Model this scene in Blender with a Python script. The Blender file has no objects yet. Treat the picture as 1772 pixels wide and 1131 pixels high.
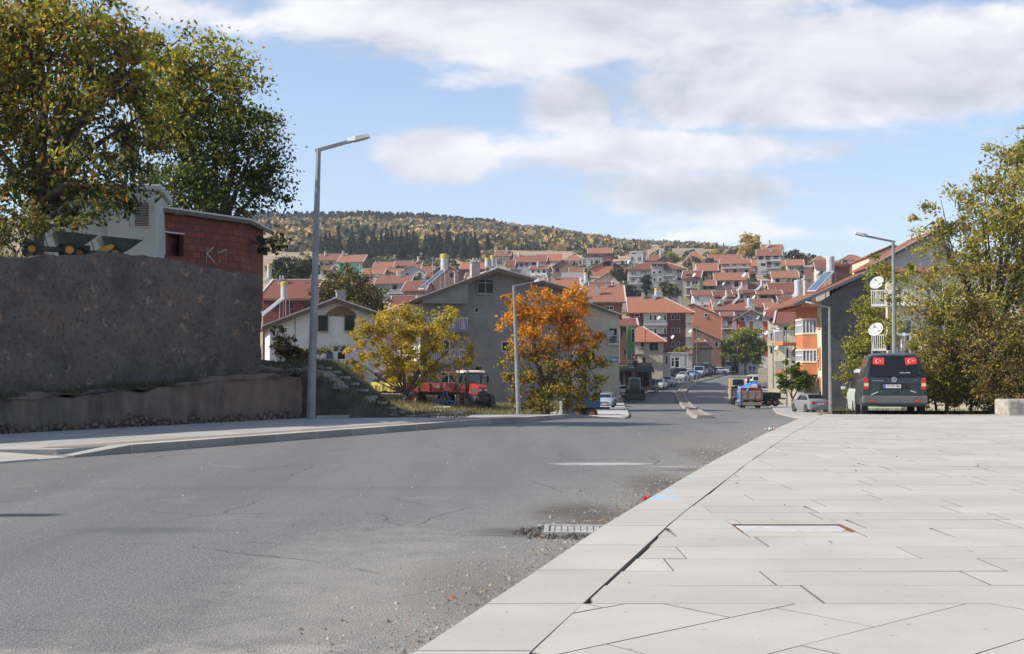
import bpy, bmesh, math, random
import numpy as np
from mathutils import Vector, Matrix, noise as mnoise
R_ = math.radians
PI = math.pi
S = bpy.context.scene
COL = S.collection
rng = random.Random(7)

# ------------------------------------------------------------------ camera, sky, sun, exposure
FPX = 2000.0                      # focal length in pixels of the 1772 px wide photograph
PITCH = math.atan(75 / FPX)
CAMZ = 1.2
cd = bpy.data.cameras.new('camera'); cam = bpy.data.objects.new('camera', cd); COL.objects.link(cam)
cam.location = (0, 0, CAMZ); cam.rotation_euler = (PI / 2 + PITCH, 0, 0)
cd.sensor_width = 36; cd.lens = FPX / 1772 * 36; cd.clip_end = 9000; cd.clip_start = .05
S.camera = cam
SUN_EL, SUN_AZ = R_(37), R_(-97)   # azimuth measured from +Y towards +X: the sun stands to the left
w = bpy.data.worlds.new('World'); S.world = w; w.use_nodes = True
sl = bpy.data.lights.new('sun', 'SUN'); so = bpy.data.objects.new('sun', sl); COL.objects.link(so)
sl.energy = 4.4; sl.angle = R_(.55); sl.color = (1, .93, .82)
sd = Vector((math.sin(SUN_AZ) * math.cos(SUN_EL), math.cos(SUN_AZ) * math.cos(SUN_EL), math.sin(SUN_EL)))
so.rotation_euler = sd.to_track_quat('Z', 'Y').to_euler(); so.location = (0, 0, 60)
S.view_settings.view_transform = 'Standard'; S.view_settings.look = 'None'
S.view_settings.exposure = .62; S.view_settings.gamma = 1
S.cycles.use_denoising = True if hasattr(S, 'cycles') else True
S.cycles.max_bounces = 6; S.cycles.transparent_max_bounces = 12

def P(px, py, y):
    """point of the world that the photograph shows at pixel px, py when it stands y metres ahead"""
    u, v = px - 886, 565.5 - py
    dx, dy, dz = u, FPX * math.cos(PITCH) - v * math.sin(PITCH), FPX * math.sin(PITCH) + v * math.cos(PITCH)
    return Vector((dx / dy * y, y, CAMZ + dz / dy * y))
def X(px, y): return P(px, 640, y).x

class NT:
    def __init__(s, t): s.t = t; s.t.nodes.clear()
    def n(s, typ, **k):
        nd = s.t.nodes.new(typ)
        for a, b in k.items():
            if a.startswith('_'): setattr(nd, a[1:], b)
            else:
                key = a.replace('__', ' ')
                key = int(key[1:]) if key[0] == 'i' and key[1:].isdigit() else key
                if isinstance(b, bpy.types.NodeSocket): s.t.links.new(b, nd.inputs[key])
                else: nd.inputs[key].default_value = b
        return nd
    def m(s, op, a, b=0.0, c=0.0, clamp=False):
        nd = s.t.nodes.new('ShaderNodeMath'); nd.operation = op; nd.use_clamp = clamp
        for i, q in enumerate((a, b, c)):
            if isinstance(q, bpy.types.NodeSocket): s.t.links.new(q, nd.inputs[i])
            else: nd.inputs[i].default_value = q
        return nd.outputs[0]
    def mix(s, f, a, b, blend='MIX'):
        nd = s.t.nodes.new('ShaderNodeMix'); nd.data_type = 'RGBA'; nd.blend_type = blend
        for k, q in ((0, f), (6, a), (7, b)):
            if isinstance(q, bpy.types.NodeSocket): s.t.links.new(q, nd.inputs[k])
            elif k == 0: nd.inputs[0].default_value = q
            else: nd.inputs[k].default_value = (*q[:3], 1)
        return nd.outputs[2]
    def ramp(s, f, stops, interp='LINEAR'):
        nd = s.t.nodes.new('ShaderNodeValToRGB'); s.t.links.new(f, nd.inputs[0]); cr = nd.color_ramp; cr.interpolation = interp
        while len(cr.elements) < len(stops): cr.elements.new(.5)
        for e, (p, c) in zip(cr.elements, stops):
            e.position = p; e.color = (*c[:3], 1) if hasattr(c, '__len__') else (c, c, c, 1)
        return nd.outputs[0]
    def noise(s, vec, scale, detail=4, rough=.55, dist=0):
        nd = s.n('ShaderNodeTexNoise', Scale=scale, Detail=detail, Roughness=rough, Distortion=dist)
        if vec is not None: s.t.links.new(vec, nd.inputs['Vector'])
        return nd.outputs[0]
    def link(s, a, b): s.t.links.new(a, b)

# world: physical sky, with broken cumulus laid out by direction
t = NT(w.node_tree)
sky = t.n('ShaderNodeTexSky'); sky.sky_type = 'NISHITA'; sky.sun_disc = False
sky.sun_elevation = SUN_EL; sky.sun_rotation = SUN_AZ; sky.altitude = 1100; sky.air_density = 1.0; sky.dust_density = 1.6; sky.ozone_density = 1.0
tc = t.n('ShaderNodeTexCoord'); sx = t.n('ShaderNodeSeparateXYZ', Vector=tc.outputs['Generated'])
gx, gy, gz = sx.outputs
ay = t.m('MAXIMUM', t.m('ABSOLUTE', gy), .05)
u = t.m('DIVIDE', gx, ay); v = t.m('DIVIDE', gz, ay)
nv = t.n('ShaderNodeCombineXYZ', X=t.m('MULTIPLY', u, 1.0), Y=t.m('MULTIPLY', v, 2.1), Z=0.3)
warp = t.noise(nv.outputs[0], 5.5, 4, .55)
big = t.noise(nv.outputs[0], 5.6, 10, .58, .25)
fine = t.noise(nv.outputs[0], 17, 7, .6)
CL = [(1000, 10, 590, 105, 1.15), (1560, 95, 520, 110, 1.25), (1270, 165, 250, 78, 1.1), (985, 180, 100, 55, .95), (1190, 258, 340, 52, .95),
      (745, 268, 125, 62, .9), (590, 285, 120, 50, .5), (1250, 335, 340, 62, .85), (1450, 395, 380, 38, .6), (980, 300, 110, 30, .5), (250, 10, 260, 90, .7), (820, 130, 120, 34, .5), (560, 330, 130, 40, .3),
      (1500, 290, 70, 26, .25), (930, 350, 60, 24, .3), (-500, 100, 500, 160, .9), (2600, 150, 600, 200, 1)]
dens = None
for (cx, cy, rx, ry, a) in CL:
    du = t.m('MULTIPLY', t.m('SUBTRACT', u, (cx - 886) / 2000), 2000 / rx)
    dv = t.m('MULTIPLY', t.m('SUBTRACT', v, (640 - cy) / 2000), 2000 / ry)
    r2 = t.m('ADD', t.m('MULTIPLY', du, du), t.m('MULTIPLY', dv, dv))
    g = t.m('MULTIPLY', t.m('POWER', 2.718, t.m('MULTIPLY', r2, -1.0)), a)
    dens = g if dens is None else t.m('MAXIMUM', dens, g)
base = t.m('ADD', dens, t.m('MULTIPLY', t.m('SUBTRACT', big, .5), 1.5))
base = t.m('ADD', base, t.m('MULTIPLY', t.m('SUBTRACT', fine, .5), .5))
mask = t.m('SMOOTHSTEP' if False else 'MULTIPLY', t.m('SUBTRACT', base, .33), 2.7, clamp=True)
mask = t.m('MULTIPLY', mask, t.m('SUBTRACT', 3.0, t.m('MULTIPLY', mask, 2)))
mask = t.m('MULTIPLY', mask, t.m('MULTIPLY', t.m('SUBTRACT', base, .33), 2.7, clamp=True))
thick = t.m('MULTIPLY', t.m('SUBTRACT', base, .62), 1.3, clamp=True)
# light on the clouds comes from the left: compare the density with a sample shifted towards the sun
nv2 = t.n('ShaderNodeCombineXYZ', X=t.m('SUBTRACT', u, .03), Y=t.m('ADD', t.m('MULTIPLY', v, 2.1), .06), Z=0.3)
big2 = t.noise(nv2.outputs[0], 5.6, 10, .58, .25)
lit = t.m('ADD', .5, t.m('MULTIPLY', t.m('SUBTRACT', big, big2), 3.2), clamp=True)
ccol = t.mix(lit, (.54, .56, .62), (1.0, .98, .98))
ccol = t.mix(t.m('MULTIPLY', thick, .45), ccol, (.60, .61, .66))
bg_sky = t.n('ShaderNodeBackground', Color=sky.outputs[0], Strength=.125)
haze_c = t.m('POWER', t.m('SUBTRACT', 1, t.m('MINIMUM', t.m('MAXIMUM', gz, 0), 1)), 6)
bg_hz = t.n('ShaderNodeBackground', Color=(.50, .60, .76, 1), Strength=.9)
mixh = t.n('ShaderNodeMixShader', Fac=t.m('ADD', t.m('MULTIPLY', haze_c, .5), .14)); t.link(bg_sky.outputs[0], mixh.inputs[1]); t.link(bg_hz.outputs[0], mixh.inputs[2])
bg_cl = t.n('ShaderNodeBackground', Color=ccol, Strength=.74)
up = t.m('MULTIPLY', gz, 20, clamp=True)
mixs = t.n('ShaderNodeMixShader', Fac=t.m('MULTIPLY', t.m('MULTIPLY', mask, .86), up)); t.link(mixh.outputs[0], mixs.inputs[1]); t.link(bg_cl.outputs[0], mixs.inputs[2])
ow = t.n('ShaderNodeOutputWorld'); t.link(mixs.outputs[0], ow.inputs[0])

# ------------------------------------------------------------------ materials
MATS = {}
def mat(name, col, col2=None, scale=3.0, rough=.85, bump=0.0, bscale=None, detail=6, lo=.35, hi=.65, metal=0, coord='Object', dirt=None, spec=.3, dist=0):
    if name in MATS: return MATS[name]
    m = bpy.data.materials.new(name); m.use_nodes = True; t = NT(m.node_tree)
    tc = t.n('ShaderNodeTexCoord'); vec = tc.outputs[coord]
    c = None
    if col2 is not None:
        f = t.noise(vec, scale, detail, .6, dist); c = t.ramp(f, [(lo, col), (hi, col2)])
        if dirt:   # (colour, scale, threshold)
            f2 = t.noise(vec, dirt[1], 6, .65); fm = t.ramp(f2, [(dirt[2], 0.0), (dirt[2] + .08, 1.0)]); c = t.mix(fm, c, dirt[0])
    b = t.n('ShaderNodeBsdfPrincipled', Roughness=rough, Metallic=metal)
    b.inputs['Specular IOR Level'].default_value = spec
    if c is not None: t.link(c, b.inputs['Base Color'])
    else: b.inputs['Base Color'].default_value = (*col[:3], 1)
    if bump:
        f3 = t.noise(vec, bscale or scale * 4, 6, .6); bp = t.n('ShaderNodeBump', Strength=bump, Distance=.02, Height=f3); t.link(bp.outputs[0], b.inputs['Normal'])
    o = t.n('ShaderNodeOutputMaterial'); t.link(b.outputs[0], o.inputs[0]); MATS[name] = m; return m

def brickmat(name, c1, c2, mortar, w=.3, h=.2, ms=.02, rough=.85, bump=.4, offset=.5, patch=None, var=.5):
    if name in MATS: return MATS[name]
    m = bpy.data.materials.new(name); m.use_nodes = True; t = NT(m.node_tree)
    tc = t.n('ShaderNodeTexCoord'); uv = tc.outputs['UV']
    br = t.n('ShaderNodeTexBrick', Vector=uv, Color1=(*c1, 1), Color2=(*c2, 1), Mortar=(*mortar, 1), Scale=1.0, Mortar__Size=ms, Mortar__Smooth=.2, Bias=0.0, Brick__Width=w, Row__Height=h)
    br.offset = offset
    f = t.noise(tc.outputs['Object'], 1.3, 5, .65); f2 = t.noise(tc.outputs['Object'], 9, 4, .6)
    c = t.mix(t.m('MULTIPLY', t.m('SUBTRACT', f, .35), var * 2, clamp=True), br.outputs[0], tuple(q * .55 for q in c1), 'MIX')
    c = t.mix(t.m('MULTIPLY', f2, .35), c, tuple(min(1, q * 1.5) for q in c2))
    if patch: c = t.mix(t.ramp(f, [(patch[1], 0.0), (patch[1] + .05, 1.0)]), c, patch[0])
    b = t.n('ShaderNodeBsdfPrincipled', Roughness=rough); t.link(c, b.inputs['Base Color']); b.inputs['Specular IOR Level'].default_value = .25
    if bump:
        bp = t.n('ShaderNodeBump', Strength=bump, Distance=.02, Height=t.m('SUBTRACT', 1, br.outputs[1])); t.link(bp.outputs[0], b.inputs['Normal'])
    o = t.n('ShaderNodeOutputMaterial'); t.link(b.outputs[0], o.inputs[0]); MATS[name] = m; return m

def leafmat(name, trans=.42, rough=.6):
    if name in MATS: return MATS[name]
    m = bpy.data.materials.new(name); m.use_nodes = True; t = NT(m.node_tree)
    at = t.n('ShaderNodeAttribute'); at.attribute_name = 'Col'
    b = t.n('ShaderNodeBsdfPrincipled', Roughness=rough); b.inputs['Specular IOR Level'].default_value = .3; t.link(at.outputs[0], b.inputs['Base Color'])
    tr = t.n('ShaderNodeBsdfTranslucent'); t.link(t.mix(.5, at.outputs[0], t.mix(1.0, at.outputs[0], (1.7, 1.6, .6), 'MULTIPLY')), tr.inputs[0])
    mx = t.n('ShaderNodeMixShader', Fac=trans); t.link(b.outputs[0], mx.inputs[1]); t.link(tr.outputs[0], mx.inputs[2])
    o = t.n('ShaderNodeOutputMaterial'); t.link(mx.outputs[0], o.inputs[0]); MATS[name] = m; return m

def glassmat(name, col=(.03, .035, .045), rough=.06, spec=.6):
    return mat(name, col, rough=rough, spec=spec)

LEAF = leafmat('leaf'); LEAF_D = leafmat('needle', .08, .7)
BARK = mat('bark', (.05, .04, .03), (.14, .115, .09), 6, .95, .6, 20)
BARK_G = mat('pale_bark', (.12, .105, .09), (.24, .21, .18), 6, .95, .6, 20)
CONC = mat('concrete', (.30, .29, .27), (.42, .41, .39), 2.5, .9, .25, 30, dirt=((.2, .19, .18), .8, .6))
STEELPOLE = mat('galvanised_steel', (.20, .205, .21), (.29, .295, .30), 3, .6, metal=.25, spec=.4)
PANE = glassmat('window_glass', (.010, .012, .016), .15, .18); PANE_L = mat('curtained_glass', (.10, .12, .15), (.3, .32, .35), 1.5, .15, spec=.6, lo=.45, hi=.6); DARKHOLE = mat('dark_interior', (.012, .012, .014))
WHITEF = mat('white_frame', (.72, .72, .72), rough=.5); GREYF = mat('grey_frame', (.2, .2, .21), rough=.6); WOODF = mat('old_wood', (.09, .065, .045), (.17, .13, .1), 8, .8)
TILE = brickmat('clay_tiles', (.29, .12, .07), (.215, .082, .05), (.10, .042, .03), .24, .36, .035, bump=.7, offset=0, var=.25)
TILE_D = brickmat('old_clay_tiles', (.25, .092, .058), (.18, .066, .045), (.08, .035, .03), .24, .36, .04, bump=.7, offset=0, var=.35)
TILE_O = brickmat('orange_clay_tiles', (.385, .17, .10), (.30, .125, .072), (.18, .07, .045), .24, .36, .035, bump=.7, offset=0, var=.2)
SHEETROOF = mat('grey_sheet_roof', (.16, .16, .165), (.25, .25, .25), 2, .6)
MORTAR = mat('mortar_verge', (.42, .36, .32), (.55, .5, .46), 4, .9)
BRICK = brickmat('red_hollow_brick', (.27, .08, .05), (.14, .045, .034), (.07, .045, .04), .3, .2, .022, var=.3)
BRICK_D = brickmat('dull_brick', (.24, .11, .08), (.18, .09, .07), (.17, .15, .13), .3, .2, .03)
BRICK_O = brickmat('orange_hollow_brick', (.50, .20, .11), (.42, .165, .09), (.34, .22, .15), .3, .2, .02)
RED_PAINT = mat('red_paint', (.45, .04, .03), (.5, .06, .04), 5, .5)
PL = {}
for k, c, c2 in [('grey', (.20, .195, .185), (.27, .262, .25)), ('dgrey', (.155, .15, .142), (.205, .198, .187)), ('white', (.55, .54, .52), (.68, .67, .65)), ('cream', (.52, .46, .34), (.62, .56, .43)),
                 ('beige', (.44, .40, .33), (.55, .50, .42)), ('pink', (.50, .30, .29), (.60, .39, .37)), ('olive', (.25, .235, .16), (.32, .30, .21)), ('maroon', (.085, .035, .035), (.115, .048, .045)),
                 ('yellow', (.62, .50, .22), (.72, .60, .30)), ('turq', (.06, .30, .28), (.12, .40, .37)), ('orange', (.54, .21, .095), (.61, .26, .125)), ('peach', (.60, .42, .30), (.70, .52, .40)),
                 ('green', (.10, .22, .10), (.14, .28, .13)), ('lgrey', (.34, .33, .32), (.44, .43, .41)), ('brown', (.17, .11, .08), (.24, .16, .12)), ('dred', (.13, .04, .045), (.17, .055, .06))]:
    PL[k] = mat('plaster_' + k, c, c2, 1.1, .9, .15, 25, dirt=(tuple(q * .6 for q in c), .55, .62))
PL['brick'] = BRICK; PL['dbrick'] = BRICK_D; PL['obrick'] = BRICK_O
TILE2 = brickmat('weathered_tiles', (.30, .125, .07), (.22, .09, .055), (.09, .042, .035), .24, .36, .035, bump=.7, offset=0, var=.5, patch=((.20, .13, .10), .60)); TILE3 = brickmat('salmon_tiles', (.37, .165, .095), (.28, .12, .07), (.14, .06, .045), .24, .36, .035, bump=.7, offset=0, var=.4, patch=((.26, .12, .085), .58))
TL = {'2': TILE2, '3': TILE3, 't': TILE, 'd': TILE_D, 'o': TILE_O, 's': SHEETROOF}
BLACK = mat('black_rubber', (.018, .018, .019), (.035, .034, .033), 12, .85); METAL_D = mat('dark_metal', (.05, .05, .055), (.09, .085, .08), 8, .6); CHROME = mat('bright_metal', (.6, .6, .62), rough=.25, metal=.9)
STEEL = mat('pale_metal', (.45, .45, .46), (.55, .55, .56), 6, .45, metal=.3)
def paint(name, c, rough=.28):
    if name in MATS: return MATS[name]
    m = mat(name, tuple(q * .88 for q in c), c, 2.2, rough, spec=.5); return m

# ------------------------------------------------------------------ mesh helpers
def tag(o, label=None, cat=None, group=None, kind=None):
    if label: o['label'] = label
    if cat: o['category'] = cat
    if group: o['group'] = group
    if kind: o['kind'] = kind
    return o
def empty(name, loc=(0, 0, 0), rz=0, label=None, cat=None, group=None):
    o = bpy.data.objects.new(name, None); COL.objects.link(o); o.location = loc; o.rotation_euler = (0, 0, rz); o.empty_display_size = .3
    return tag(o, label, cat, group)

class MB:
    def __init__(s): s.v = []; s.f = []; s.mi = []; s.mats = []; s.cur = 0
    def use(s, m):
        if m not in s.mats: s.mats.append(m)
        s.cur = s.mats.index(m); return s
    def add(s, vs, fs):
        b = len(s.v); s.v += [tuple(q) for q in vs]; s.f += [tuple(b + i for i in f) for f in fs]; s.mi += [s.cur] * len(fs); return s
    def box(s, x0, x1, y0, y1, z0, z1, M=None):
        vs = [Vector((x, y, z)) for z in (z0, z1) for y in (y0, y1) for x in (x0, x1)]
        if M is not None: vs = [M @ q for q in vs]
        return s.add(vs, [(0, 2, 3, 1), (4, 5, 7, 6), (0, 1, 5, 4), (2, 6, 7, 3), (0, 4, 6, 2), (1, 3, 7, 5)])
    def quad(s, a, b, c, d): return s.add([a, b, c, d], [(0, 1, 2, 3)])
    def poly(s, pts): return s.add(pts, [tuple(range(len(pts)))])
    def cyl(s, p0, p1, r0, r1=None, n=12, caps=True):
        p0, p1 = Vector(p0), Vector(p1); r1 = r0 if r1 is None else r1
        ax = (p1 - p0).normalized(); a = ax.orthogonal().normalized(); b = ax.cross(a)
        vs = []
        for p, r in ((p0, r0), (p1, r1)):
            for i in range(n):
                th = 2 * PI * i / n; vs.append(p + (a * math.cos(th) + b * math.sin(th)) * r)
        fs = [(i, (i + 1) % n, n + (i + 1) % n, n + i) for i in range(n)]
        if caps: fs += [tuple(range(n - 1, -1, -1)), tuple(range(n, 2 * n))]
        return s.add(vs, fs)
    def tube(s, pts, rs, n=8, caps=True):
        pts = [Vector(p) for p in pts]; k = len(pts)
        if not hasattr(rs, '__len__'): rs = [rs] * k
        vs = []; a = None
        for i, p in enumerate(pts):
            d = (pts[min(i + 1, k - 1)] - pts[max(i - 1, 0)]).normalized()
            if a is None: a = d.orthogonal().normalized()
            else: a = (a - d * a.dot(d)).normalized()
            b = d.cross(a)
            for j in range(n):
                th = 2 * PI * j / n; vs.append(p + (a * math.cos(th) + b * math.sin(th)) * rs[i])
        fs = [(i * n + j, i * n + (j + 1) % n, (i + 1) * n + (j + 1) % n, (i + 1) * n + j) for i in range(k - 1) for j in range(n)]
        if caps: fs += [tuple(range(n - 1, -1, -1)), tuple((k - 1) * n + j for j in range(n))]
        return s.add(vs, fs)
    def bar(s, p, q, wd=.1, ht=.1):
        p, q = Vector(p), Vector(q); d = (q - p).normalized(); up = Vector((0, 0, 1)) if abs(d.z) < .95 else Vector((0, 1, 0))
        sd_ = d.cross(up).normalized(); up = sd_.cross(d)
        vs = [e + sd_ * (i * wd / 2) + up * (j * ht / 2) for e in (p, q) for (i, j) in ((-1, -1), (1, -1), (1, 1), (-1, 1))]
        return s.add(vs, [(0, 1, 2, 3), (7, 6, 5, 4), (0, 4, 5, 1), (1, 5, 6, 2), (2, 6, 7, 3), (3, 7, 4, 0)])
    def slab(s, top, th):
        """top: 3 or 4 points counter-clockwise seen from above; thickened downwards"""
        n = len(top); top = [Vector(q) for q in top]; lo = [q - Vector((0, 0, th)) for q in top]
        return s.add(top + lo, [tuple(range(n)), tuple(range(2 * n - 1, n - 1, -1))] + [(i, n + i, n + (i + 1) % n, (i + 1) % n) for i in range(n)])
    def prism(s, outline, axis, a0, a1):
        """extrude a 2-D outline along axis 'x' (outline in y,z) or 'y' (x,z) or 'z' (x,y)"""
        def pt(q, a): return (a, q[0], q[1]) if axis == 'x' else ((q[0], a, q[1]) if axis == 'y' else (q[0], q[1], a))
        n = len(outline); vs = [pt(q, a0) for q in outline] + [pt(q, a1) for q in outline]
        return s.add(vs, [tuple(range(n - 1, -1, -1)), tuple(range(n, 2 * n))] + [(i, (i + 1) % n, n + (i + 1) % n, n + i) for i in range(n)])
    def lathe(s, prof, c=(0, 0, 0), n=16, axis='z', caps=True):
        vs = []; k = len(prof)
        for (r, h) in prof:
            for j in range(n):
                th = 2 * PI * j / n; a, b = r * math.cos(th), r * math.sin(th)
                q = (a, b, h) if axis == 'z' else ((h, a, b) if axis == 'x' else (b, h, a))
                vs.append((q[0] + c[0], q[1] + c[1], q[2] + c[2]))
        fs = [(i * n + j, i * n + (j + 1) % n, (i + 1) * n + (j + 1) % n, (i + 1) * n + j) for i in range(k - 1) for j in range(n)]
        if caps: fs += [tuple(range(n - 1, -1, -1)), tuple((k - 1) * n + j for j in range(n))]
        return s.add(vs, fs)
    def build(s, name, mt=None, parent=None, smooth=False, bevel=0, swap=False, label=None, fix=True, loc=None):
        me = bpy.data.meshes.new(name); me.from_pydata(s.v, [], s.f)
        ms = s.mats or [mt]
        for q in ms: me.materials.append(q)
        if len(ms) > 1: me.polygons.foreach_set('material_index', s.mi)
        if fix:
            bm = bmesh.new(); bm.from_mesh(me); bmesh.ops.recalc_face_normals(bm, faces=bm.faces); bm.to_mesh(me); bm.free()
        uv = me.uv_layers.new(name='UVMap'); V = me.vertices
        for p in me.polygons:
            nx, ny, nz = abs(p.normal.x), abs(p.normal.y), abs(p.normal.z)
            for li in p.loop_indices:
                c = V[me.loops[li].vertex_index].co
                if nz > .35: q = (c.y, c.x) if swap else (c.x, c.y)
                elif nx > ny: q = (c.y, c.z)
                else: q = (c.x, c.z)
                uv.data[li].uv = q
        if smooth: me.polygons.foreach_set('use_smooth', [True] * len(me.polygons))
        o = bpy.data.objects.new(name, me); COL.objects.link(o)
        if parent: o.parent = parent
        if bevel:
            md = o.modifiers.new('b', 'BEVEL'); md.width = bevel; md.segments = 2; md.limit_method = 'ANGLE'; md.angle_limit = R_(40)
        if label: o['label'] = label
        if loc: o.location = loc
        return o

def copy_tree(o, parent=None):
    c = o.copy(); COL.objects.link(c)
    if parent: c.parent = parent
    for ch in list(o.children): copy_tree(ch, c)
    return c

def text_mesh(name, body, size, mt, parent, M, extrude=.004, align='CENTER'):
    cu = bpy.data.curves.new('t', 'FONT'); cu.body = body; cu.size = size; cu.extrude = extrude; cu.align_x = align; cu.align_y = 'CENTER'
    tmp = bpy.data.objects.new('t', cu); COL.objects.link(tmp)
    dg = bpy.context.evaluated_depsgraph_get(); me = bpy.data.meshes.new_from_object(tmp.evaluated_get(dg)); bpy.data.objects.remove(tmp)
    me.materials.clear(); me.materials.append(mt); me.transform(M)
    o = bpy.data.objects.new(name, me); COL.objects.link(o); o.parent = parent; return o

def fast_mesh(name, V, F, mt, parent=None, col=None, smooth=False):
    """V (n,3) array, F (m,k) array; col: (m,3) per-face colour"""
    me = bpy.data.meshes.new(name); n, m, k = len(V), len(F), F.shape[1]
    me.vertices.add(n); me.vertices.foreach_set('co', np.ascontiguousarray(V, dtype=np.float32).ravel())
    me.loops.add(m * k); me.loops.foreach_set('vertex_index', np.ascontiguousarray(F, dtype=np.int32).ravel())
    me.polygons.add(m); me.polygons.foreach_set('loop_start', np.arange(0, m * k, k, dtype=np.int32))
    try: me.polygons.foreach_set('loop_total', np.full(m, k, dtype=np.int32))
    except Exception: pass
    if smooth: me.polygons.foreach_set('use_smooth', np.ones(m, dtype=bool))
    if col is not None:
        a = me.attributes.new('Col', 'FLOAT_COLOR', 'CORNER'); c4 = np.ones((m * k, 4), dtype=np.float32); c4[:, :3] = np.repeat(col, k, axis=0); a.data.foreach_set('color', c4.ravel())
    me.materials.append(mt); me.update(calc_edges=True); me.validate()
    o = bpy.data.objects.new(name, me); COL.objects.link(o)
    if parent: o.parent = parent
    return o

def leaves_at(C, size, g, aspect=.55, droop=.0):
    """one folded leaf (two tris as a quad) per centre; returns V, F"""
    n = len(C); d = g.normal(size=(n, 3)); d[:, 2] -= droop; d /= np.linalg.norm(d, axis=1)[:, None]
    e = g.normal(size=(n, 3)); e -= (e * d).sum(1)[:, None] * d; e /= np.linalg.norm(e, axis=1)[:, None]
    sz = (size * g.uniform(.6, 1.35, n))[:, None]
    nn = np.cross(d, e)
    V = np.stack([C - d * sz * .5, C + e * sz * aspect * .5 + nn * sz * .12, C + d * sz * .5, C - e * sz * aspect * .5 + nn * sz * .12], axis=1).reshape(-1, 3)
    return V, np.arange(4 * n).reshape(n, 4)

def pal(colors, n, g, jitter=.18):
    """colors: list of (weight, rgb)"""
    wts = np.array([c[0] for c in colors], float); wts /= wts.sum(); idx = g.choice(len(colors), n, p=wts)
    c = np.array([q[1] for q in colors])[idx] * g.uniform(1 - jitter, 1 + jitter, (n, 1)) * g.uniform(.93, 1.07, (n, 3)); return c

def blob_points(blobs, n, clusters, g, spread=.16, shell=.55):
    """clumped points inside ellipsoids [(cx,cy,cz,rx,ry,rz)]; returns points, cluster id, cluster centres"""
    B = np.array(blobs, float); vol = B[:, 3] * B[:, 4] * B[:, 5]; p = vol ** .8; p /= p.sum()
    bi = g.choice(len(B), clusters, p=p); d = g.normal(size=(clusters, 3)); d /= np.linalg.norm(d, axis=1)[:, None]
    r = g.uniform(shell ** 3, 1.0, clusters) ** (1 / 3); Cc = B[bi, :3] + d * r[:, None] * B[bi, 3:6]
    ci = g.integers(0, clusters, n); sc = B[bi[ci], 3:6].mean(1)[:, None] * spread * g.uniform(.5, 1.5, (clusters, 1))[ci]
    pts = Cc[ci] + g.normal(size=(n, 3)) * sc * np.array([1, 1, .75])
    return pts, ci, Cc

def tree(name, label, cat, base, blobs, n, leaf, palette, clusters=120, seed=1, trunk_r=.18, bark=None, spread=.16, shell=.5, group=None, twigs=.5, top_pal=None, top_z=None, fork=.35, droop=.3, aspect=.55, low=None, clump_var=.25, bare=0):
    """base: world point of the trunk foot; blobs in local metres above it"""
    g = np.random.default_rng(seed); rr = random.Random(seed)
    root = empty(name, base, 0, label, cat, group)
    pts, ci, Cc = blob_points(blobs, n, clusters, g, spread, shell)
    V, F = leaves_at(pts, leaf, g, aspect, droop); col = pal(palette, n, g)
    if top_pal is not None:
        z0, z1 = top_z; pr = np.clip((pts[:, 2] - z0) / (z1 - z0), 0, 1) + g.normal(size=n) * .12 + (g.normal(size=clusters) * .22)[ci]
        m = pr > .5; c2 = pal(top_pal, n, g); col[m] = c2[m]
    col *= (1 + g.uniform(-clump_var, clump_var, (clusters, 1)))[ci]
    fast_mesh('crown', V, F, LEAF, root, np.clip(col, 0, 1))
    mb = MB(); bx = [b[0] for b in blobs]; bz = [b[2] for b in blobs]
    top = Vector((sum(bx) / len(bx) * .4, 0, sum(bz) / len(bz))); fk = Vector((top.x * .3 + rr.uniform(-.1, .1), 0, top.z * fork))
    mb.tube([(0, 0, -.4), (rr.uniform(-.05, .05), 0, fk.z * .5), fk], [trunk_r * 1.25, trunk_r, trunk_r * .85], 9)
    limbs = []
    for b in blobs:
        e = Vector(b[:3]); mid = fk.lerp(e, .5) + Vector((rr.uniform(-.3, .3), rr.uniform(-.3, .3), rr.uniform(0, .4))) * (e - fk).length * .2
        ks = min(1, (b[3] + b[5]) / 1.6); mb.tube([fk, mid, e], [trunk_r * .7 * ks, trunk_r * .4 * ks, trunk_r * .12 * ks], 7); limbs.append((fk, mid, e))
    order = list(range(clusters)); rr.shuffle(order)
    for i in order[:int(clusters * twigs)]:
        c = Vector(Cc[i]); best = None
        for (a, m_, e) in limbs:
            for k in (.3, .6, .9, 1.2, 1.5, 1.8, 2.0):
                q = a.lerp(m_, min(k, 1)) if k <= 1 else m_.lerp(e, k - 1)
                dd = (q - c).length
                if best is None or dd < best[0]: best = (dd, q)
        q = best[1]; md = q.lerp(c, .55) + Vector((rr.uniform(-1, 1), rr.uniform(-1, 1), rr.uniform(-.6, .6))) * best[0] * .12
        out = c + (c - q) * .12 + Vector((0, 0, best[0] * .1))
        mb.tube([q, md, out], [trunk_r * .17, trunk_r * .09, trunk_r * .03], 5, False)
        for k in range(bare):
            a = md.lerp(out, rr.uniform(.1, .9)); dv = Vector((rr.gauss(0, 1), rr.gauss(0, 1), rr.gauss(.2, .8))).normalized() * best[0] * rr.uniform(.2, .45)
            mb.tube([a, a + dv * .5 + Vector((rr.gauss(0, .05), 0, rr.gauss(0, .05))), a + dv], [trunk_r * .07, trunk_r * .05, trunk_r * .02], 4, False)
    mb.build('trunk', bark or BARK, root, smooth=True, fix=False)
    return root
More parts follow.
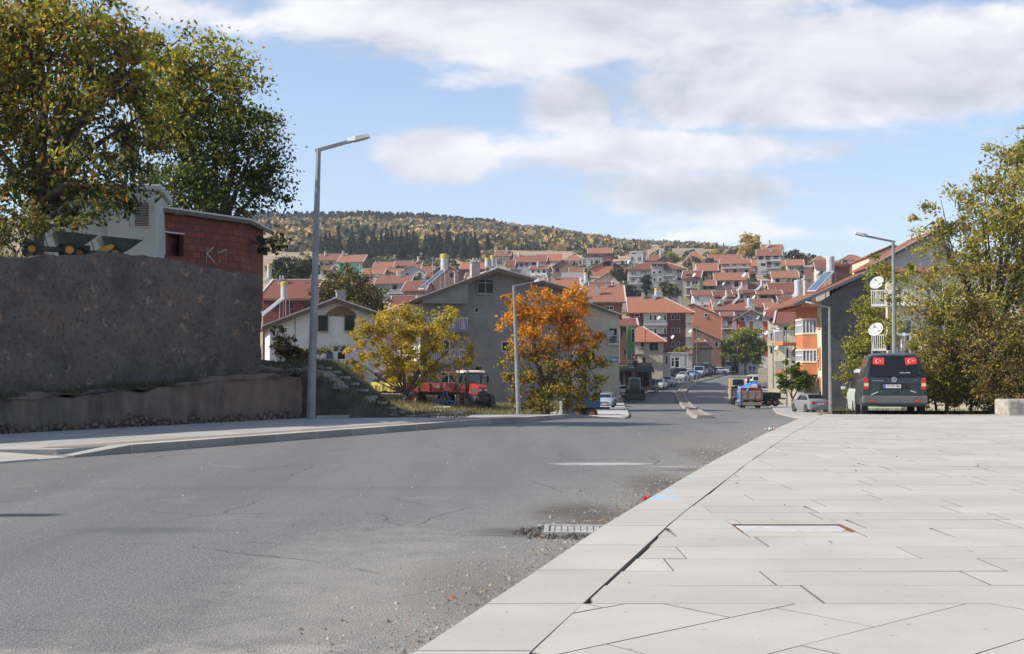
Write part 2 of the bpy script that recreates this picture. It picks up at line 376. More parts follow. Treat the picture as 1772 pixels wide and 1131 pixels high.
# ------------------------------------------------------------------ lie of the land
_ry = [-60, 29, 37, 45, 60, 72, 89, 105, 120, 144, 160, 190, 215, 240, 256]
_rz = [0, 0, -.2, -.62, -1.28, -1.68, -2.02, -2.28, -2.62, -2.5, -1.92, -.72, .08, .9, 1.4]
def Rz(y): return float(np.interp(y, _ry, _rz))
_ty = [256, 270, 300, 330, 360, 390, 430, 480, 520]
_tz = [1.4, 6.0, 12.5, 20.5, 26, 32, 39.5, 48, 55]
_cx = [-2000, 440, 500, 620, 760, 850, 920, 1000, 1040, 1080, 1200, 1260, 1300, 1400, 1800, 4000]
_cy = [372, 374, 378, 378, 384, 390, 400, 410, 419, 421, 421, 429, 440, 452, 456, 456]
CREST = 950.0
def crest_z(x, y):
    px = 886 + x / max(y, 1) * 2000; return CAMZ + (640 - float(np.interp(px, _cx, _cy))) / 2000 * CREST
def sstep(a, b, x):
    q = min(1, max(0, (x - a) / (b - a))); return q * q * (3 - 2 * q)
def T(x, y):
    if y <= 256:
        z = Rz(y) - .3
        if y > 30: z += 5.0 * sstep(0, 14, -x - 9 - .05 * y) * sstep(30, 45, y) * sstep(300, 200, y) if False else 5.0 * sstep(0, 14, -x - 9 - .05 * y) * sstep(30, 45, y)
        z += 1.2 * sstep(0, 20, x - 22 - .22 * y)
    else:
        cz = crest_z(x, y)
        if y <= 520: z = float(np.interp(y, _ty, _tz))
        elif y <= CREST:
            q = (y - 520) / (CREST - 520); z = 55 + (cz - 55) * q + 5 * math.sin(q * 9 + x * .01) * q * (1 - q)
        else: z = cz - (y - CREST) * .09 + 0; z = max(z, 20)
        if y < CREST:
            px = 886 + x / y * 2000; cap = CAMZ + (640 - float(np.interp(px, _cx, _cy))) / 2000 * y
            z = min(z, cap)
            z += mnoise.noise(Vector((x * .02, y * .02, 0))) * 2.2 * min(1, (y - 256) / 150)
        z += 5.0 * sstep(0, 14, -x - 9 - .05 * y) * sstep(330, 256, y) if y < 330 and x < 0 else 0
    return z

MG = bpy.data.materials.new('dry_ground'); MG.use_nodes = True; t = NT(MG.node_tree)
tc = t.n('ShaderNodeTexCoord'); ob = tc.outputs['Object']
f1 = t.noise(ob, .02, 6, .6); f2 = t.noise(ob, .3, 6, .65); f3 = t.noise(ob, 6, 5, .65)
st = t.n('ShaderNodeMapping', Vector=ob); st.inputs['Scale'].default_value = (.02, .12, .3); f4 = t.noise(st.outputs[0], 1, 6, .7)
c = t.ramp(f4, [(.35, (.25, .18, .12)), (.5, (.40, .30, .205)), (.68, (.50, .39, .28))])
c = t.mix(t.ramp(f2, [(.42, 0.), (.7, .7)]), c, (.17, .13, .075)); c = t.mix(t.ramp(f3, [(.45, 0.), (.7, .5)]), c, (.34, .28, .2))
c = t.mix(t.ramp(f1, [(.5, 0.), (.62, .4)]), c, (.12, .12, .06))
b = t.n('ShaderNodeBsdfPrincipled', Roughness=.95); b.inputs['Specular IOR Level'].default_value = .1; t.link(c, b.inputs[0])
bp = t.n('ShaderNodeBump', Strength=.6, Distance=.08, Height=f3); t.link(bp.outputs[0], b.inputs['Normal'])
o = t.n('ShaderNodeOutputMaterial'); t.link(b.outputs[0], o.inputs[0])

def build_terrain():
    ys = list(np.arange(-60, 30, 6.)) + list(np.arange(30, 256, 4.)) + list(np.arange(256, 560, 7.)) + list(np.arange(560, 960, 14.)) + [1000, 1100, 1250, 1500, 1900]
    ss = np.concatenate([np.linspace(-2, -.75, 8), np.linspace(-.7, .7, 150), np.linspace(.75, 2, 8)])
    V = []; nx = len(ss)
    for y in ys:
        for s_ in ss:
            x = s_ * (abs(y) + 25); V.append((x, y, T(x, y) if y < 4000 else -10))
    F = [(j * nx + i, j * nx + i + 1, (j + 1) * nx + i + 1, (j + 1) * nx + i) for j in range(len(ys) - 1) for i in range(nx - 1)]
    o = fast_mesh('ground', np.array(V), np.array(F), MG, smooth=True); tag(o, kind='structure')
build_terrain()

# ------------------------------------------------------------------ road, pavements, kerbs
XLp = [(-60, -50), (5, -13.65), (17.8, -6.5), (25, -2.4), (30, .3), (38, 2.2), (45, 3.5), (60, 5.8), (80, 8.1), (110, 10.9), (150, 14.3), (170, 18.2), (200, 24.2), (220, 30), (240, 38), (256, 50)]
XRp = [(-60, -18), (0, -1.78), (4.9, -.44), (9.4, .82), (15.5, 2.7), (22, 4.8), (29.3, 7.3), (36, 9.7), (60, 15.8), (89, 20.3), (115, 25.8), (145, 31.5), (165, 35.5), (200, 41), (225, 46), (256, 60)]
def ip(tab, y): return float(np.interp(y, [q[0] for q in tab], [q[1] for q in tab]))
def XL(y): return ip(XLp, y)
def XR(y): return ip(XRp, y)
def strip(name, y0, y1, fl, fr, fz, mt, kind='structure', step=1.5, skirt=.4, cols=1, tagk=None):
    n = max(2, int((y1 - y0) / step)); mb = MB(); vs = []
    for i in range(n + 1):
        y = y0 + (y1 - y0) * i / n
        for j in range(cols + 1):
            x = fl(y) + (fr(y) - fl(y)) * j / cols; vs.append((x, y, fz(x, y)))
    k = cols + 1; fs = [(i * k + j, i * k + j + 1, (i + 1) * k + j + 1, (i + 1) * k + j) for i in range(n) for j in range(cols)]
    mb.add(vs, fs)
    if skirt:
        for j, sgn in ((0, 1), (cols, -1)):
            for i in range(n):
                a, b_ = Vector(vs[i * k + j]), Vector(vs[(i + 1) * k + j]); dz = Vector((0, 0, skirt)); mb.quad(a, b_, b_ - dz, a - dz)
        for i in (0, n):
            a, b_ = Vector(vs[i * k]), Vector(vs[i * k + cols]); dz = Vector((0, 0, skirt)); mb.quad(a, b_, b_ - dz, a - dz)
    o = mb.build(name, mt, fix=False)
    return tag(o, kind=kind) if kind else o

# asphalt: worn, dusty towards the right-hand gutter
MA = bpy.data.materials.new('asphalt'); MA.use_nodes = True; t = NT(MA.node_tree)
tc = t.n('ShaderNodeTexCoord'); ob = tc.outputs['Object']
sp = t.n('ShaderNodeSeparateXYZ', Vector=ob)
f1 = t.noise(ob, .35, 5, .6, .3); f2 = t.noise(ob, 60, 3, .7); f3 = t.noise(ob, 3, 6, .7)
vo = t.n('ShaderNodeTexVoronoi', Vector=ob, Scale=95)
c = t.ramp(f2, [(.30, (.070, .070, .069)), (.5, (.150, .147, .144)), (.62, (.215, .21, .20)), (.74, (.40, .385, .36))])
c = t.mix(t.ramp(f1, [(.35, 0.), (.65, .35)]), c, (.185, .18, .175))
st = t.n('ShaderNodeMapping', Vector=ob); st.inputs['Rotation'].default_value = (0, 0, R_(-20)); st.inputs['Scale'].default_value = (.9, .06, 1); f5 = t.noise(st.outputs[0], 1, 4, .6)
c = t.mix(t.ramp(f5, [(.42, 0.), (.62, .4)]), c, (.095, .094, .093))
def off_edge(t, sp):       # metres from the right kerb in the near part
    return t.m('SUBTRACT', t.m('ADD', t.m('MULTIPLY', sp.outputs[1], .315), -2.05), sp.outputs[0])
oe = off_edge(t, sp)
dust = t.m('ADD', t.m('SUBTRACT', 1, t.m('MULTIPLY', oe, .42)), t.m('MULTIPLY', t.m('SUBTRACT', f3, .5), 1.5), clamp=True)
c = t.mix(t.m('MULTIPLY', dust, .55), c, t.ramp(f2, [(.35, (.20, .185, .165)), (.65, (.33, .31, .28))]))
# pale dusty sweep near the camera and a chalky spill further on
def patch(cx, cy, rx, ry, amp, col, c, nz=.8):
    du = t.m('MULTIPLY', t.m('SUBTRACT', sp.outputs[0], cx), 1 / rx); dv = t.m('MULTIPLY', t.m('SUBTRACT', sp.outputs[1], cy), 1 / ry)
    r2 = t.m('ADD', t.m('MULTIPLY', du, du), t.m('MULTIPLY', dv, dv)); k = t.m('ADD', t.m('SUBTRACT', 1, r2), t.m('MULTIPLY', t.m('SUBTRACT', f3, .5), nz * 2))
    return t.mix(t.m('MULTIPLY', t.m('MULTIPLY', k, 1.0, clamp=True), amp), c, col)
c = patch(-1.6, 4.9, 2.2, .8, .85, (.38, .345, .30), c, 1.3); c = patch(-1.0, 7.6, .9, 2.6, .35, (.33, .31, .275), c, 1.2)
c = patch(1.3, 16.4, .85, .26, .8, (.50, .49, .46), c, 1.1); c = patch(2.3, 15.9, .6, .1, .55, (.45, .44, .41), c, 1.2); c = patch(3.6, 21.0, 1.8, 3.0, .5, (.2, .17, .14), c); c = patch(2.35, 15.4, .45, .25, .8, (.12, .10, .085), c)
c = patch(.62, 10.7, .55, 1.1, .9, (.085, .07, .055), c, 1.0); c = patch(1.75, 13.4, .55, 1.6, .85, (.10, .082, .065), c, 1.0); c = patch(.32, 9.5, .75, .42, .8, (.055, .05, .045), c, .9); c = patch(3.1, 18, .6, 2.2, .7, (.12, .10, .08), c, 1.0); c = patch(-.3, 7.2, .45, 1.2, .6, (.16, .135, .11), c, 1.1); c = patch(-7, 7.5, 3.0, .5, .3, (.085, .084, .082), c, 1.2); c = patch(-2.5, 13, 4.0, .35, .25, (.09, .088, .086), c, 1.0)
vc = t.n('ShaderNodeTexVoronoi', Vector=t.mix(.25, ob, t.n('ShaderNodeTexNoise', Vector=ob, Scale=1.6, Detail=5.0).outputs[1], 'ADD'), Scale=.42); vc.feature = 'DISTANCE_TO_EDGE'
ck = t.m('MULTIPLY', t.ramp(vc.outputs[0], [(.0, 1.), (.006, 0.)]), t.ramp(f1, [(.48, 0.), (.56, 1.)])); c = t.mix(t.m('MULTIPLY', ck, .75), c, (.03, .03, .03))
c = t.mix(t.ramp(t.noise(ob, 1.1, 5, .7), [(.60, 0.), (.70, .3)]), c, (.27, .25, .225))
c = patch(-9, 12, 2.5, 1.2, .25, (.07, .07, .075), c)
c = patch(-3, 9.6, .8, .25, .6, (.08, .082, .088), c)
b = t.n('ShaderNodeBsdfPrincipled', Roughness=.82); b.inputs['Specular IOR Level'].default_value = .35; t.link(c, b.inputs[0])
hh = t.m('ADD', t.m('MULTIPLY', f2, .8), t.m('MULTIPLY', vo.outputs[0], .6))
bp = t.n('ShaderNodeBump', Strength=.55, Distance=.012, Height=hh); t.link(bp.outputs[0], b.inputs['Normal'])
o = t.n('ShaderNodeOutputMaterial'); t.link(b.outputs[0], o.inputs[0])
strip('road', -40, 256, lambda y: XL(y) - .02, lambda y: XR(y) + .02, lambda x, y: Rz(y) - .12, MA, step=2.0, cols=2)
strip('road_across', 240, 254, lambda y: 18, lambda y: 75, lambda x, y: Rz(y) - .10, MA, step=3)

# paving stone with dust
def stone_mat(name, c1, c2, stain=True, blue=False):
    m = bpy.data.materials.new(name); m.use_nodes = True; t = NT(m.node_tree)
    tc = t.n('ShaderNodeTexCoord'); ob = tc.outputs['Object']; sp = t.n('ShaderNodeSeparateXYZ', Vector=ob)
    f1 = t.noise(ob, .8, 6, .6); f2 = t.noise(ob, 40, 4, .65); f3 = t.noise(ob, 5, 6, .7, .6)
    at = t.n('ShaderNodeAttribute'); at.attribute_name = 'Col'
    c = t.ramp(f1, [(.3, c1), (.7, c2)]); c = t.mix(1.0, c, at.outputs[0], 'MULTIPLY')
    c = t.mix(t.ramp(f2, [(.3, .16), (.7, 0.)]), c, (.2, .19, .17)); c = t.mix(t.ramp(t.noise(ob, 1.7, 7, .72), [(.52, 0.), (.75, .35)]), c, (.33, .30, .25)); c = t.mix(t.ramp(t.noise(ob, 13, 3, .5), [(.70, 0.), (.74, .6)]), c, (.16, .14, .12)); c = t.mix(t.ramp(f3, [(.56, 0.), (.72, .45)]), c, (.42, .38, .31))
    if blue:
        for (cx, cy, rx, ry, col, amp) in [(1.35, 10.95, .32, .28, (.25, .50, .68), .55), (1.5, 11.6, .2, .12, (.25, .5, .68), .5), (1.95, 13.2, .2, .25, (.3, .55, .5), .3)]:
            du = t.m('MULTIPLY', t.m('SUBTRACT', sp.outputs[0], cx), 1 / rx); dv = t.m('MULTIPLY', t.m('SUBTRACT', sp.outputs[1], cy), 1 / ry)
            k = t.m('ADD', t.m('SUBTRACT', 1, t.m('ADD', t.m('MULTIPLY', du, du), t.m('MULTIPLY', dv, dv))), t.m('MULTIPLY', t.m('SUBTRACT', f3, .5), 2.2), clamp=True)
            c = t.mix(t.m('MULTIPLY', k, amp), c, col)
    b = t.n('ShaderNodeBsdfPrincipled', Roughness=.85); b.inputs['Specular IOR Level'].default_value = .25; t.link(c, b.inputs[0])
    bp = t.n('ShaderNodeBump', Strength=.12, Distance=.008, Height=f2); t.link(bp.outputs[0], b.inputs['Normal'])
    o = t.n('ShaderNodeOutputMaterial'); t.link(b.outputs[0], o.inputs[0]); return m
STONE = stone_mat('pale_paving_stone', (.40, .38, .35), (.49, .47, .435), blue=True); STONE2 = stone_mat('dull_paving_stone', (.30, .285, .265), (.41, .39, .36))

def clip(poly, a, b, c):          # keep a*x+b*y>=c
    out = []
    for i in range(len(poly)):
        p, q = poly[i], poly[(i + 1) % len(poly)]; dp, dq = a * p[0] + b * p[1] - c, a * q[0] + b * q[1] - c
        if dp >= 0: out.append(p)
        if dp * dq < 0: k = dp / (dp - dq); out.append((p[0] + (q[0] - p[0]) * k, p[1] + (q[1] - p[1]) * k))
    return out
class Slabs:
    def __init__(s, edge=1.0): s.V = []; s.F = []; s.C = []; s.edge = edge  # edge: tone factor for side faces, joint shade put into their colour
    def add(s, poly, z, gap, tone, tilt=(0, 0), th=.08):
        n = len(poly)
        if n < 3: return
        cx, cy = sum(p[0] for p in poly) / n, sum(p[1] for p in poly) / n
        ar = abs(sum(poly[i][0] * poly[(i + 1) % n][1] - poly[(i + 1) % n][0] * poly[i][1] for i in range(n))) / 2
        if ar < .01: return
        r = math.sqrt(ar); k = 1 - gap / r; b0 = len(s.V)
        def ring(kk, dz):
            for p in poly:
                x, y = cx + (p[0] - cx) * kk, cy + (p[1] - cy) * kk; s.V.append((x, y, z(x, y) + (x - cx) * tilt[0] + (y - cy) * tilt[1] + dz))
        ring(k - .006 / r, 0); ring(k, -.004); ring(k, -th)
        s.F.append(tuple(b0 + i for i in range(n))); s.C.append(tone)
        for L in (0, 1):
            for i in range(n):
                j = (i + 1) % n; a = b0 + L * n; s.F.append((a + j, a + i, a + n + i, a + n + j)); s.C.append(tone * s.edge if L or s.edge < 1 else tone)  # sides coloured darker so sunlit gaps look shaded
    def build(s, name, mt):
        me = bpy.data.meshes.new(name); me.from_pydata(s.V, [], s.F); me.materials.append(mt)
        a = me.attributes.new('Col', 'FLOAT_COLOR', 'CORNER')
        for p, c in zip(me.polygons, s.C):
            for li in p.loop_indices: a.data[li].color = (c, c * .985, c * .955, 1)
        o = bpy.data.objects.new(name, me); COL.objects.link(o); return tag(o, kind='structure')
def IN(y): return XR(y) + .50     # line between kerb stones and paving
rs = random.Random(4)
# kerb stones
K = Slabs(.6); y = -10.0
while y < 40:
    L = 1.0; a, b_ = y, y + L; poly = [(XR(a), a), (IN(a) - .001, a), (IN(b_) - .001, b_), (XR(b_), b_)]
    K.add(poly, lambda x, y: Rz(y) * 1.0, .004, rs.uniform(.94, 1.05), (rs.uniform(-.004, .004), rs.uniform(-.003, .003)), .3); y += L
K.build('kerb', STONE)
# paving of the right-hand plaza
MAN = (X(1266, 9.0) - .0, X(1456, 9.0), 8.63, 9.07)     # manhole opening
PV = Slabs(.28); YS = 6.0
k40 = R_(40); ca, sa = math.cos(k40), math.sin(k40)
for i in range(-30, 40):           # near part: courses running diagonally, clipped at the cross joint
    off = i * .565 - .30; q0 = -20 + rs.uniform(0, 1.2)
    while q0 < 30:
        L = rs.choice([1.0, 1.2, 1.5]); pts = [(q0, off), (q0 + L, off), (q0 + L, off + .565), (q0, off + .565)]; q0 += L
        poly = [(p[0] * ca - p[1] * sa, p[0] * sa + p[1] * ca) for p in pts]
        if max(p[1] for p in poly) < -8 or min(p[0] for p in poly) > 30: continue
        poly = clip(poly, 0, -1, -YS); poly = clip(poly, 1, -.274, IN(0) - .003) if poly else poly
        PV.add(poly, lambda x, y: Rz(y), rs.choice([.002, .003, .004, .009]), rs.uniform(.95, 1.04), (rs.uniform(-.002, .002), rs.uniform(-.002, .002)))
y = YS; row = 0
while y < 40.5:
    hgt = .46 if row % 3 else .50; xs = -3.0 + rs.uniform(0, 1.5)
    if abs(y + hgt / 2 - 8.85) < .24: pass
    while xs < 34:
        L = rs.choice([.9, 1.2, 1.2, 1.5, 2.0]); g_ = 0
        poly = [(xs, y), (xs + L - g_, y), (xs + L - g_ - rs.choice([0] * 9 + [.02, .035]), y + hgt), (xs, y + hgt)]
        xs += L
        cut = [(poly)]
        if not (poly[1][0] < MAN[0] or poly[0][0] > MAN[1] or y + hgt < MAN[2] or y > MAN[3]):
            cut = [clip(poly, -1, 0, -MAN[0]), clip(poly, 1, 0, MAN[1]), clip(clip(clip(poly, 1, 0, MAN[0]), -1, 0, -MAN[1]), 0, 1, MAN[3]), clip(clip(clip(poly, 1, 0, MAN[0]), -1, 0, -MAN[1]), 0, -1, -MAN[2])]
        ya = y + hgt / 2; sl_ = (IN(ya + .5) - IN(ya - .5))
        for pc in cut:
            if len(pc) < 3: continue
            pc = clip(pc, 1, -sl_, IN(ya) - sl_ * ya + .003 + .032 * math.exp(-((ya - 7.6) / .9) ** 2) + .012 * math.exp(-((ya - 11.5) / .8) ** 2))
            if len(pc) < 3: continue
            PV.add(pc, lambda x, y: Rz(y), rs.choice([.0012, .0018, .0025, .004]), rs.uniform(.93, 1.05), (rs.uniform(-.0018, .0018), rs.uniform(-.004, .004)))
    y += hgt; row += 1
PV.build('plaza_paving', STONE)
BED = mat('sand_bed', (.14, .12, .10), (.2, .18, .15), 8, .95, .4)
mb = MB(); n = 60
for i in range(n):
    a, b_ = -12 + 53 * i / n, -12 + 53 * (i + 1) / n
    mb.quad((XR(a) + .02, a, Rz(a) - .06), (36, a, Rz(a) - .06), (36, b_, Rz(b_) - .06), (XR(b_) + .02, b_, Rz(b_) - .06))
tag(mb.build('paving_bed', BED, fix=False), kind='structure')

def white_attr(o):
    me = o.data; a = me.attributes.new('Col', 'FLOAT_COLOR', 'CORNER'); a.data.foreach_set('color', [1.0] * (4 * len(me.loops))); return o
# pavement beyond the crest, right side
o = white_attr(strip('far_pavement', 41, 240, lambda y: XR(y) + .02, lambda y: XR(y) + (9 if y < 120 else 6), lambda x, y: Rz(y) + .02, STONE2, step=2)); o.name = 'pavement'
# left pavement: concrete slabs, dusty strip and kerb
def lw(y): return 4.9 if y < 32 else (4.9 + (y - 32) * .05 if y < 60 else 7)
white_attr(strip('pavement', 17.6, 62, lambda y: XL(y) - lw(y) * 1.12, lambda y: XL(y) - .3, lambda x, y: Rz(y), STONE2, step=1.2))
white_attr(strip('pavement', 62.05, 185, lambda y: XL(y) - (8.5 if y < 150 else 4), lambda y: XL(y) - .3, lambda x, y: Rz(y) + .0, STONE, step=2))
DUST = mat('brown_dust', (.20, .15, .115), (.3, .24, .19), 3, .95, .4, 30)
strip('dirt_strip', 18, 34, lambda y: XL(y) - .95, lambda y: XL(y) - .38, lambda x, y: Rz(y) + .006, DUST, skirt=0, step=1)
# lowered entry at the left edge
def rampz(x, y): return Rz(y) - .10 + .10 * min(1, max(0, (XL(y) - x) / 1.6))
RP = Slabs(); y = 2.0
while y < 17.5:
    x0 = 0.0
    while x0 < 5.4:
        L = 1.1; poly = [(XL(y) - x0 - L, y), (XL(y) - x0, y), (XL(y + .5) - x0, y + .5), (XL(y + .5) - x0 - L, y + .5)]; RP.add(poly, rampz, .004, rs.uniform(.93, 1.04), (rs.uniform(-.01, .01), rs.uniform(-.01, .01)), .3); x0 += L
    y += .5
RP.build('pavement_ramp', STONE)
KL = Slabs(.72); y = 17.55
while y < 150:
    L = 1.0 if y < 60 else 2.5; a, b_ = y, y + L - .01; wd = .34
    z0 = (lambda x, y: Rz(y) + .012) if y > 18.4 else (lambda x, y: Rz(y) + .012 - .1 * max(0, (18.55 - y)))
    KL.add([(XL(a) - wd, a), (XL(a), a), (XL(b_), b_), (XL(b_) - wd, b_)], z0, .012, rs.uniform(.80, 1.08), (0, rs.uniform(-.004, .004)), .35); y += L
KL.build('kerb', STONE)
# median island of two kerb rows with earth between
Mp = [(72, 11.9), (90, 14.2), (110, 17.1), (146, 21.4), (158, 22.9), (175, 26.2), (190, 29.9), (225, 41.0)]
def Mx(y): return ip(Mp, y)
MD = Slabs()
for sgn in (-1, 1):
    y = 72.0
    while y < 225:
        L = 1.2; a, b_ = y, y + L - .08; e0, e1 = sgn * .62, sgn * .36
        MD.add([(Mx(a) + min(e0, e1), a), (Mx(a) + max(e0, e1), a), (Mx(b_) + max(e0, e1), b_), (Mx(b_) + min(e0, e1), b_)], lambda x, y: Rz(y) + .1, .01, rs.uniform(.8, 1.0), (0, rs.uniform(-.02, .02)), .3); y += L
a = 71.4; MD.add([(Mx(72) - .5, a), (Mx(72) + .5, a), (Mx(72) + .62, 72), (Mx(72) - .62, 72)], lambda x, y: Rz(y) + .1, .01, .9, (0, 0), .3)
o = MD.build('median_kerb', STONE2)
strip('median_earth', 72.3, 225, lambda y: Mx(y) - .36, lambda y: Mx(y) + .36, lambda x, y: Rz(y) + .03, DUST, step=2, skirt=.2)

# loose gravel in the gutter and over the asphalt
g = np.random.default_rng(3); n = 5200
yy = np.concatenate([g.uniform(4.5, 26, 3600), g.uniform(4.5, 34, 1600)]); off = np.concatenate([np.abs(g.normal(0, .42, 3600)) + .01, g.uniform(0, 9, 1600)])
xx = np.array([XR(a) for a in yy]) - off; s_ = np.abs(g.normal(0, .0055, n)) + .0035
tet = np.array([(1, 0, 0), (-.5, .87, 0), (-.5, -.87, 0), (.2, .1, .9)]); V = []; 
rot = g.uniform(0, 6.28, n)
c_, s2 = np.cos(rot), np.sin(rot)
tv = np.stack([tet[None, :, 0] * c_[:, None] - tet[None, :, 1] * s2[:, None], tet[None, :, 0] * s2[:, None] + tet[None, :, 1] * c_[:, None], np.repeat(tet[None, :, 2], n, 0)], -1) * s_[:, None, None] * g.uniform(.7, 1.5, (n, 1, 3))
V = (tv + np.stack([xx, yy, np.array([Rz(a) for a in yy]) - .121], -1)[:, None, :]).reshape(-1, 3)
F = (np.arange(n)[:, None, None] * 4 + np.array([(0, 1, 3), (1, 2, 3), (2, 0, 3)])[None]).reshape(-1, 3)
colr = np.repeat(.85 * pal([(3, (.3, .28, .25)), (2, (.16, .15, .14)), (2, (.42, .38, .33)), (.3, (.35, .16, .08))], n, g), 3, axis=0)
PEB = leafmat('pebble', .0, .9)
tag(fast_mesh('gravel', V, F, PEB, None, colr), kind='stuff')
# dry leaves blown against the right-hand verge and over the paving
n = 900; yy = np.concatenate([g.uniform(33.5, 36.3, 800), g.uniform(6, 33, 100)]); xx = np.concatenate([12.5 + np.abs(g.normal(0, 1, 800)) * 0 + g.uniform(0, 9, 800) ** 1.0, g.uniform(2, 16, 100)])
ok = xx > np.array([IN(a) for a in yy]) + .1; yy, xx = yy[ok], xx[ok]
V, F = leaves_at(np.stack([xx, yy, np.array([Rz(a) for a in yy]) + .03], -1), .055, g); V[:, 2] = (V[:, 2] - np.repeat(np.array([Rz(a) for a in yy]), 4)) * .35 + np.repeat(np.array([Rz(a) for a in yy]), 4) + .006
tag(fast_mesh('dry_leaves', V, F, LEAF, None, pal([(2, (.33, .15, .05)), (2, (.22, .12, .06)), (1, (.42, .27, .1))], len(F), g)), kind='stuff')
# straw, twigs and dead leaves caught in the gutter
n = 2600; g = np.random.default_rng(33); yy = np.concatenate([g.normal(11.3, 1.2, 1100), g.normal(7.6, 1.0, 500), g.uniform(5, 27, 1000)]); off = np.abs(g.normal(0, .22, n)) + .02
xx = np.array([XR(a) for a in yy]) - off; zz_ = np.array([Rz(a) for a in yy]) - .112
V, F = leaves_at(np.stack([xx, yy, zz_], -1), .026, g, .35); V[:, 2] = (V[:, 2] - np.repeat(zz_, 4)) * .5 + np.repeat(zz_, 4)
tag(fast_mesh('gutter_litter', V, F, LEAF, None, pal([(3, (.34, .27, .17)), (2, (.20, .12, .06)), (2, (.10, .08, .055)), (.6, (.42, .18, .05))], len(F), g)), kind='stuff')
# broken, lifted asphalt crumbs round the drain
n = 700; a = g.uniform(0, 6.28, n); r = g.normal(.42, .08, n); xx = X(1000, 9.35) + np.cos(a) * r * 1.0; yy = 9.45 + np.sin(a) * r * .72; ok = (xx < np.array([XR(q) for q in yy]) - .01) & (np.cos(a) < .6); xx, yy = xx[ok], yy[ok]; n = len(xx); s_ = np.abs(g.normal(0, .012, n)) + .006
tv = tet[None] * s_[:, None, None] * g.uniform(.6, 1.5, (n, 1, 3)); V = (tv + np.stack([xx, yy, np.full(n, -.122)], -1)[:, None, :]).reshape(-1, 3); F = (np.arange(n)[:, None, None] * 4 + np.array([(0, 1, 3), (1, 2, 3), (2, 0, 3)])[None]).reshape(-1, 3)
tag(fast_mesh('asphalt_crumbs', V, F, PEB, None, np.repeat(pal([(3, (.07, .066, .06)), (1, (.18, .165, .145))], n, g), 3, axis=0)), kind='stuff')
# ------------------------------------------------------------------ retaining wall on the left
MW = bpy.data.materials.new('rendered_rubble'); MW.use_nodes = True; t = NT(MW.node_tree)
tc = t.n('ShaderNodeTexCoord'); ob = tc.outputs['Object']
def wallmat(m, tone, amt):
    t = NT(m.node_tree); tc = t.n('ShaderNodeTexCoord'); ob = tc.outputs['Object']
    wv = t.n('ShaderNodeTexNoise', Vector=ob, Scale=5.0, Detail=3.0); wm = t.mix(.22, ob, wv.outputs[1], 'ADD')
    vo = t.n('ShaderNodeTexVoronoi', Vector=wm, Scale=3.6); vo.inputs['Randomness'].default_value = 1
    f1 = t.noise(ob, 1.2, 6, .6); f2 = t.noise(ob, 10, 7, .72); f3 = t.noise(ob, 45, 3, .7)
    c = t.ramp(f1, [(.3, tuple(q * .62 for q in tone)), (.52, tone), (.72, (tone[0] * 1.15, tone[1] * 1.0, tone[2] * .88))]); c = t.mix(t.ramp(f2, [(.35, .75), (.52, 0.)]), c, tuple(q * .42 for q in tone)); c = t.mix(t.ramp(f2, [(.6, 0.), (.72, .5)]), c, tuple(min(1, q * 1.7) for q in tone))
    sr = t.n('ShaderNodeSeparateColor', Color=vo.outputs[1]); inner = t.ramp(vo.outputs[0], [(.26, 1.), (.40, 0.)])
    st_ = t.m('MULTIPLY', inner, t.m('GREATER_THAN', sr.outputs[0], amt)); st_ = t.m('MULTIPLY', st_, t.ramp(f2, [(.44, 0.), (.56, .8)]))
    sc = t.ramp(sr.outputs[1], [(0., (.36, .19, .10)), (.4, (.40, .26, .16)), (.7, (.22, .19, .16)), (1., (.46, .31, .20))]); c = t.mix(st_, c, sc)
    b = t.n('ShaderNodeBsdfPrincipled', Roughness=.95); b.inputs['Specular IOR Level'].default_value = .15; t.link(c, b.inputs[0])
    h = t.m('ADD', t.m('MULTIPLY', f2, .7), t.m('ADD', t.m('MULTIPLY', f3, .25), t.m('MULTIPLY', inner, .25)))
    bp = t.n('ShaderNodeBump', Strength=1.0, Distance=.06, Height=h); t.link(bp.outputs[0], b.inputs['Normal'])
    o = t.n('ShaderNodeOutputMaterial'); t.link(b.outputs[0], o.inputs[0])
wallmat(MW, (.160, .134, .118), .55)
MW2 = bpy.data.materials.new('stained_concrete'); MW2.use_nodes = True
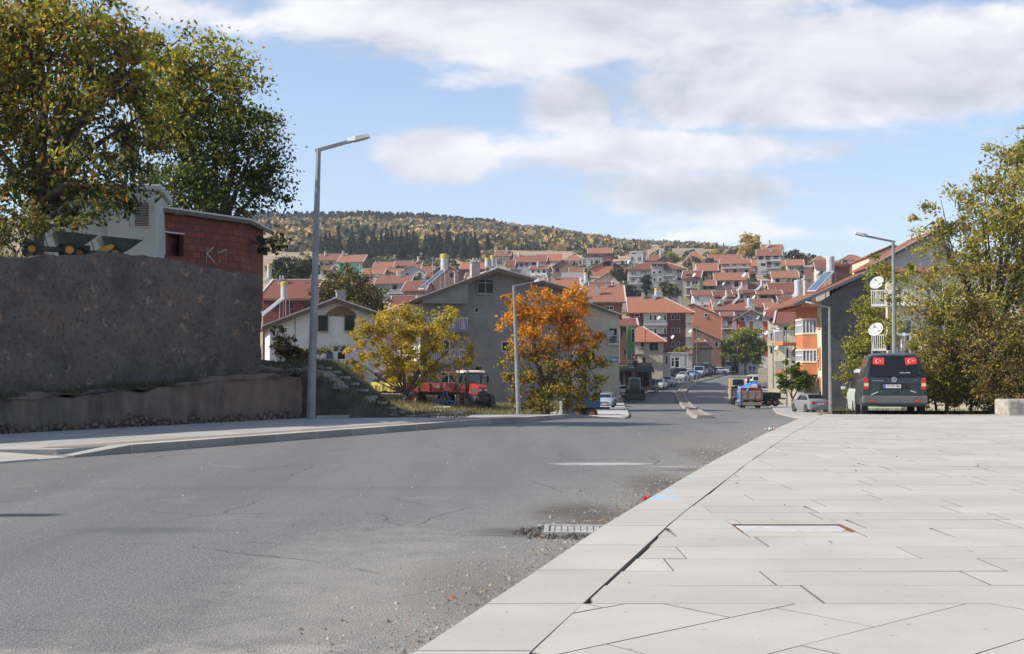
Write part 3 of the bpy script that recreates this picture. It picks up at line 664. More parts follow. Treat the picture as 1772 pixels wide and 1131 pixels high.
def wm2(m):
    t = NT(m.node_tree); tc = t.n('ShaderNodeTexCoord'); ob = tc.outputs['Object']; sp = t.n('ShaderNodeSeparateXYZ', Vector=ob)
    mp = t.n('ShaderNodeMapping', Vector=ob); mp.inputs['Scale'].default_value = (2.2, 2.2, .35)
    f1 = t.noise(mp.outputs[0], 1, 6, .65); f2 = t.noise(ob, 10, 6, .7); f4 = t.noise(ob, 2, 5, .6)
    vo = t.n('ShaderNodeTexVoronoi', Vector=ob, Scale=6.5); vo.feature = 'DISTANCE_TO_EDGE'; vo2 = t.n('ShaderNodeTexVoronoi', Vector=ob, Scale=6.5)
    c = t.ramp(f1, [(.3, (.065, .054, .047)), (.5, (.135, .112, .095)), (.68, (.23, .16, .115))])
    right = t.m('MULTIPLY', t.m('ADD', sp.outputs[0], 9.0), .25, clamp=True)
    c = t.mix(t.m('MULTIPLY', right, t.ramp(f4, [(.35, .2), (.65, .8)])), c, (.27, .17, .12))
    low = t.m('MULTIPLY', t.m('ADD', t.m('SUBTRACT', .22, sp.outputs[2]), t.m('MULTIPLY', t.m('SUBTRACT', f4, .5), .8)), 8, clamp=True)
    sc = t.mix(vo2.outputs[0], (.20, .15, .12), (.10, .085, .078)); sc = t.mix(t.ramp(vo.outputs[0], [(.0, .7), (.07, 0.)]), sc, (.045, .04, .036))
    c = t.mix(low, c, sc)
    b = t.n('ShaderNodeBsdfPrincipled', Roughness=.95); t.link(c, b.inputs[0]); b.inputs['Specular IOR Level'].default_value = .15
    h = t.m('ADD', t.m('MULTIPLY', f2, .4), t.m('MULTIPLY', low, t.ramp(vo.outputs[0], [(.0, 0.), (.15, 1.)])))
    bp = t.n('ShaderNodeBump', Strength=.9, Distance=.08, Height=h); t.link(bp.outputs[0], b.inputs['Normal'])
    o = t.n('ShaderNodeOutputMaterial'); t.link(b.outputs[0], o.inputs[0])
wm2(MW2)
def wx(y): return -9.7 + .6 * (y - 21.8)
def wall_grid(name, path, zlo, zhi, mt, amp, fr, cell=.09, seed=0, thick=.5, top_rough=.05):
    """front face follows path(s)->(x,y); displaced like rough render; top and back close it"""
    n = len(path); V = []; nz = 22
    P2 = np.array(path); dx = np.gradient(P2[:, 0]); dy = np.gradient(P2[:, 1]); L = np.hypot(dx, dy); nx_, ny_ = dy / L, -dx / L
    rows = []
    for i in range(n):
        for j in range(nz + 1):
            q = j / nz; a, b_ = zlo(path[i][1]), zhi(path[i][1]) + (mnoise.noise(Vector((i * .35, 3.3, seed))) * top_rough + mnoise.noise(Vector((i * .09, 8.3, seed))) * top_rough * 1.5); z = a + (b_ - a) * q
            d = (mnoise.fractal(Vector((path[i][0] * fr, path[i][1] * fr, z * fr + seed)), .8, 2.0, 4)) * amp
            V.append((path[i][0] + nx_[i] * d, path[i][1] + ny_[i] * d, z))
        z = V[-1][2]; d = mnoise.noise(Vector((i * .5, 1, seed))) * .04
        V.append((path[i][0] - nx_[i] * thick * .5, path[i][1] - ny_[i] * thick * .5, z + d)); V.append((path[i][0] - nx_[i] * thick, path[i][1] - ny_[i] * thick, z - .02)); V.append((path[i][0] - nx_[i] * thick, path[i][1] - ny_[i] * thick, zlo(path[i][1])))
    k = nz + 4; F = [(i * k + j, (i + 1) * k + j, (i + 1) * k + j + 1, i * k + j + 1) for i in range(n - 1) for j in range(k - 1)]
    o = fast_mesh(name, np.array(V), np.array(F), mt, smooth=False); return o
def path_line(y0, y1, off, step):
    ns = int((y1 - y0) / step); return [(wx(y0 + (y1 - y0) * i / ns) - off * .86, y0 + (y1 - y0) * i / ns + off * .5) for i in range(ns + 1)]
lowpath = path_line(2, 29.0, 0, .11) + [(-5.35, 29.25), (-5.4, 29.6), (-5.7, 30.2), (-6.2, 31), (-6.9, 32)]
o = wall_grid('retaining_wall', lowpath, lambda y: -.15, lambda y: float(np.interp(y, [2, 21.8, 25, 29, 33], [.5, .66, .88, 1.12, 1.5])), MW2, .09, 1.6, seed=5, thick=.75, top_rough=.10)
tag(o, 'low stained concrete wall with rubble foot along the left pavement, under the tall wall', 'wall')
yy0 = 25.7
upath = [(-10.25 - .3 + .6 * (y - 22.35), y) for y in np.arange(2, 28.9, .11)] + [(-6.30, 28.95), (-6.36, 29.2), (-6.55, 29.6), (-6.95, 30.6), (-7.6, 33), (-8.4, 37), (-9.6, 43)]
o = wall_grid('retaining_wall', upath, lambda y: .4 if y < 28 else .8, lambda y: float(np.interp(y, [2, 22.3, 24.6, 25.1, 26.5, 28.8, 34, 43], [3.3, 3.46, 3.62, 3.80, 3.80, 3.64, 3.6, 3.6])), MW, .075, 2.2, seed=1, thick=.5, top_rough=.05)
tag(o, 'tall grey rubble wall with rough render holding up the yard on the left', 'wall')
# yard on top of the wall
MY = mat('yard_earth', (.12, .10, .07), (.20, .17, .12), 2, .95, .5, 20)
mb = MB(); pts = [(-45, 2), (-22.8, 2), (-7.1, 28.6), (-7.1, 29.5), (-10.2, 43.4), (-18, 52), (-45, 60)]
mb.slab([(q[0], q[1], 3.5) for q in pts], 3.7); tag(mb.build('yard_ground', MY), kind='structure')
g = np.random.default_rng(8)
def grass(name, pts, h, seed, colors, w=.012, lean=.35):
    g = np.random.default_rng(seed); n = len(pts); a = g.uniform(0, 6.28, n); hh = h * g.uniform(.4, 1.3, n); dx = np.stack([np.cos(a), np.sin(a), np.zeros(n)], -1)
    ln = g.normal(0, lean, (n, 3)) * hh[:, None]; ln[:, 2] = 0; up_ = np.array([0, 0, 1]) * hh[:, None]
    V = np.stack([pts - dx * w, pts + dx * w, pts + up_ + ln], 1).reshape(-1, 3); F = np.arange(3 * n).reshape(n, 3)
    return tag(fast_mesh(name, V, F, LEAF, None, pal(colors, n, g)), kind='stuff')
# grass on the ledge between both walls
ys_ = g.uniform(12, 29.6, 9000); zz = np.interp(ys_, [2, 21.8, 25, 29, 33], [.5, .66, .88, 1.12, 1.5]); off = g.uniform(.0, .75, 9000)
LP_ = np.stack([-9.7 + .6 * (ys_ - 21.8) - off * .86, ys_ + off * .5, zz - .04], -1); keep = (mnoise and np.array([mnoise.noise(Vector((a * .9, 4, 0))) for a in ys_]) > -.25) | (ys_ > 26)
keep &= np.array([mnoise.noise(Vector((a * 2.3, 1, 0))) for a in ys_]) > -.2
led = [(-9.7 + .6 * (y_ - 21.8), y_) for y_ in np.arange(2, 29.8, .2)]; V = []
for (a_, b_) in led:
    z_ = float(np.interp(b_, [2, 21.8, 25, 29, 33], [.5, .66, .88, 1.12, 1.5]))
    for k in range(7): o_ = -.05 + .14 * k; V.append((a_ - o_ * .86, b_ + o_ * .5, z_ - .05 + .05 * math.sin(k * .9) + .09 * mnoise.noise(Vector((b_ * 2.2, k * .5, 4)))))
tag(fast_mesh('ledge_soil', np.array(V), np.array([(i * 7 + k, i * 7 + k + 1, (i + 1) * 7 + k + 1, (i + 1) * 7 + k) for i in range(len(led) - 1) for k in range(6)]), mat('ledge_soil', (.045, .038, .03), (.12, .095, .07), 6, .95, .8, 22)), kind='structure')
grass('ledge_grass', LP_[keep], .12, 2, [(3, (.06, .055, .03)), (1.5, (.05, .075, .025)), (2, (.15, .12, .07))], .012)
n = 2500; ys_ = g.uniform(14, 27.5, n); LP_ = np.stack([-10.9 + .6 * (np.minimum(ys_, 28.4) - 22.35) - g.uniform(0, 1.4, n), ys_, np.full(n, 3.48)], -1)
grass('yard_grass', LP_, .28, 3, [(2, (.10, .11, .04)), (2, (.22, .18, .09))], .014)

# ------------------------------------------------------------------ rubble slope and steps right of the wall
def mound(x, y):
    a = sstep(-2.4, -5.6, x + (y - 29) * .085) * (1.15 + .9 * sstep(30, 44, y)); return Rz(y) - .05 + a
n = 60; V = []; F = []
for i in range(n + 1):
    for j in range(n + 1):
        x = -8.8 + 7.6 * j / n - (i / n) * 2.6; y = 29.6 + 26 * i / n; z = mound(x, y) + mnoise.fractal(Vector((x * 1.5, y * 1.2, 0)), .7, 2, 4) * .13
        if i == 0: z = -.4; y += .02
        V.append((x, y, z))
F = [(i * (n + 1) + j, i * (n + 1) + j + 1, (i + 1) * (n + 1) + j + 1, (i + 1) * (n + 1) + j) for i in range(n) for j in range(n)]
tag(fast_mesh('embankment', np.array(V), np.array(F), mat('dark_soil', (.045, .04, .032), (.10, .085, .065), 3, .95, .6, 18)), kind='structure')
LPp = np.stack([g.uniform(-8, -1.2, 9000), g.uniform(29.8, 46, 9000), np.zeros(9000)], -1); LPp[:, 2] = [mound(a, b_) - .02 for a, b_ in LPp[:, :2]]
grass('embankment_grass', LPp, .2, 5, [(3, (.06, .065, .03)), (2, (.13, .11, .06)), (1, (.05, .09, .03))], .014)
STONEB = mat('field_stone', (.16, .13, .11), (.30, .25, .21), 3, .95, .5, 14)
rr = random.Random(12)
def rock(name, loc, r, label, group):
    bm = bmesh.new(); bmesh.ops.create_icosphere(bm, subdivisions=3, radius=r)
    sc = Vector((rr.uniform(.9, 1.4), rr.uniform(.7, 1.1), rr.uniform(.5, .8)))
    for v_ in bm.verts: v_.co = Vector((v_.co.x * sc.x, v_.co.y * sc.y, v_.co.z * sc.z)) * (1 + .25 * mnoise.noise(v_.co * (1.6 / r) + Vector(loc)))
    me = bpy.data.meshes.new(name); bm.to_mesh(me); bm.free(); me.materials.append(STONEB); o = bpy.data.objects.new(name, me); COL.objects.link(o); o.location = loc
    return tag(o, label, 'stone', group)
for i in range(22):
    x = rr.uniform(-5.9, -3.9); y = rr.uniform(29.9, 33); rock('field_stone', (x, y, mound(x, y) + .04), rr.uniform(.12, .3), 'rough field stone lying on the dark slope right of the wall', 'field stones on the slope')
# concrete steps climbing the slope to the left
STEP = mat('step_concrete', (.26, .25, .235), (.36, .35, .33), 2.5, .92, .4, 30)
st = empty('garden_steps', (0, 0, 0), 0, 'rough concrete steps climbing the dark slope beside the wall end', 'steps')
for i in range(10):
    q = i / 9; px = 682 - 142 * q; py = 717 - 70 * q; d = 33 + 3.2 * q; p = P(px, py, d); p.z = max(mound(p.x, d) + .06, p.z); MB().box(-.30, .30, -.10, .2, -.07, 0).build('step', STEP, st, bevel=.01, loc=tuple(p))
def lowwall(name, a, b_, z0, z1, th, mt, label, joints=0):
    r = empty(name, (0, 0, 0), 0, label, 'wall')
    a, b_ = Vector(a), Vector(b_); n = max(1, joints)
    for i in range(n):
        p, q = a.lerp(b_, i / n), a.lerp(b_, (i + .992) / n); MB().bar((p.x, p.y, (z0 + z1) / 2), (q.x, q.y, (z0 + z1) / 2), th, z1 - z0).build('wall_block', mt, r, bevel=.012)
    return r
lowwall('low_wall', (-5.0, 29.45, 0), (-3.05, 30.6, 0), -.3, .05, .2, STEP, 'low concrete edging between the lamp post and the foot of the steps', 2)
lowwall('low_wall', (-2.95, 31.3, 0), (-1.5, 34.5, 0), -.4, -.03, .2, STEP, 'low concrete edging right of the steps towards the farm trailer', 3)

# brick shed above the wall
def shed():
    A = P(276, 400, 33.0); B = P(418, 400, 35.3); C_ = P(456, 400, 37.2)
    r = empty('brick_shed', (B.x, B.y, 3.1), 0, 'small red hollow-brick shed with flat sheet roof and black opening on top of the wall', 'shed')
    a = Vector((A.x - B.x, A.y - B.y, 0)); c = Vector((C_.x - B.x, C_.y - B.y, 0)); H = 2.62
    la = a.length; N = Vector((-a.y, a.x, 0)).normalized();
    if N.y > 0: N = -N
    # wall with a real opening, built in a frame along the front
    root2 = r; mb = MB(); ua = a.normalized()
    holes = [(la * .72, la * .965, 1.42, 2.05)]
    wall_panel(mb, Vector((0, 0, 0)), ua, N, la, H, holes, .2)
    uc = c.normalized(); Nc = Vector((uc.y, -uc.x, 0)); wall_panel(mb, Vector((0, 0, 0)), uc, Nc, c.length, H - .0, [], .2)
    mb.quad(a, a + c, a + c + Vector((0, 0, H)), a + Vector((0, 0, H))); mb.quad(c, a + c, a + c + Vector((0, 0, H)), c + Vector((0, 0, H)))
    w_ = mb.build('wall', BRICK, r)
    # uv along the wall directions
    for p in w_.data.polygons:
        along = ua if abs(p.normal.dot(N)) > .7 else uc
        for li in p.loop_indices:
            q = w_.data.vertices[w_.data.loops[li].vertex_index].co; w_.data.uv_layers[0].data[li].uv = (q.dot(along), q.z)
    dk = MB(); dk.box(-.0, .02, 0, .02, 0, .02); o_ = ua * (la * .76) - N * .5
    m2 = MB(); m2.quad(ua * la * .6 - N * .6 + Vector((0, 0, 1.0)), ua * la * .995 - N * .6 + Vector((0, 0, 1.0)), ua * la * .995 - N * .6 + Vector((0, 0, 2.3)), ua * la * .6 - N * .6 + Vector((0, 0, 2.3))); m2.build('opening', DARKHOLE, r)
    rf = MB(); z = H; e = .28
    o0 = -ua * e + N * e - uc * 0; pts = [a + ua * e + N * e + Vector((0, 0, z + .16)), -ua * .12 + N * e + Vector((0, 0, z + .12)), c + uc * e - ua * .3 + Vector((0, 0, z + .06)), a + c + ua * e + uc * e + Vector((0, 0, z + .12))]
    rf.slab(pts, .05); roof = rf.build('roof', mat('sheet_metal_roof', (.4, .41, .42), (.5, .5, .5), 3, .5, metal=.2), r)
    bm_ = MB()
    for k in (.02, .16, .34, .6, .85): p = ua * la * k; bm_.bar(p - N * .3 + Vector((0, 0, z + .05)), p + N * .2 + Vector((0, 0, z + .05)), .09, .11)
    fs = MB(); fs.bar(pts[0] + Vector((0, 0, -.11)), pts[1] + Vector((0, 0, -.11)), .04, .12); fs.bar(pts[1] + Vector((0, 0, -.11)), pts[2] + Vector((0, 0, -.11)), .04, .12); fs.build('fascia', WOODF, roof)
    bm_.build('rafters', WOODF, r)
    fr_ = MB(); fr_.bar(ua * la * .72 + N * .03 + Vector((0, 0, 2.08)), ua * la * 1.0 + N * .03 + Vector((0, 0, 2.08)), .04, .03); fr_.build('lintel', STEEL, r)
    # sprayed letters
    sp = MB()
    def stroke(p, q, w0=.035):
        mp = lambda s: ua * (la * s[0]) + N * .012 + Vector((0, 0, s[1])); sp.bar(mp(p), mp(q), .006, w0)
    for a_, b_ in [((.440, 1.78), (.445, 1.32)), ((.355, 1.80), (.44, 1.56)), ((.44, 1.57), (.34, 1.33)), ((.30, 1.62), (.20, 1.76)), ((.30, 1.62), (.30, 1.74)), ((.20, 1.78), (.205, 1.34)), ((.285, 1.42), (.275, 1.36))]: stroke(a_, b_)
    sp.build('graffiti', mat('white_spray', (.45, .43, .45), (.3, .2, .19), 20, .9), r)
def wall_panel(mb, O, U, N, W, H, holes, dep=.16, z0=0):
    """vertical wall in the plane O,U,z with outward normal N, rectangular holes (x0,x1,z0,z1) with reveals"""
    xs = sorted({0, W, *[h[0] for h in holes], *[h[1] for h in holes]}); zs = sorted({z0, H, *[h[2] for h in holes], *[h[3] for h in holes]})
    pt = lambda x, z, k=0: O + U * x + Vector((0, 0, z)) - N * k
    for i in range(len(xs) - 1):
        for j in range(len(zs) - 1):
            cx, cz = (xs[i] + xs[i + 1]) / 2, (zs[j] + zs[j + 1]) / 2
            if any(h[0] < cx < h[1] and h[2] < cz < h[3] for h in holes): continue
            mb.quad(pt(xs[i], zs[j]), pt(xs[i + 1], zs[j]), pt(xs[i + 1], zs[j + 1]), pt(xs[i], zs[j + 1]))
    for (a, b_, c, d) in holes:
        mb.quad(pt(a, c), pt(b_, c), pt(b_, c, dep), pt(a, c, dep)); mb.quad(pt(a, d), pt(b_, d), pt(b_, d, dep), pt(a, d, dep))
        mb.quad(pt(a, c), pt(a, d), pt(a, d, dep), pt(a, c, dep)); mb.quad(pt(b_, c), pt(b_, d), pt(b_, d, dep), pt(b_, c, dep))
def window(parent, O, U, N, h, style='w', dep=.12, arch=False):
    a, b_, c, d = h; pt = lambda x, z, k=0: O + U * x + Vector((0, 0, z)) - N * k
    fm = {'w': WHITEF, 'g': GREYF, 'o': WOODF, 'n': None, 'c': WHITEF}[style]
    if style == 'n':
        m2 = MB(); m2.quad(pt(a, c, dep), pt(b_, c, dep), pt(b_, d, dep), pt(a, d, dep)); return m2.build('window_opening', DARKHOLE, parent)
    fw = min(.07, (b_ - a) * .09) ; m1 = MB(); ht = .05
    def rail(x0, z0, x1, z1): m1.bar(pt(x0, z0, dep - .03), pt(x1, z1, dep - .03), ht, fw)
    rail(a, c + fw / 2, b_, c + fw / 2); rail(a, d - fw / 2, b_, d - fw / 2)
    def post(x): m1.add([pt(x - fw / 2, c, dep - .06), pt(x + fw / 2, c, dep - .06), pt(x + fw / 2, d, dep - .06), pt(x - fw / 2, d, dep - .06), pt(x - fw / 2, c, dep), pt(x + fw / 2, c, dep), pt(x + fw / 2, d, dep), pt(x - fw / 2, d, dep)], [(0, 1, 2, 3), (0, 4, 5, 1), (1, 5, 6, 2), (2, 6, 7, 3), (3, 7, 4, 0)])
    post(a + fw / 2); post(b_ - fw / 2)
    nm = max(1, round((b_ - a) / .75))
    for k in range(1, nm): post(a + (b_ - a) * k / nm)
    if (d - c) > 1.25: rail(a, d - (d - c) * .28, b_, d - (d - c) * .28)
    f = m1.build('window', fm, parent, fix=False)
    m2 = MB(); m2.quad(pt(a, c, dep - .01), pt(b_, c, dep - .01), pt(b_, d, dep - .01), pt(a, d, dep - .01)); m2.build('pane', PANE_L if style == 'c' else PANE, f)
    if (b_ - a) > .6:
        m3 = MB(); m3.bar(pt(a - .06, c - .04, -.05), pt(b_ + .06, c - .04, -.05), .14, .05); m3.build('sill', CONC, f)
    return f
shed()

# ------------------------------------------------------------------ house builder
HOUSES = []
def house(label, x0, x1, yb, ye, yr, d, depth=8., yaw=0., roof='x', wall='grey', rm='t', wins=(), auto=None, chim=(), ax=None, over=.45, name='house', cat='house', group=None, side=None, balc=(), wall_side=None, drop=None, verge=True, dish=(), style='w'):
    th = R_(yaw); A = P(x0, yb, d); t1 = P(x1, yb, 1).x; c, s_ = math.cos(th), math.sin(th)
    W = (t1 * A.y - A.x) / (c - t1 * s_); root = empty(name, (A.x, A.y, A.z), th, label, cat, group)
    dd = lambda u: d + u * s_
    def ux(px):
        tt = P(px, yb, 1).x; return (tt * A.y - A.x) / (c - tt * s_)
    def zz(py, u=W / 2, off=0): return P(886, py, dd(u) + off * c).z - A.z
    ground = min(T(A.x, A.y), T(A.x + W, A.y), T(A.x, A.y + depth), T(A.x + W, A.y + depth)) - A.z
    zb = min(-.6, ground - .3) if drop is None else -drop
    U, N, V0 = Vector((1, 0, 0)), Vector((0, -1, 0)), Vector((0, 0, 0))
    if isinstance(ye, tuple): zeL, zeR = zz(ye[0], 0), zz(ye[1], W)
    else: zeL = zeR = zz(ye)
    ze = min(zeL, zeR)
    holes = []; wl = []
    for w_ in wins:
        a, b_ = ux(w_[0]), ux(w_[1]); hi, lo = zz(w_[2], (a + b_) / 2), zz(w_[3], (a + b_) / 2); wl.append(((a, b_, lo, hi), w_[4] if len(w_) > 4 else style))
    if auto:
        r_, k_, st_ = auto[0], auto[1], (auto[2] if len(auto) > 2 else style); fl = ze / r_ if ze / r_ > 1.2 else ze
        rq = random.Random(int(x0 * 7 + yb))
        for i in range(r_):
            for j in range(k_):
                cx = W * (j + .5 + rq.uniform(-.12, .12)) / k_; ww = min(1.5, W / k_ * .55) * rq.uniform(.7, 1.0); zt = ze - .35 * min(1, fl / 2.5) - i * fl; hh = min(1.35, fl * .52)
                wl.append(((cx - ww / 2, cx + ww / 2, zt - hh, zt), st_))
    front = [(h, s2) for h, s2 in wl if h[3] < ze - .03 and h[0] > .02 and h[1] < W - .02]; other = [q for q in wl if q not in front]
    mb = MB(); mb.use(PL[wall]); wall_panel(mb, V0, U, N, W, ze, [h for h, _ in front], .16, zb)
    hz = max(zeL, zeR)
    WS = PL[wall_side] if wall_side else PL[wall]
    sideh = []
    if side:      # (which, rows, cols)
        wh, r_, k_ = side[:3]; fl = ze / r_
        for i in range(r_):
            for j in range(k_):
                cx = depth * (j + .5) / k_; ww = min(1.2, depth / k_ * .5); zt = ze - .5 - i * fl; sideh.append((cx - ww / 2, cx + ww / 2, zt - min(1.3, fl * .5), zt))
    mb.use(WS)
    for wh, ox, zt, NN in (('L', 0, zeL, Vector((-1, 0, 0))), ('R', W, zeR, Vector((1, 0, 0)))):
        hs = sideh if side and side[0] in (wh, 'B') else []
        wall_panel(mb, Vector((ox, 0, 0)), Vector((0, 1, 0)), NN, depth, min(zt, ze) if roof != 'y' else zt, hs, .16, zb)
        for h in hs: window(root, Vector((ox, 0, 0)), Vector((0, 1, 0)), NN, h, side[3] if len(side) > 3 else 'w')
    mb.use(PL[wall]); mb.quad((0, depth, zb), (W, depth, zb), (W, depth, ze), (0, depth, ze))
    RM = TL.get({'t': 't2233t2d'[int(x0 * 3 + yb) % 8], 'o': 'oo3o'[int(x0 + yb) % 4]}.get(rm, rm), TILE) if d > 150 else TL.get(rm, TILE); rf = MB(); rf.use(RM); vg = []; tk = .12
    if roof == 'x':
        hr = zz(yr, W / 2, depth / 2); sl_ = (hr - ze) / (depth / 2); zo = ze - sl_ * over
        rf.slab([(-over, -over, zo), (W + over, -over, zo), (W + over, depth / 2, hr), (-over, depth / 2, hr)], tk)
        rf.slab([(-over, depth / 2 + .004, hr), (W + over, depth / 2 + .004, hr), (W + over, depth + over, zo), (-over, depth + over, zo)], tk)
        for ox in (0, W): mb.use(WS); mb.add([(ox, 0, ze), (ox, depth, ze), (ox, depth / 2, hr - tk)], [(0, 1, 2)])
        vg = [((-over, -over, zo), (-over, depth / 2, hr)), ((W + over, -over, zo), (W + over, depth / 2, hr)), ((-over, depth / 2, hr), (W + over, depth / 2, hr))]
        rz = lambda u, y: hr - abs(y - depth / 2) * sl_; yc = depth / 2 - .5
    elif roof == 'y':
        ua = ux(ax) if ax else W / 2; hr = zz(yr, ua); sL = (hr - zeL) / ua; sR = (hr - zeR) / (W - ua)
        rf.slab([(-over, -over, zeL - sL * over), (ua, -over, hr), (ua, depth + over, hr), (-over, depth + over, zeL - sL * over)], tk)
        rf.slab([(ua + .004, -over, hr), (W + over, -over, zeR - sR * over), (W + over, depth + over, zeR - sR * over), (ua + .004, depth + over, hr)], tk)
        for oy in (0, depth): mb.use(PL[wall]); mb.add([(0, oy, ze), (W, oy, ze), (W, oy, zeR - .01), (ua, oy, hr - tk), (0, oy, zeL - .01)], [(0, 1, 2, 3, 4)])
        vg = [((-over, -over, zeL - sL * over), (ua, -over, hr)), ((ua, -over, hr), (W + over, -over, zeR - sR * over)), ((ua, -over, hr), (ua, depth + over, hr))]
        rz = lambda u, y: hr - ((ua - u) * sL if u < ua else (u - ua) * sR); yc = 2.0
    elif roof == 'hip':
        rd = min(depth / 2, W / 2 * .95); hr = zz(yr, W / 2, rd); e0, e1, q0, q1 = -over, W + over, -over, depth + over; r0, r1 = rd * .85, W - rd * .85; zo = ze - (hr - ze) / rd * over
        if r1 < r0: r0 = r1 = W / 2
        ym = depth / 2
        a, b_, c_, d_ = (e0, q0, zo), (e1, q0, zo), (e1, q1, zo), (e0, q1, zo); e, f = (r0, ym, hr), (r1, ym, hr)
        rf.add([a, b_, c_, d_, e, f], [(0, 1, 5, 4), (1, 2, 5), (2, 3, 4, 5), (3, 0, 4)]); rf.add([a, b_, c_, d_], [(0, 3, 2, 1)])
        rf.box(e0, e1, q0, q1, zo - .1, zo - .004)
        vg = [(a, e), (b_, f), (e, f)]; rz = lambda u, y: hr - .3; yc = ym - .5
    elif roof == 'hipr':
        rd = depth / 2; hr = zz(yr, W / 2, rd); e0, e1, q0, q1 = -over, W + over, -over, depth + over; zo = ze - (hr - ze) / rd * over; r1 = ux(ax) if ax else W * .55; ym = depth / 2
        a, b_, c_, d_ = (e0, q0, zo), (e1, q0, zo), (e1, q1, zo), (e0, q1, zo); e, f = (e0, ym, hr), (r1, ym, hr)
        rf.add([a, b_, c_, d_, e, f], [(0, 1, 5, 4), (1, 2, 5), (2, 3, 4, 5)]); rf.add([a, b_, c_, d_], [(0, 3, 2, 1)]); mb.use(WS); mb.add([(0, 0, ze - .05), (0, depth, ze - .05), (0, ym, hr - .1)], [(0, 1, 2)])
        rf.box(e0, e1, q0, q1, zo - .1, zo - .004); vg = [(a, e), (b_, f), (e, f)]; rz = lambda u, y: hr - .3; yc = ym - .5
    else:
        hr = zz(yr) if yr else ze + .3; hr = max(hr, ze + .1); mb.use(PL[wall]); rf.cur = 0; rf.mats = [CONC]; rf.box(-.12, W + .12, -.12, depth + .12, ze, hr); rz = lambda u, y: hr; yc = depth / 2
    wo = mb.build('wall', None, root); ro = rf.build('roof', None, root, swap=(roof == 'y'))
    if verge and roof in ('x', 'y', 'hip', 'hipr') and rm != 's' and vg:
        vm = MB()
        for p, q in vg: vm.bar(Vector(p) + Vector((0, 0, .05)), Vector(q) + Vector((0, 0, .05)), .2, .1)
        vm.build('ridge_mortar', MORTAR, ro, fix=False)
    if d < 300 and roof in ('x', 'y', 'hip'):
        em = MB()
        if roof == 'x': em.bar((-over, -over - .012, zo - .12), (W + over, -over - .012, zo - .12), .03, .2)
        if roof == 'y':
            em.bar((-over, -over - .02, zeL - sL * over - .16), (ua, -over - .02, hr - .16), .04, .22); em.bar((ua, -over - .02, hr - .16), (W + over, -over - .02, zeR - sR * over - .16), .04, .22)
        if em.f: em.build('fascia', WOODF, ro, fix=False)
    for h, s2 in front: window(root, V0, U, N, h, s2)
    for h, s2 in other: window(root, V0 - Vector((0, .12, 0)) - N * 0, U, N, h, s2, .06)
    for cq in chim:
        cp, ct = cq[0], cq[1]; cw = cq[2] if len(cq) > 2 else .55; u_ = min(max(ux(cp), .3), W - .3); yy = cq[3] if len(cq) > 3 else yc; zt = max(P(886, ct, dd(u_) + yy).z - A.z, rz(u_, yy) + .3)
        cm = MB(); cm.box(u_ - cw / 2, u_ + cw / 2, yy - cw / 2, yy + cw / 2, rz(u_, yy) - .6, zt); cm.box(u_ - cw / 2 - .07, u_ + cw / 2 + .07, yy - cw / 2 - .07, yy + cw / 2 + .07, zt + .002, zt + .08)
        if len(cq) > 4:
            for e_ in (-.15, .15): cm.cyl((u_ + e_, yy, zt + .08), (u_ + e_, yy, zt + .45), .1, .08, 8)
        cm.build('chimney', cq[5] if len(cq) > 5 else CONC, ro)
    for b_ in balc:     # (px0, px1, py_floor, depth[, rail height px, material])
        a_, e_ = ux(b_[0]), ux(b_[1]); zf = zz(b_[2], (a_ + e_) / 2); dp = b_[3]; mt = b_[4] if len(b_) > 4 else PL['white']
        m1 = MB(); m1.box(a_, e_, -dp, -.005, zf - .16, zf); bo = m1.build('balcony', mt, root)
        m2 = MB(); 
        for (p, q) in (((a_, -dp + .04), (e_, -dp + .04)), ((a_ + .03, -dp + .04), (a_ + .03, 0)), ((e_ - .03, -dp + .04), (e_ - .03, 0))):
            m2.bar((p[0], p[1], zf + .95), (q[0], q[1], zf + .95), .06, .06); L = max(1, int((Vector(p) - Vector(q)).length / .14))
            for k in range(L + 1): r0 = Vector(p).lerp(Vector(q), k / L); m2.bar((r0.x, r0.y, zf), (r0.x, r0.y, zf + .93), .025, .025)
        m2.build('railing', STEEL if len(b_) < 6 else b_[5], bo, fix=False)
    for q in dish:
        u_ = ux(q[0]); z_ = zz(q[1], u_); m1 = MB(); dish_geo(m1, Vector((u_, -.45, z_)), q[2] if len(q) > 2 else .45, -.9); m1.cyl((u_, -.4, z_), (u_, .02, z_ - .1), .03, n=5); m1.build('satellite_dish', PL['white'], root, fix=False)
    root['_w'] = W; HOUSES.append(root)
    return root, dict(W=W, ux=ux, zz=zz, A=A, rz=rz, ze=ze, zb=zb, ro=ro, wo=wo, U=U, N=N)
def dish_geo(mb, c, r, az, el=.65, n=18):
    """shallow dish facing azimuth az (0 = towards -Y, negative = left)"""
    M = Matrix.Translation(c) @ Matrix.Rotation(az, 4, 'Z') @ Matrix.Rotation(PI / 2 - el * .9, 4, 'X'); k = 4; vs = []
    for i in range(k + 1):
        rr_ = r * i / k
        for j in range(n): th = 2 * PI * j / n; vs.append(M @ Vector((rr_ * math.cos(th), rr_ * math.sin(th) * 1.08, .22 * rr_ * rr_ / r)))
    for j in range(n): th = 2 * PI * j / n; vs.append(M @ Vector((r * math.cos(th), r * math.sin(th) * 1.08, .22 * r - .03)))
    mb.add(vs, [(i * n + j, i * n + (j + 1) % n, (i + 1) * n + (j + 1) % n, (i + 1) * n + j) for i in range(k + 1) for j in range(n)])
    tip = M @ Vector((0, 0, .75 * r))
    for th in (0, 2.1, 4.2): mb.bar(M @ Vector((r * .95 * math.cos(th), r * .95 * math.sin(th), .2 * r)), tip, .018, .018)
    mb.box(tip.x - .05, tip.x + .05, tip.y - .05, tip.y + .05, tip.z - .05, tip.z + .05)
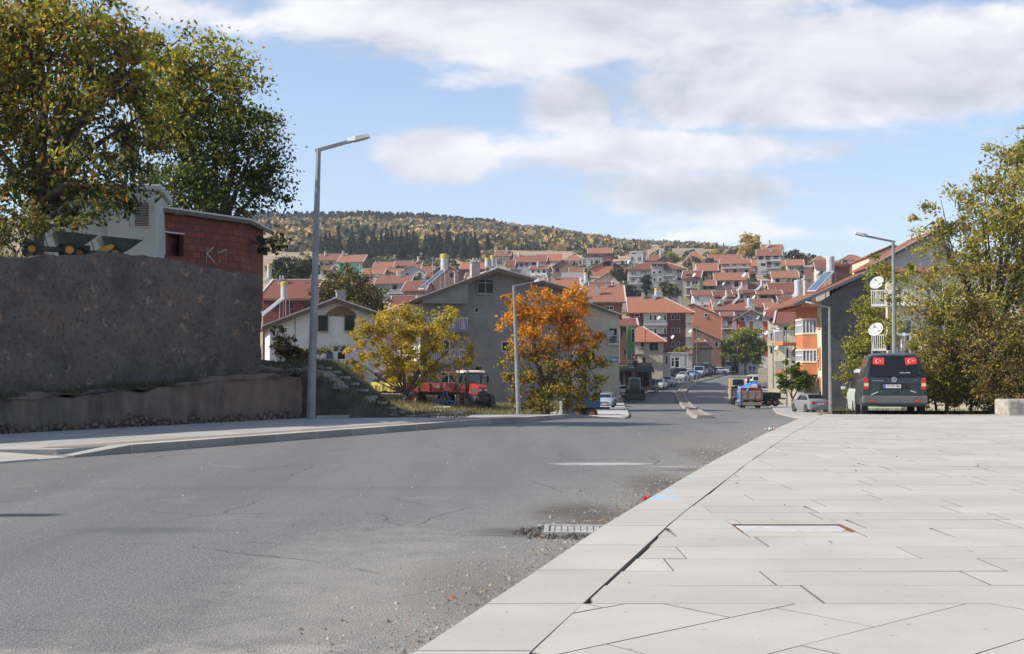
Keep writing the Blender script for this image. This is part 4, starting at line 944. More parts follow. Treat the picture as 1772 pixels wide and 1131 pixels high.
DISHW = mat('dish_white', (.42, .42, .40), (.52, .52, .50), 3, .5)
def satellite(label, px, py, d, r, az=-.9, stand=1.0, group='satellite dishes', lean=0):
    p = P(px, py, d); rt = empty('satellite_dish', (p.x, p.y, p.z), 0, label, 'satellite dish', None)
    m = MB(); dish_geo(m, Vector((0, 0, 0)), r, az); m.build('dish', DISHW, rt, fix=False)
    m = MB(); m.tube([(0, .12, 0), (lean * .5, .2, -stand * .5), (lean, .2, -stand)], .03, 6); m.build('mast', STEEL, rt)
YCAP = mat('yellow_cap', (.46, .34, .08), (.52, .40, .11), 4, .5); TANK = mat('tank_white', (.40, .41, .43), (.50, .51, .53), 3, .4); COLL = mat('collector_glass', (.10, .16, .26), (.16, .23, .34), 2, .12, spec=.7)
def solar(label, px, pb, d, ht=1.25, r=.27, L=1.7, cap=YCAP, dirx=-1, pale=False, stand=.5):
    """upright tank whose foot shows at px,pb; collector slopes down towards dirx"""
    p = P(px, pb, d); rt = empty('solar_water_heater', (p.x, p.y, p.z), R_(32) if dirx < 0 else 0, label, 'solar heater')
    m = MB(); m.lathe([(r * .9, 0), (r, .05), (r, ht * .72)], n=16); tk = m.build('tank', TANK, rt)
    m = MB(); m.lathe([(r * 1.03, ht * .722), (r * 1.04, ht * .96), (r * .9, ht), (r * .3, ht * 1.02)], n=16); m.build('cap', cap, tk)
    a = Vector((dirx * .15, 0, .02)); b_ = Vector((dirx * (L * .8 + .1), 0, -L * .62)); m = MB()
    for s2 in (-.5, .5): m.bar(a + Vector((0, s2, 0)), b_ + Vector((0, s2, 0)), .07, .09)
    m.bar(a - Vector((0, .5, 0)), a + Vector((0, .5, 0)), .07, .09); m.bar(b_ - Vector((0, .5, 0)), b_ + Vector((0, .5, 0)), .07, .09); fr = m.build('collector', STEEL, rt, fix=False)
    m = MB(); e = Vector((0, 0, .02)); m.quad(a + Vector((0, -.46, 0)) + e, a + Vector((0, .46, 0)) + e, b_ + Vector((0, .46, 0)) + e, b_ + Vector((0, -.46, 0)) + e); 
    for k in range(8): y_ = -.42 + .12 * k; m.bar(a + Vector((0, y_, .035)), b_ + Vector((0, y_, .035)), .03, .02)
    m.build('collector_tubes', STEEL if pale else COLL, fr, fix=False)
    m = MB()
    for sx in (-.2, .25):
        for sy in (-.35, .35): m.bar((sx, sy, 0), (sx * 1.1, sy, -L * .62 - stand), .04, .04)
    m.bar((-.25, -.35, -.01), (.3, .35, -.01), .04, .04); m.bar((-.25, .35, -.01), (.3, -.35, -.01), .04, .04); m.build('stand', STEEL, rt, fix=False)
# ------------------------------------------------------------------ buildings near the street
# big grey gable-fronted house
G, g_ = house('big grey rendered house with wide tiled gable behind the tractor', 727, 990, 706, (514, 503), 466, 96, depth=9, yaw=15, roof='y', ax=856, wall='dgrey', rm='t', over=1.0, wall_side='cream', side=('L', 3, 3), name='apartment_house', cat='house',
      wins=[(825, 854, 482, 508, 'g'), (924, 942, 496, 508, 'w'), (821, 829, 532, 540, 'w'), (763, 790, 643, 663, 'w'), (870, 893, 645, 660, 'w'), (823, 833, 634, 642, 'n'), (868, 895, 590, 608, 'w'), (978, 993, 538, 555, 'w'), (867, 874, 538, 560, 'c')],
      chim=[(797, 470, .32, 1.8), (832, 455, .75, 2.2, 1), (903, 468, .9, 2.4), (962, 478, .25, 2)])
A = g_['A']; ux, zz = g_['ux'], g_['zz']
# left wing: upper floor jutting out over the recessed balconies
m = MB(); m.use(PL['dgrey']); a, b_ = ux(727) , ux(806); m.prism([(a, zz(527)), (b_, zz(527)), (b_, zz(492)), (a, zz(517))], 'y', -.9, -.01)
m.build('upper_storey_bay', None, G)
m = MB(); z = zz(531)
for z in (zz(527), zz(572), zz(626)): m.box(-1.5, -.01, .5, 8.5, z - .15, z)
bo = m.build('balcony', PL['cream'], G); m = MB()
for z in (zz(572), zz(626)):
    for k in range(40): m.bar((-1.48, .5 + .2 * k, z), (-1.48, .5 + .2 * k, z + .95), .03, .03)
    for k in range(8): m.bar((-1.48 + .2 * k, .5, z), (-1.48 + .2 * k, .5, z + .95), .03, .03)
    m.bar((-1.48, .5, z + .97), (-1.48, 8.5, z + .97), .05, .05); m.bar((-1.48, .5, z + .97), (0, .5, z + .97), .05, .05)
m.build('railing', STEEL, bo, fix=False)
m = MB(); m.slab([(-2.0, -1.0, g_['rz'](-2.0, 0) - 0), (-1.004, -1.0, g_['rz'](-1.0, 0)), (-1.004, 10, g_['rz'](-1.0, 0)), (-2.0, 10, g_['rz'](-2.0, 0))], .12); m.build('eave_extension', TILE, g_['ro'], swap=True)
for (f, hh) in ((528, 0), (572, 1), (626, 2)):
    if f == 528: continue
    m = MB(); z = zz(f); m.box(ux(728), ux(806), -1.2, -.01, z - .18, z); bo = m.build('balcony', PL['dgrey'], G)
    m = MB(); m.bar((ux(728), -1.15, z + 1), (ux(806), -1.15, z + 1), .05, .05); k = ux(728)
    while k < ux(806): m.bar((k, -1.15, z), (k, -1.15, z + .98), .035, .035); k += .16
    m.build('railing', STEEL, bo, fix=False)
for (a_, b2, c_, d2) in ((764, 785, 542, 568), (766, 778, 588, 612)): window(G, Vector((0, -.06, 0)), Vector((1, 0, 0)), Vector((0, -1, 0)), (ux(a_), ux(b2), zz(d2), zz(c_)), 'w', .05)
m = MB(); m.box(ux(732), ux(745), -1.05, -1.0, zz(572), zz(556)); m.box(ux(792), ux(800), -1.24, -1.2, zz(572), zz(556)); m.build('hung_cloth', mat('striped_cloth', (.1, .1, .2), (.5, .45, .5), 14, .9), G)
solar('large solar heater with blue collector, at left end of the big grey house roof', 769, 468, 101, 1.45, .33, 2.7)
solar('short yellow-capped water tank, left of a pair beside the ridge of the big grey house', 844, 463, 112, .95, .28, .8, dirx=1); solar('short yellow-capped water tank, right of a pair beside the ridge of the big grey house', 853, 462, 112, 1.15, .28, .8, dirx=1)

# white house with peeling plaster behind the yellow tree
mk = mat('peeling_whitewash', (.50, .50, .49), (.62, .62, .61), 1.2, .9, .3, 18, dirt=((.33, .22, .12), .9, .66)); PL['peel'] = mk
Wt, w_ = house('old white house with rust-stained plaster and low tiled gable left of the yellow tree', 466, 648, 694, (560, 541), 517, 76, depth=9, yaw=14, roof='y', ax=579, wall='peel', rm='d', over=.5,
      wins=[(549, 567, 545, 573, 'o'), (595, 613, 544, 572, 'o'), (564, 576, 609, 641, 'n'), (584, 597, 609, 624, 'o')], chim=[(594, 504, .6, 2.2), (551, 502, .45, 3.2)])
ux, zz = w_['ux'], w_['zz']
m = MB(); m.box(ux(564.5), ux(575.5), .03, .06, zz(641), zz(609)); m.build('door', mat('blue_door', (.02, .07, .22), (.03, .09, .28), 3, .6), Wt)
m = MB(); z = zz(644); m.box(ux(561), ux(602), -1.1, -.01, z - .12, z); bo = m.build('balcony', CONC, Wt); m = MB()
m.bar((ux(561), -1.08, z + .85), (ux(602), -1.08, z + .85), .04, .04); k = ux(561)
while k < ux(602): m.bar((k, -1.08, z), (k, -1.08, z + .83), .02, .02); k += .16
m.build('railing', STEEL, bo, fix=False)
m = MB(); 
for i in range(60): q = i / 59; a = zz(530) - .5 * (abs(q - .5) * 2) ** 2; m.box(ux(563) + (ux(615) - ux(563)) * q - .02, ux(563) + (ux(615) - ux(563)) * q + .04, -.012, -.004, a - .15 - .45 * math.sin(q * PI) - .1 * rng.random(), a + .05 * rng.random())
m.build('bare_plaster_patch', mat('brown_plaster', (.24, .17, .09), (.32, .23, .13), 5, .95, .3), Wt)
for (a_, b2, c_, d2) in ((509, 512, 550, 610), (645, 648, 543, 600)):
    m = MB(); m.box(ux(a_), ux(a_) + .06, -.014, -.003, zz(d2), zz(c_)); m.build('rust_stain', mat('rust_stain', (.25, .12, .06), (.4, .3, .22), 6, .9), Wt)
def chair(label, px, py, d):
    r = empty('plastic_chair', tuple(P(px, py, d)), R_(160), label, 'chair'); wp = mat('white_plastic', (.6, .6, .6), rough=.5)
    MB().box(-.24, .24, -.22, .22, .40, .44).build('seat', wp, r); m = MB(); m.bar((-.22, .24, .44), (-.2, .3, .85), .05, .04); m.bar((.22, .24, .44), (.2, .3, .85), .05, .04); m.bar((-.22, .3, .83), (.22, .3, .83), .04, .1)
    for k in (-.1, 0, .1): m.bar((k, .25, .46), (k, .3, .82), .05, .02)
    m.build('backrest', wp, r)
    for sx in (-.2, .2):
        for sy in (-.18, .2): MB().bar((sx, sy, 0), (sx * .95, sy * .95, .4), .05, .05).build('leg', wp, r)
zb_ = w_['zz'](644)
for px, lb in ((579, 'white plastic chair next to the blue door on the old house balcony'), (595, 'white plastic chair at the right end of the old house balcony')):
    u = w_['ux'](px); q = Matrix.Rotation(R_(14), 4, 'Z') @ Vector((u, -.5, zb_)) + w_['A']; chair(lb, px, 641, 76)
    for ob_ in COL.objects:
        if ob_.get('label') == lb: ob_.location = q
solar('solar heater with yellow cap standing left of the old white house', 492, 517, 84, 1.25, .26, 2.0, pale=True)
house('dark maroon house with red tiled roof behind the old white house', 455, 532, 548, 513, 484, 112, depth=10, yaw=-4, wall='dred', rm='d', chim=[(468, 484, .7, 4, 1)], wins=[(476, 484, 522, 534, 'g'), (500, 508, 522, 534, 'g')])
solar('narrow white water tank at the end of the maroon house roof', 466, 480, 118, 1.3, .24, 1.0, pale=True)

# cream gable and brick house by the corner shop
C1, c1 = house('cream rendered house with blank gable wall right of the orange tree', 992, 1072, 690, (529, 543), 521, 140, depth=11, yaw=-5, roof='y', ax=1009, wall='beige', rm='d', over=.35, chim=[(1018, 514, .9, 5)], wins=[(1055, 1068, 568, 594, 'o')], balc=[(1054, 1072, 594, .9)], dish=[(1058, 579, .55)])
NB, _nb = house('narrow brick and green house above the corner shops', 1073, 1099, 690, 562, 551, 153, depth=9, yaw=-4, roof='x', wall='dbrick', rm='d', wins=[(1075, 1078, 570, 585, 'w'), (1080, 1084, 604, 614, 'w'), (1092, 1097, 566, 586, 'w'), (1092, 1097, 600, 612, 'w')])
m = MB(); p = P(1085, 690, 152); q = P(1098, 690, 152); rt = empty('green_bay', tuple(p), 0); m.box(0, q.x - p.x, -.8, -.02, 4.2, 9.6); m.build('wall', PL['green'], rt)
window(rt, Vector((0, -.86, 0)), Vector((1, 0, 0)), Vector((0, -1, 0)), (.55, .92, 7.4, 9.2), 'w', .05); window(rt, Vector((0, -.86, 0)), Vector((1, 0, 0)), Vector((0, -1, 0)), (.5, .9, 4.7, 5.9), 'w', .05)
MNB = Matrix.Translation(NB.location) @ Matrix.Rotation(NB.rotation_euler.z, 4, 'Z')
for ch in list(rt.children): ch.parent = NB; ch.matrix_parent_inverse = MNB.inverted() @ Matrix.Translation(p); ch.name = 'bay_' + ch.name.split('.')[0]
bpy.data.objects.remove(rt)
house('old cream house with hipped roof at the bend of the street', 1099, 1147, 652, 587, 565, 182, depth=8, yaw=-8, roof='hipr', ax=1112, wall='beige', rm='o', wins=[(1124, 1139, 593, 606, 'g'), (1109, 1115, 591, 605, 'g'), (1112, 1118, 618, 636, 'n')], balc=[(1100, 1118, 611, .9, PL['lgrey'])], over=.7)
house('low tan annex with small dark windows beside the old hipped house', 1143, 1160, 650, 612, 610, 184, depth=5, yaw=-8, roof='flat', wall='beige', wins=[(1152, 1155, 616, 630, 'g')])
Mr, mr = house('four-storey maroon apartment house with arched white windows', 1093, 1196, 642, 537, 514, 226, depth=11, yaw=-4, roof='hipr', ax=1152, wall='maroon', rm='o', over=.8, name='apartment_house', cat='apartment house',
      wins=[(a, a + 5, b_, b_ + 9, 'w') for a in (1162.5, 1171.5) for b_ in (544, 567, 591)] + [(1098, 1107, 542, 548, 'w'), (1101, 1106, 557, 563, 'w')], chim=[(1115, 506, .6)], balc=[])
ux, zz = mr['ux'], mr['zz']
m = MB(); m.use(PL['lgrey']); m.box(ux(1114), ux(1154.5), -.12, -.004, zz(577), zz(538)); m.build('balcony_front', None, Mr)
for f in (562, 586):
    m = MB(); z = zz(f); m.box(ux(1114), ux(1155), -1.1, -.13, z - .1, z + .32); m.build('balcony', PL['lgrey'], Mr)
for f in (556.5, 582, 607):
    m = MB(); z = zz(f); m.box(ux(1187), ux(1199), -.9, -.01, z - .15, z + .02); m.bar((ux(1187), -.88, z + .85), (ux(1199), -.88, z + .85), .05, .05); k = ux(1187)
    while k < ux(1199): m.bar((k, -.88, z), (k, -.88, z + .85), .03, .03); k += .2
    m.build('balcony', PL['beige'], Mr)
m = MB(); m.box(ux(1187), ux(1197), -.05, -.004, zz(640), zz(539)); m.build('balcony_recess', PL['beige'], Mr)
for a in (1124, 1132, 1149):
    for b_ in (545, 568): window(Mr, Vector((0, -.18, 0)), Vector((1, 0, 0)), Vector((0, -1, 0)), (ux(a), ux(a + 4.5), zz(b_ + 9), zz(b_)), 'w', .05)
solar('white and yellow tank on the ridge of the maroon apartment house', 1136, 512, 231, 1.6, .42, 1.0)
for px, py, lb in ((1140, 550, 'satellite dish on the upper grey balcony of the maroon apartment house'), (1195, 573, 'satellite dish on the right-hand balcony of the maroon apartment house'), (1164, 583, 'satellite dish under the middle windows of the maroon apartment house')): satellite(lb, px, py, 222, .38, -.8, .5)
# terracotta house behind the grey gable
house('brick house with broad orange roof and two chimneys above the cream gable', 988, 1076, 566, 519, 494, 168, depth=11, yaw=-3, roof='x', wall='dbrick', rm='o', wins=[(1048, 1058, 520, 525, 'n'), (1048, 1062, 529, 536, 'w')], chim=[(1036, 494, .6, 2.2), (1003, 496, .9, 4), (1052, 488, .4, 5)], over=.6)
solar('yellow-capped tank with pale collector on the broad orange roof', 1014, 487, 160, 1.2, .3, 2.1, pale=True)
house('grey house with bright ribbed tile roof tucked behind the big grey gable', 936, 998, 566, 503, 481, 132, depth=9, yaw=-3, roof='x', wall='dgrey', rm='o', chim=[(958, 478, .4)])
house('small tiled house between the big grey roof and the brown tree', 678, 712, 556, 532, 512, 180, depth=8, wall='dred', rm='d')
# shops at the corner
def signboard(label, px0, px1, py0, py1, d, col, strokes=None, tcol=(.8, .8, .8), text=None, poles=True):
    a, b_ = P(px0, py1, d), P(px1, py0, d); r = empty('shop_sign', ((a.x + b_.x) / 2, d, a.z), 0, label, 'sign'); w2 = (b_.x - a.x) / 2; h = b_.z - a.z
    MB().box(-w2, w2, -.06, .06, 0, h).build('board', mat('sign_' + label[:18], col, tuple(q * .8 for q in col), 2, .5), r)
    if text: text_mesh('lettering', text, h * .62, mat('sign_text_%s' % str(tcol), tcol, rough=.6), r, Matrix.Translation((0, -.07, h * .5)) @ Matrix.Rotation(PI / 2, 4, 'X'), .01)
    elif strokes:
        m = MB(); k = random.Random(px0)
        for (n, f0, f1) in strokes:
            for i in range(n):
                x = -w2 * .85 + 1.7 * w2 * (i + .5) / n; m.box(x - w2 * .5 / n, x + w2 * (.1 + k.random() * .4) / n, -.075, -.064, h * f0, h * (f1 - k.random() * .05))
        m.build('lettering', mat('sign_text_%s' % str(tcol), tcol, rough=.6), r)
    if poles: MB().bar((0, .1, h / 2), (0, .8, h / 2), .08, .08).build('bracket', STEEL, r)
signboard('round-edged blue sign with white upright letters left of the corner shops', 1054, 1069, 618, 626.5, 138, (.02, .17, .45), [(6, .25, .8)])
signboard('small blue sign with two white lines below the red and white one', 1087, 1098, 629.5, 638.5, 149, (.03, .06, .22), [(7, .55, .75), (5, .22, .42)])
signboard('white sign with red writing above the blue shop sign', 1086, 1102, 622, 628, 149.5, (.5, .42, .42), [(8, .3, .7)], (.45, .1, .1))
signboard('dull red sign with a white disc on the green bay', 1093, 1103, 614, 621.5, 149.2, (.33, .08, .09), [(1, .3, .75)])
signboard('red shop sign with white letters under the vine on the corner shop', 1183, 1199.5, 608, 614.5, 219, (.55, .03, .05), [(6, .35, .85)])
sh = empty('corner_shop', tuple(P(1063, 668, 152)), 0, 'dark ground-floor shop with green awning behind the backhoe', 'shop')
m = MB(); W2 = P(1128, 668, 152).x - P(1063, 668, 152).x; m.box(0, W2, 0, 3, -.5, 3.1); m.build('wall', PL['brown'], sh)
m = MB(); m.slab([(-.2, -1.4, 2.2), (2.6, -1.4, 2.2), (2.6, 0, 2.75), (-.2, 0, 2.75)], .05); m.build('awning', mat('green_awning', (.09, .15, .05), (.13, .2, .07), 3, .8), sh)
m = MB(); m.slab([(W2 - 1.6, -1.6, 1.9), (W2 + .2, -1.6, 1.9), (W2 + .2, 0, 2.6), (W2 - 1.6, 0, 2.6)], .05); m.build('awning', mat('dark_green_awning', (.02, .06, .045), (.03, .09, .06), 3, .8), sh)
for a in (.3, 1.4, 2.8, 3.7): m = MB(); m.quad((a, -.02, 0), (a + .85, -.02, 0), (a + .85, -.02, 1.9), (a, -.02, 1.9)); m.build('shop_opening', DARKHOLE, sh)
fz = empty('chest_freezer', tuple(P(1069, 669.5, 142)), 0, 'white chest freezer with red lid in front of the corner shop', 'freezer'); MB().box(-.36, .36, -.3, .3, .02, .66).build('body', TANK, fz, bevel=.02); MB().box(-.37, .37, -.31, .31, .665, .74).build('lid', RED_PAINT, fz, bevel=.01)
house('low grey corner shop with wide windows under the red sign', 1160, 1192, 641, 612, 609, 216, depth=5, yaw=-3, roof='flat', wall='lgrey', wins=[(1162, 1167, 619, 634, 'w'), (1168, 1176, 618, 636, 'w'), (1185, 1189, 615, 634, 'c')], name='shop', cat='shop')

# -------- middle of town: label, x0,x1,yb,ye,yr,d,depth,yaw,roof,wall,roofmat,extras
TOWN = [
 ('pale house high on the left under the pines, partly behind the lamp post', 549, 593, 466, 449, 439, 425, 9, -6, 'x', 'lgrey', 't', dict(auto=(1, 3))),
 ('house with turquoise front and brick side below the pines', 585, 627, 480, 452, 441, 402, 9, -8, 'x', 'turq', 't', dict(wall_side='dbrick', wins=[(589, 595, 455, 462, 'n'), (598, 604, 454, 464, 'n'), (618, 626, 455, 462, 'c'), (600, 611, 466, 474, 'n')], chim=[(563, 434, .6)])),
 ('small low grey house just right of the lamp post', 532, 570, 481, 466, 460, 372, 7, -5, 'x', 'beige', 'd', dict(auto=(1, 3, 'n'))),
 ('left of two joined red-roofed houses under the pines', 646, 680, 474, 462, 453, 415, 8, -5, 'x', 'grey', 't', dict(auto=(1, 2), chim=[(644, 455, .6)])),
 ('longer right one of two joined red-roofed houses under the pines', 682, 727, 476, 462, 451, 410, 8, -5, 'x', 'beige', 't', dict(auto=(1, 3), chim=[(711, 449, .7)])),
 ('white house with short red roof below the two joined roofs', 625, 662, 488, 473, 464, 380, 8, -8, 'x', 'white', 't', dict(auto=(1, 3))),
 ('low red-roofed house joined to a grey metal gable', 664, 693, 484, 471, 465, 383, 7, -5, 'x', 'beige', 't', dict(auto=(1, 2))),
 ('grey sheet-roofed gable house above the long red roof', 694, 735, 488, (470, 470), 459, 375, 9, -4, 'y', 'lgrey', 's', dict(auto=(1, 2, 'g'))),
 ('long red-roofed house with white balcony rail above the yellow tree', 650, 708, 512, 489, 477, 332, 9, -6, 'x', 'grey', 't', dict(wins=[(668, 676, 494, 503, 'w'), (679, 687, 493, 502, 'n'), (690, 699, 492, 500, 'c')], balc=[(672, 698, 507, 1)], chim=[(686, 471, .5)])),
 ('brown-roofed barn beside the long red-roofed house', 697, 735, 512, 501, 486, 300, 8, -12, 'x', 'brown', 'd', {}),
 ('grey gabled house just behind the big solar panel', 748, 792, 492, (470, 468), 456, 335, 9, -6, 'y', 'dbrick', 't', dict(auto=(1, 2, 'n'), chim=[(765, 452, .6)])),
 ('orange-roofed house left of the pale stucco tower block', 797, 838, 478, 464, 454, 362, 9, -5, 'x', 'dbrick', 'o', dict(auto=(1, 3, 'g'))),
 ('tall narrow house with white-framed upper windows under a red roof', 857, 882, 470, 442, 433, 438, 8, -6, 'x', 'lgrey', 't', dict(wall_side='dbrick', wins=[(860, 870, 448, 458, 'w'), (871, 879, 448, 458, 'w')], chim=[(875, 428, .8, 2)])),
 ('plain brown brick house right of the tall narrow one', 884, 902, 462, 444, 441, 452, 7, -4, 'x', 'dbrick', 'd', {}),
 ('wide grey two-storey house with red hip-like roof and four windows', 889, 944, 470, 452, 442, 408, 9, -7, 'x', 'lgrey', 't', dict(wall_side='brown', wins=[(892, 898, 455, 461, 'w'), (900, 905, 455, 461, 'g'), (908, 914, 454, 460, 'w'), (920, 928, 454, 460, 'n')], dish=[(880, 462, .6)])),
 ('little red-roofed house at the left foot of the wide grey one', 875, 889, 470, 459, 450, 400, 7, -4, 'x', 'beige', 't', {}),
 ('long orange roof on the skyline left of the brick house', 927, 972, 462, 450, 439, 452, 9, -3, 'x', 'lgrey', 'o', dict(auto=(1, 3))),
 ('white house with orange hipped roof on the skyline', 977, 1009, 462, 449, 439, 450, 9, -3, 'hip', 'white', 'o', dict(auto=(1, 3), chim=[(990, 434, .5)])),
 ('small white house with two rows of windows above clay pots', 917, 946, 486, 465, 459, 372, 8, -10, 'x', 'white', 't', dict(wall_side='grey', wins=[(920, 924, 467, 472, 'n'), (930, 934, 467, 472, 'n'), (939, 944, 467, 472, 'n'), (938, 944, 475, 480, 'c')], balc=[(918, 932, 476, .8)])),
 ('dark open-gabled barn with climbing plant', 957, 993, 480, (460, 462), 449, 398, 10, -8, 'y', 'brown', 't', dict(auto=(1, 2, 'n'))),
 ('grey metal-roofed shed left of the yellow-capped tank', 973, 1010, 494, 483, 471, 350, 9, -4, 'x', 'grey', 's', {}),
 ('red brick house with orange roof standing highest left of centre', 1018, 1058, 452, 437, 429, 458, 8, -7, 'x', 'brick', 'o', dict(wins=[(1021, 1028, 439, 445, 'w'), (1036, 1045, 439, 446, 'w')], chim=[(1057, 438, .6, 1)])),
 ('pale grey block below the red brick house', 1006, 1042, 462, 448, 446, 440, 8, -7, 'flat', 'lgrey', 't', dict(auto=(1, 3))),
 ('orange brick gable house with dark open loft', 1024, 1082, 480, (463, 463), 449, 402, 10, -9, 'y', 'obrick', 'd', dict(wins=[(1043, 1058, 452, 460, 'n'), (1061, 1074, 456, 464, 'n')])),
 ('small yellowish house with sagging red roof above the broad orange roof', 1031, 1074, 500, (484, 486), 472, 350, 8, -6, 'y', 'cream', 'd', dict(wins=[(1057, 1063, 488, 495, 'g')])),
 ('low dark-red roof behind the chimneys of the brick house', 1021, 1056, 505, 495, 487, 300, 8, -3, 'x', 'brown', 'd', {}),
 ('tower-like grey house with flat dark top', 1089, 1113, 464, 437, 434, 428, 8, -12, 'flat', 'lgrey', 't', dict(wins=[(1092, 1097, 444, 451, 'w'), (1104, 1110, 444, 451, 'w'), (1094, 1100, 436.5, 439, 'n')], dish=[(1088, 453, .7)])),
 ('orange-roofed house tucked behind the tower-like grey one', 1101, 1120, 458, 447, 434, 440, 9, -3, 'x', 'dbrick', 'o', {}),
 ('low red-roofed house with solar tank right of the tower-like house', 1121, 1141, 462, 450, 441, 438, 8, -3, 'x', 'brown', 't', dict(auto=(1, 2, 'n'))),
 ('dark timber gable on the skyline above the white apartment block', 1137, 1162, 462, (450, 451), 442, 432, 8, -4, 'y', 'brown', 'd', dict(auto=(1, 1, 'n'))),
 ('peach house with big orange hipped roof on the skyline', 1183, 1226, 462, 451, 434, 450, 12, -3, 'hip', 'peach', 'o', dict(auto=(1, 3))),
 ('long orange-roofed house just right of the peach one', 1228, 1283, 462, 452, 440, 442, 9, -3, 'x', 'peach', 'o', dict(chim=[(1256, 447, .5)])),
 ('grey-olive three-storey house with white windows in the middle of town', 1182, 1211, 528, 480, 468, 318, 8, -14, 'x', 'olive', 'd', dict(wins=[(1188, 1195, 485, 495, 'w'), (1198, 1208, 485, 492, 'w'), (1188, 1195, 499, 509, 'w'), (1198, 1208, 499, 508, 'w'), (1187, 1199, 474, 478, 'g')], balc=[(1186, 1197, 497, .7), (1186, 1197, 511, .7)], dish=[(1202, 476, .6)])),
 ('dark-walled house with red roof between the olive and the pink house', 1202, 1241, 485, 467, 455, 390, 8, -6, 'x', 'brown', 't', dict(wins=[(1206, 1224, 469, 479, 'n'), (1229, 1238, 470, 476, 'g')], chim=[])),
 ('pink house with long roof balcony in the upper town', 1248, 1298, 492, 455, 448, 378, 9, -8, 'x', 'pink', 't', dict(wins=[(1250, 1262, 456, 461, 'n'), (1268, 1275, 455, 460, 'g'), (1284, 1292, 455, 460, 'g'), (1256, 1260, 467, 472, 'g'), (1269, 1275, 466, 472, 'g'), (1289, 1295, 466, 471, 'g')], balc=[(1249, 1297, 463.5, 1.1)])),
 ('red-roofed house with pink left and brick right half below the pink house', 1238, 1294, 505, 483, 472, 342, 8, -5, 'x', 'pink', 't', dict(wins=[(1241, 1252, 486, 493, 'w'), (1256, 1264, 486, 493, 'w'), (1271, 1278, 486, 496, 'n'), (1281, 1287, 486, 493, 'g')], dish=[(1288, 476, .7), (1252, 491, .5)])),
 ('low dark-red roof left of the half-brick house', 1214, 1238, 506, 494, 484, 345, 8, -3, 'x', 'brown', 'd', {}),
 ('narrow brick house between the pink house and the unfinished block', 1300, 1311, 486, 459, 449, 402, 7, -4, 'x', 'dbrick', 'o', dict(wins=[(1301, 1306, 462, 468, 'c'), (1301, 1305, 473, 477, 'c')])),
 ('unfinished grey concrete block with empty black window holes', 1311, 1352, 492, 441, 431, 398, 9, -10, 'x', 'lgrey', 't', dict(wall_side='cream', wins=[(1313, 1321, 443, 449, 'n'), (1325, 1333, 442, 450, 'n'), (1339, 1347, 442, 448, 'n'), (1317, 1325, 455, 460, 'n'), (1327, 1335, 453, 463, 'n'), (1341, 1349, 455, 460, 'n'), (1317, 1334, 468, 473, 'c'), (1314, 1322, 479, 485, 'n'), (1328, 1334, 478, 485, 'n')], balc=[(1325, 1352, 451, 1), (1325, 1352, 463.5, 1)], chim=[(1335, 431, .9, 3)], name='apartment_house')),
 ('red-topped house peeping over the unfinished block', 1320, 1356, 450, 430, 423, 428, 9, -4, 'x', 'grey', 'o', {}),
 ('cream house with orange roof and two windows right of the unfinished block', 1362, 1390, 475, 458, 449, 408, 8, -8, 'x', 'beige', 'o', dict(wins=[(1366, 1374, 461, 467, 'c'), (1379, 1387, 461, 467, 'c')])),
 ('small orange roof between the unfinished block and the cream house', 1353, 1363, 472, 459, 450, 415, 7, -3, 'x', 'brown', 'o', {}),
 ('windowless dark brick house with flat top', 1391, 1410, 492, 462, 459, 380, 8, -14, 'flat', 'dbrick', 't', dict(wins=[(1392, 1396, 461, 464, 'n')])),
 ('cream house with long red roof and three dark windows', 1337, 1381, 496, 479, 469, 362, 8, -7, 'x', 'beige', 't', dict(wins=[(1342, 1349, 482, 488, 'n'), (1362, 1367, 482, 488, 'n'), (1371, 1378, 482, 488, 'n')])),
 ('house under a wide plain red roof left of the tall white tank', 1334, 1379, 520, 505, 489, 312, 10, -3, 'x', 'beige', 'd', dict(chim=[(1345, 497, .4, 2)])),
 ('short red-roofed house behind the tall white tank', 1381, 1414, 505, 496, 487, 330, 8, -3, 'x', 'brown', 't', {}),
 ('dark open shelter with white eaves and red roof, right one of two', 1312, 1352, 522, 508, 501, 296, 7, -3, 'x', 'brown', 't', dict(wins=[(1316, 1327, 510.5, 516, 'n'), (1334, 1350, 510.5, 517, 'n')], chim=[(1327, 504, .5)])),
 ('dark open shelter with white eaves and red roof, left one of two', 1271, 1309, 522, 508, 501, 300, 7, -3, 'x', 'lgrey', 't', dict(wins=[(1273, 1286, 510, 516, 'n'), (1291, 1299, 510, 516, 'w')], dish=[(1304, 514, .6)])),
 ('house with white left wall and wide low red roof', 1200, 1236, 530, 510, 502, 303, 8, -3, 'x', 'white', 't', dict(wins=[(1205, 1210, 512, 519, 'c')])),
 ('small brick loft with dark opening beside the white-walled house', 1237, 1268, 528, 512, 503, 300, 8, -3, 'x', 'dbrick', 't', dict(wins=[(1236.9, 1246, 511, 516, 'n'), (1240, 1250, 522, 526, 'n')])),
 ('large sprawling red roof with pale pink wall in the lower town', 1237, 1297, 562, 535, 518, 268, 11, -3, 'x', 'pink', 't', dict(wins=[(1276, 1280, 543, 548, 'w')], chim=[(1251, 519, .9, 3), (1235, 521, .9, 2), (1296, 517, .7, 3)])),
 ('red roof with small grey gable behind the red and white house', 1299, 1337, 552, 530, 517, 278, 10, -4, 'x', 'grey', 't', dict(wins=[(1320, 1325, 534, 541, 'c')])),
 ('big orange brick wall house with stepped roof in the lower town', 1192, 1249, 606, (527, 546), 525, 258, 10, -6, 'y', 'obrick', 't', dict(ax=1200, wins=[(1219, 1225, 542, 548, 'w')], over=.15)),
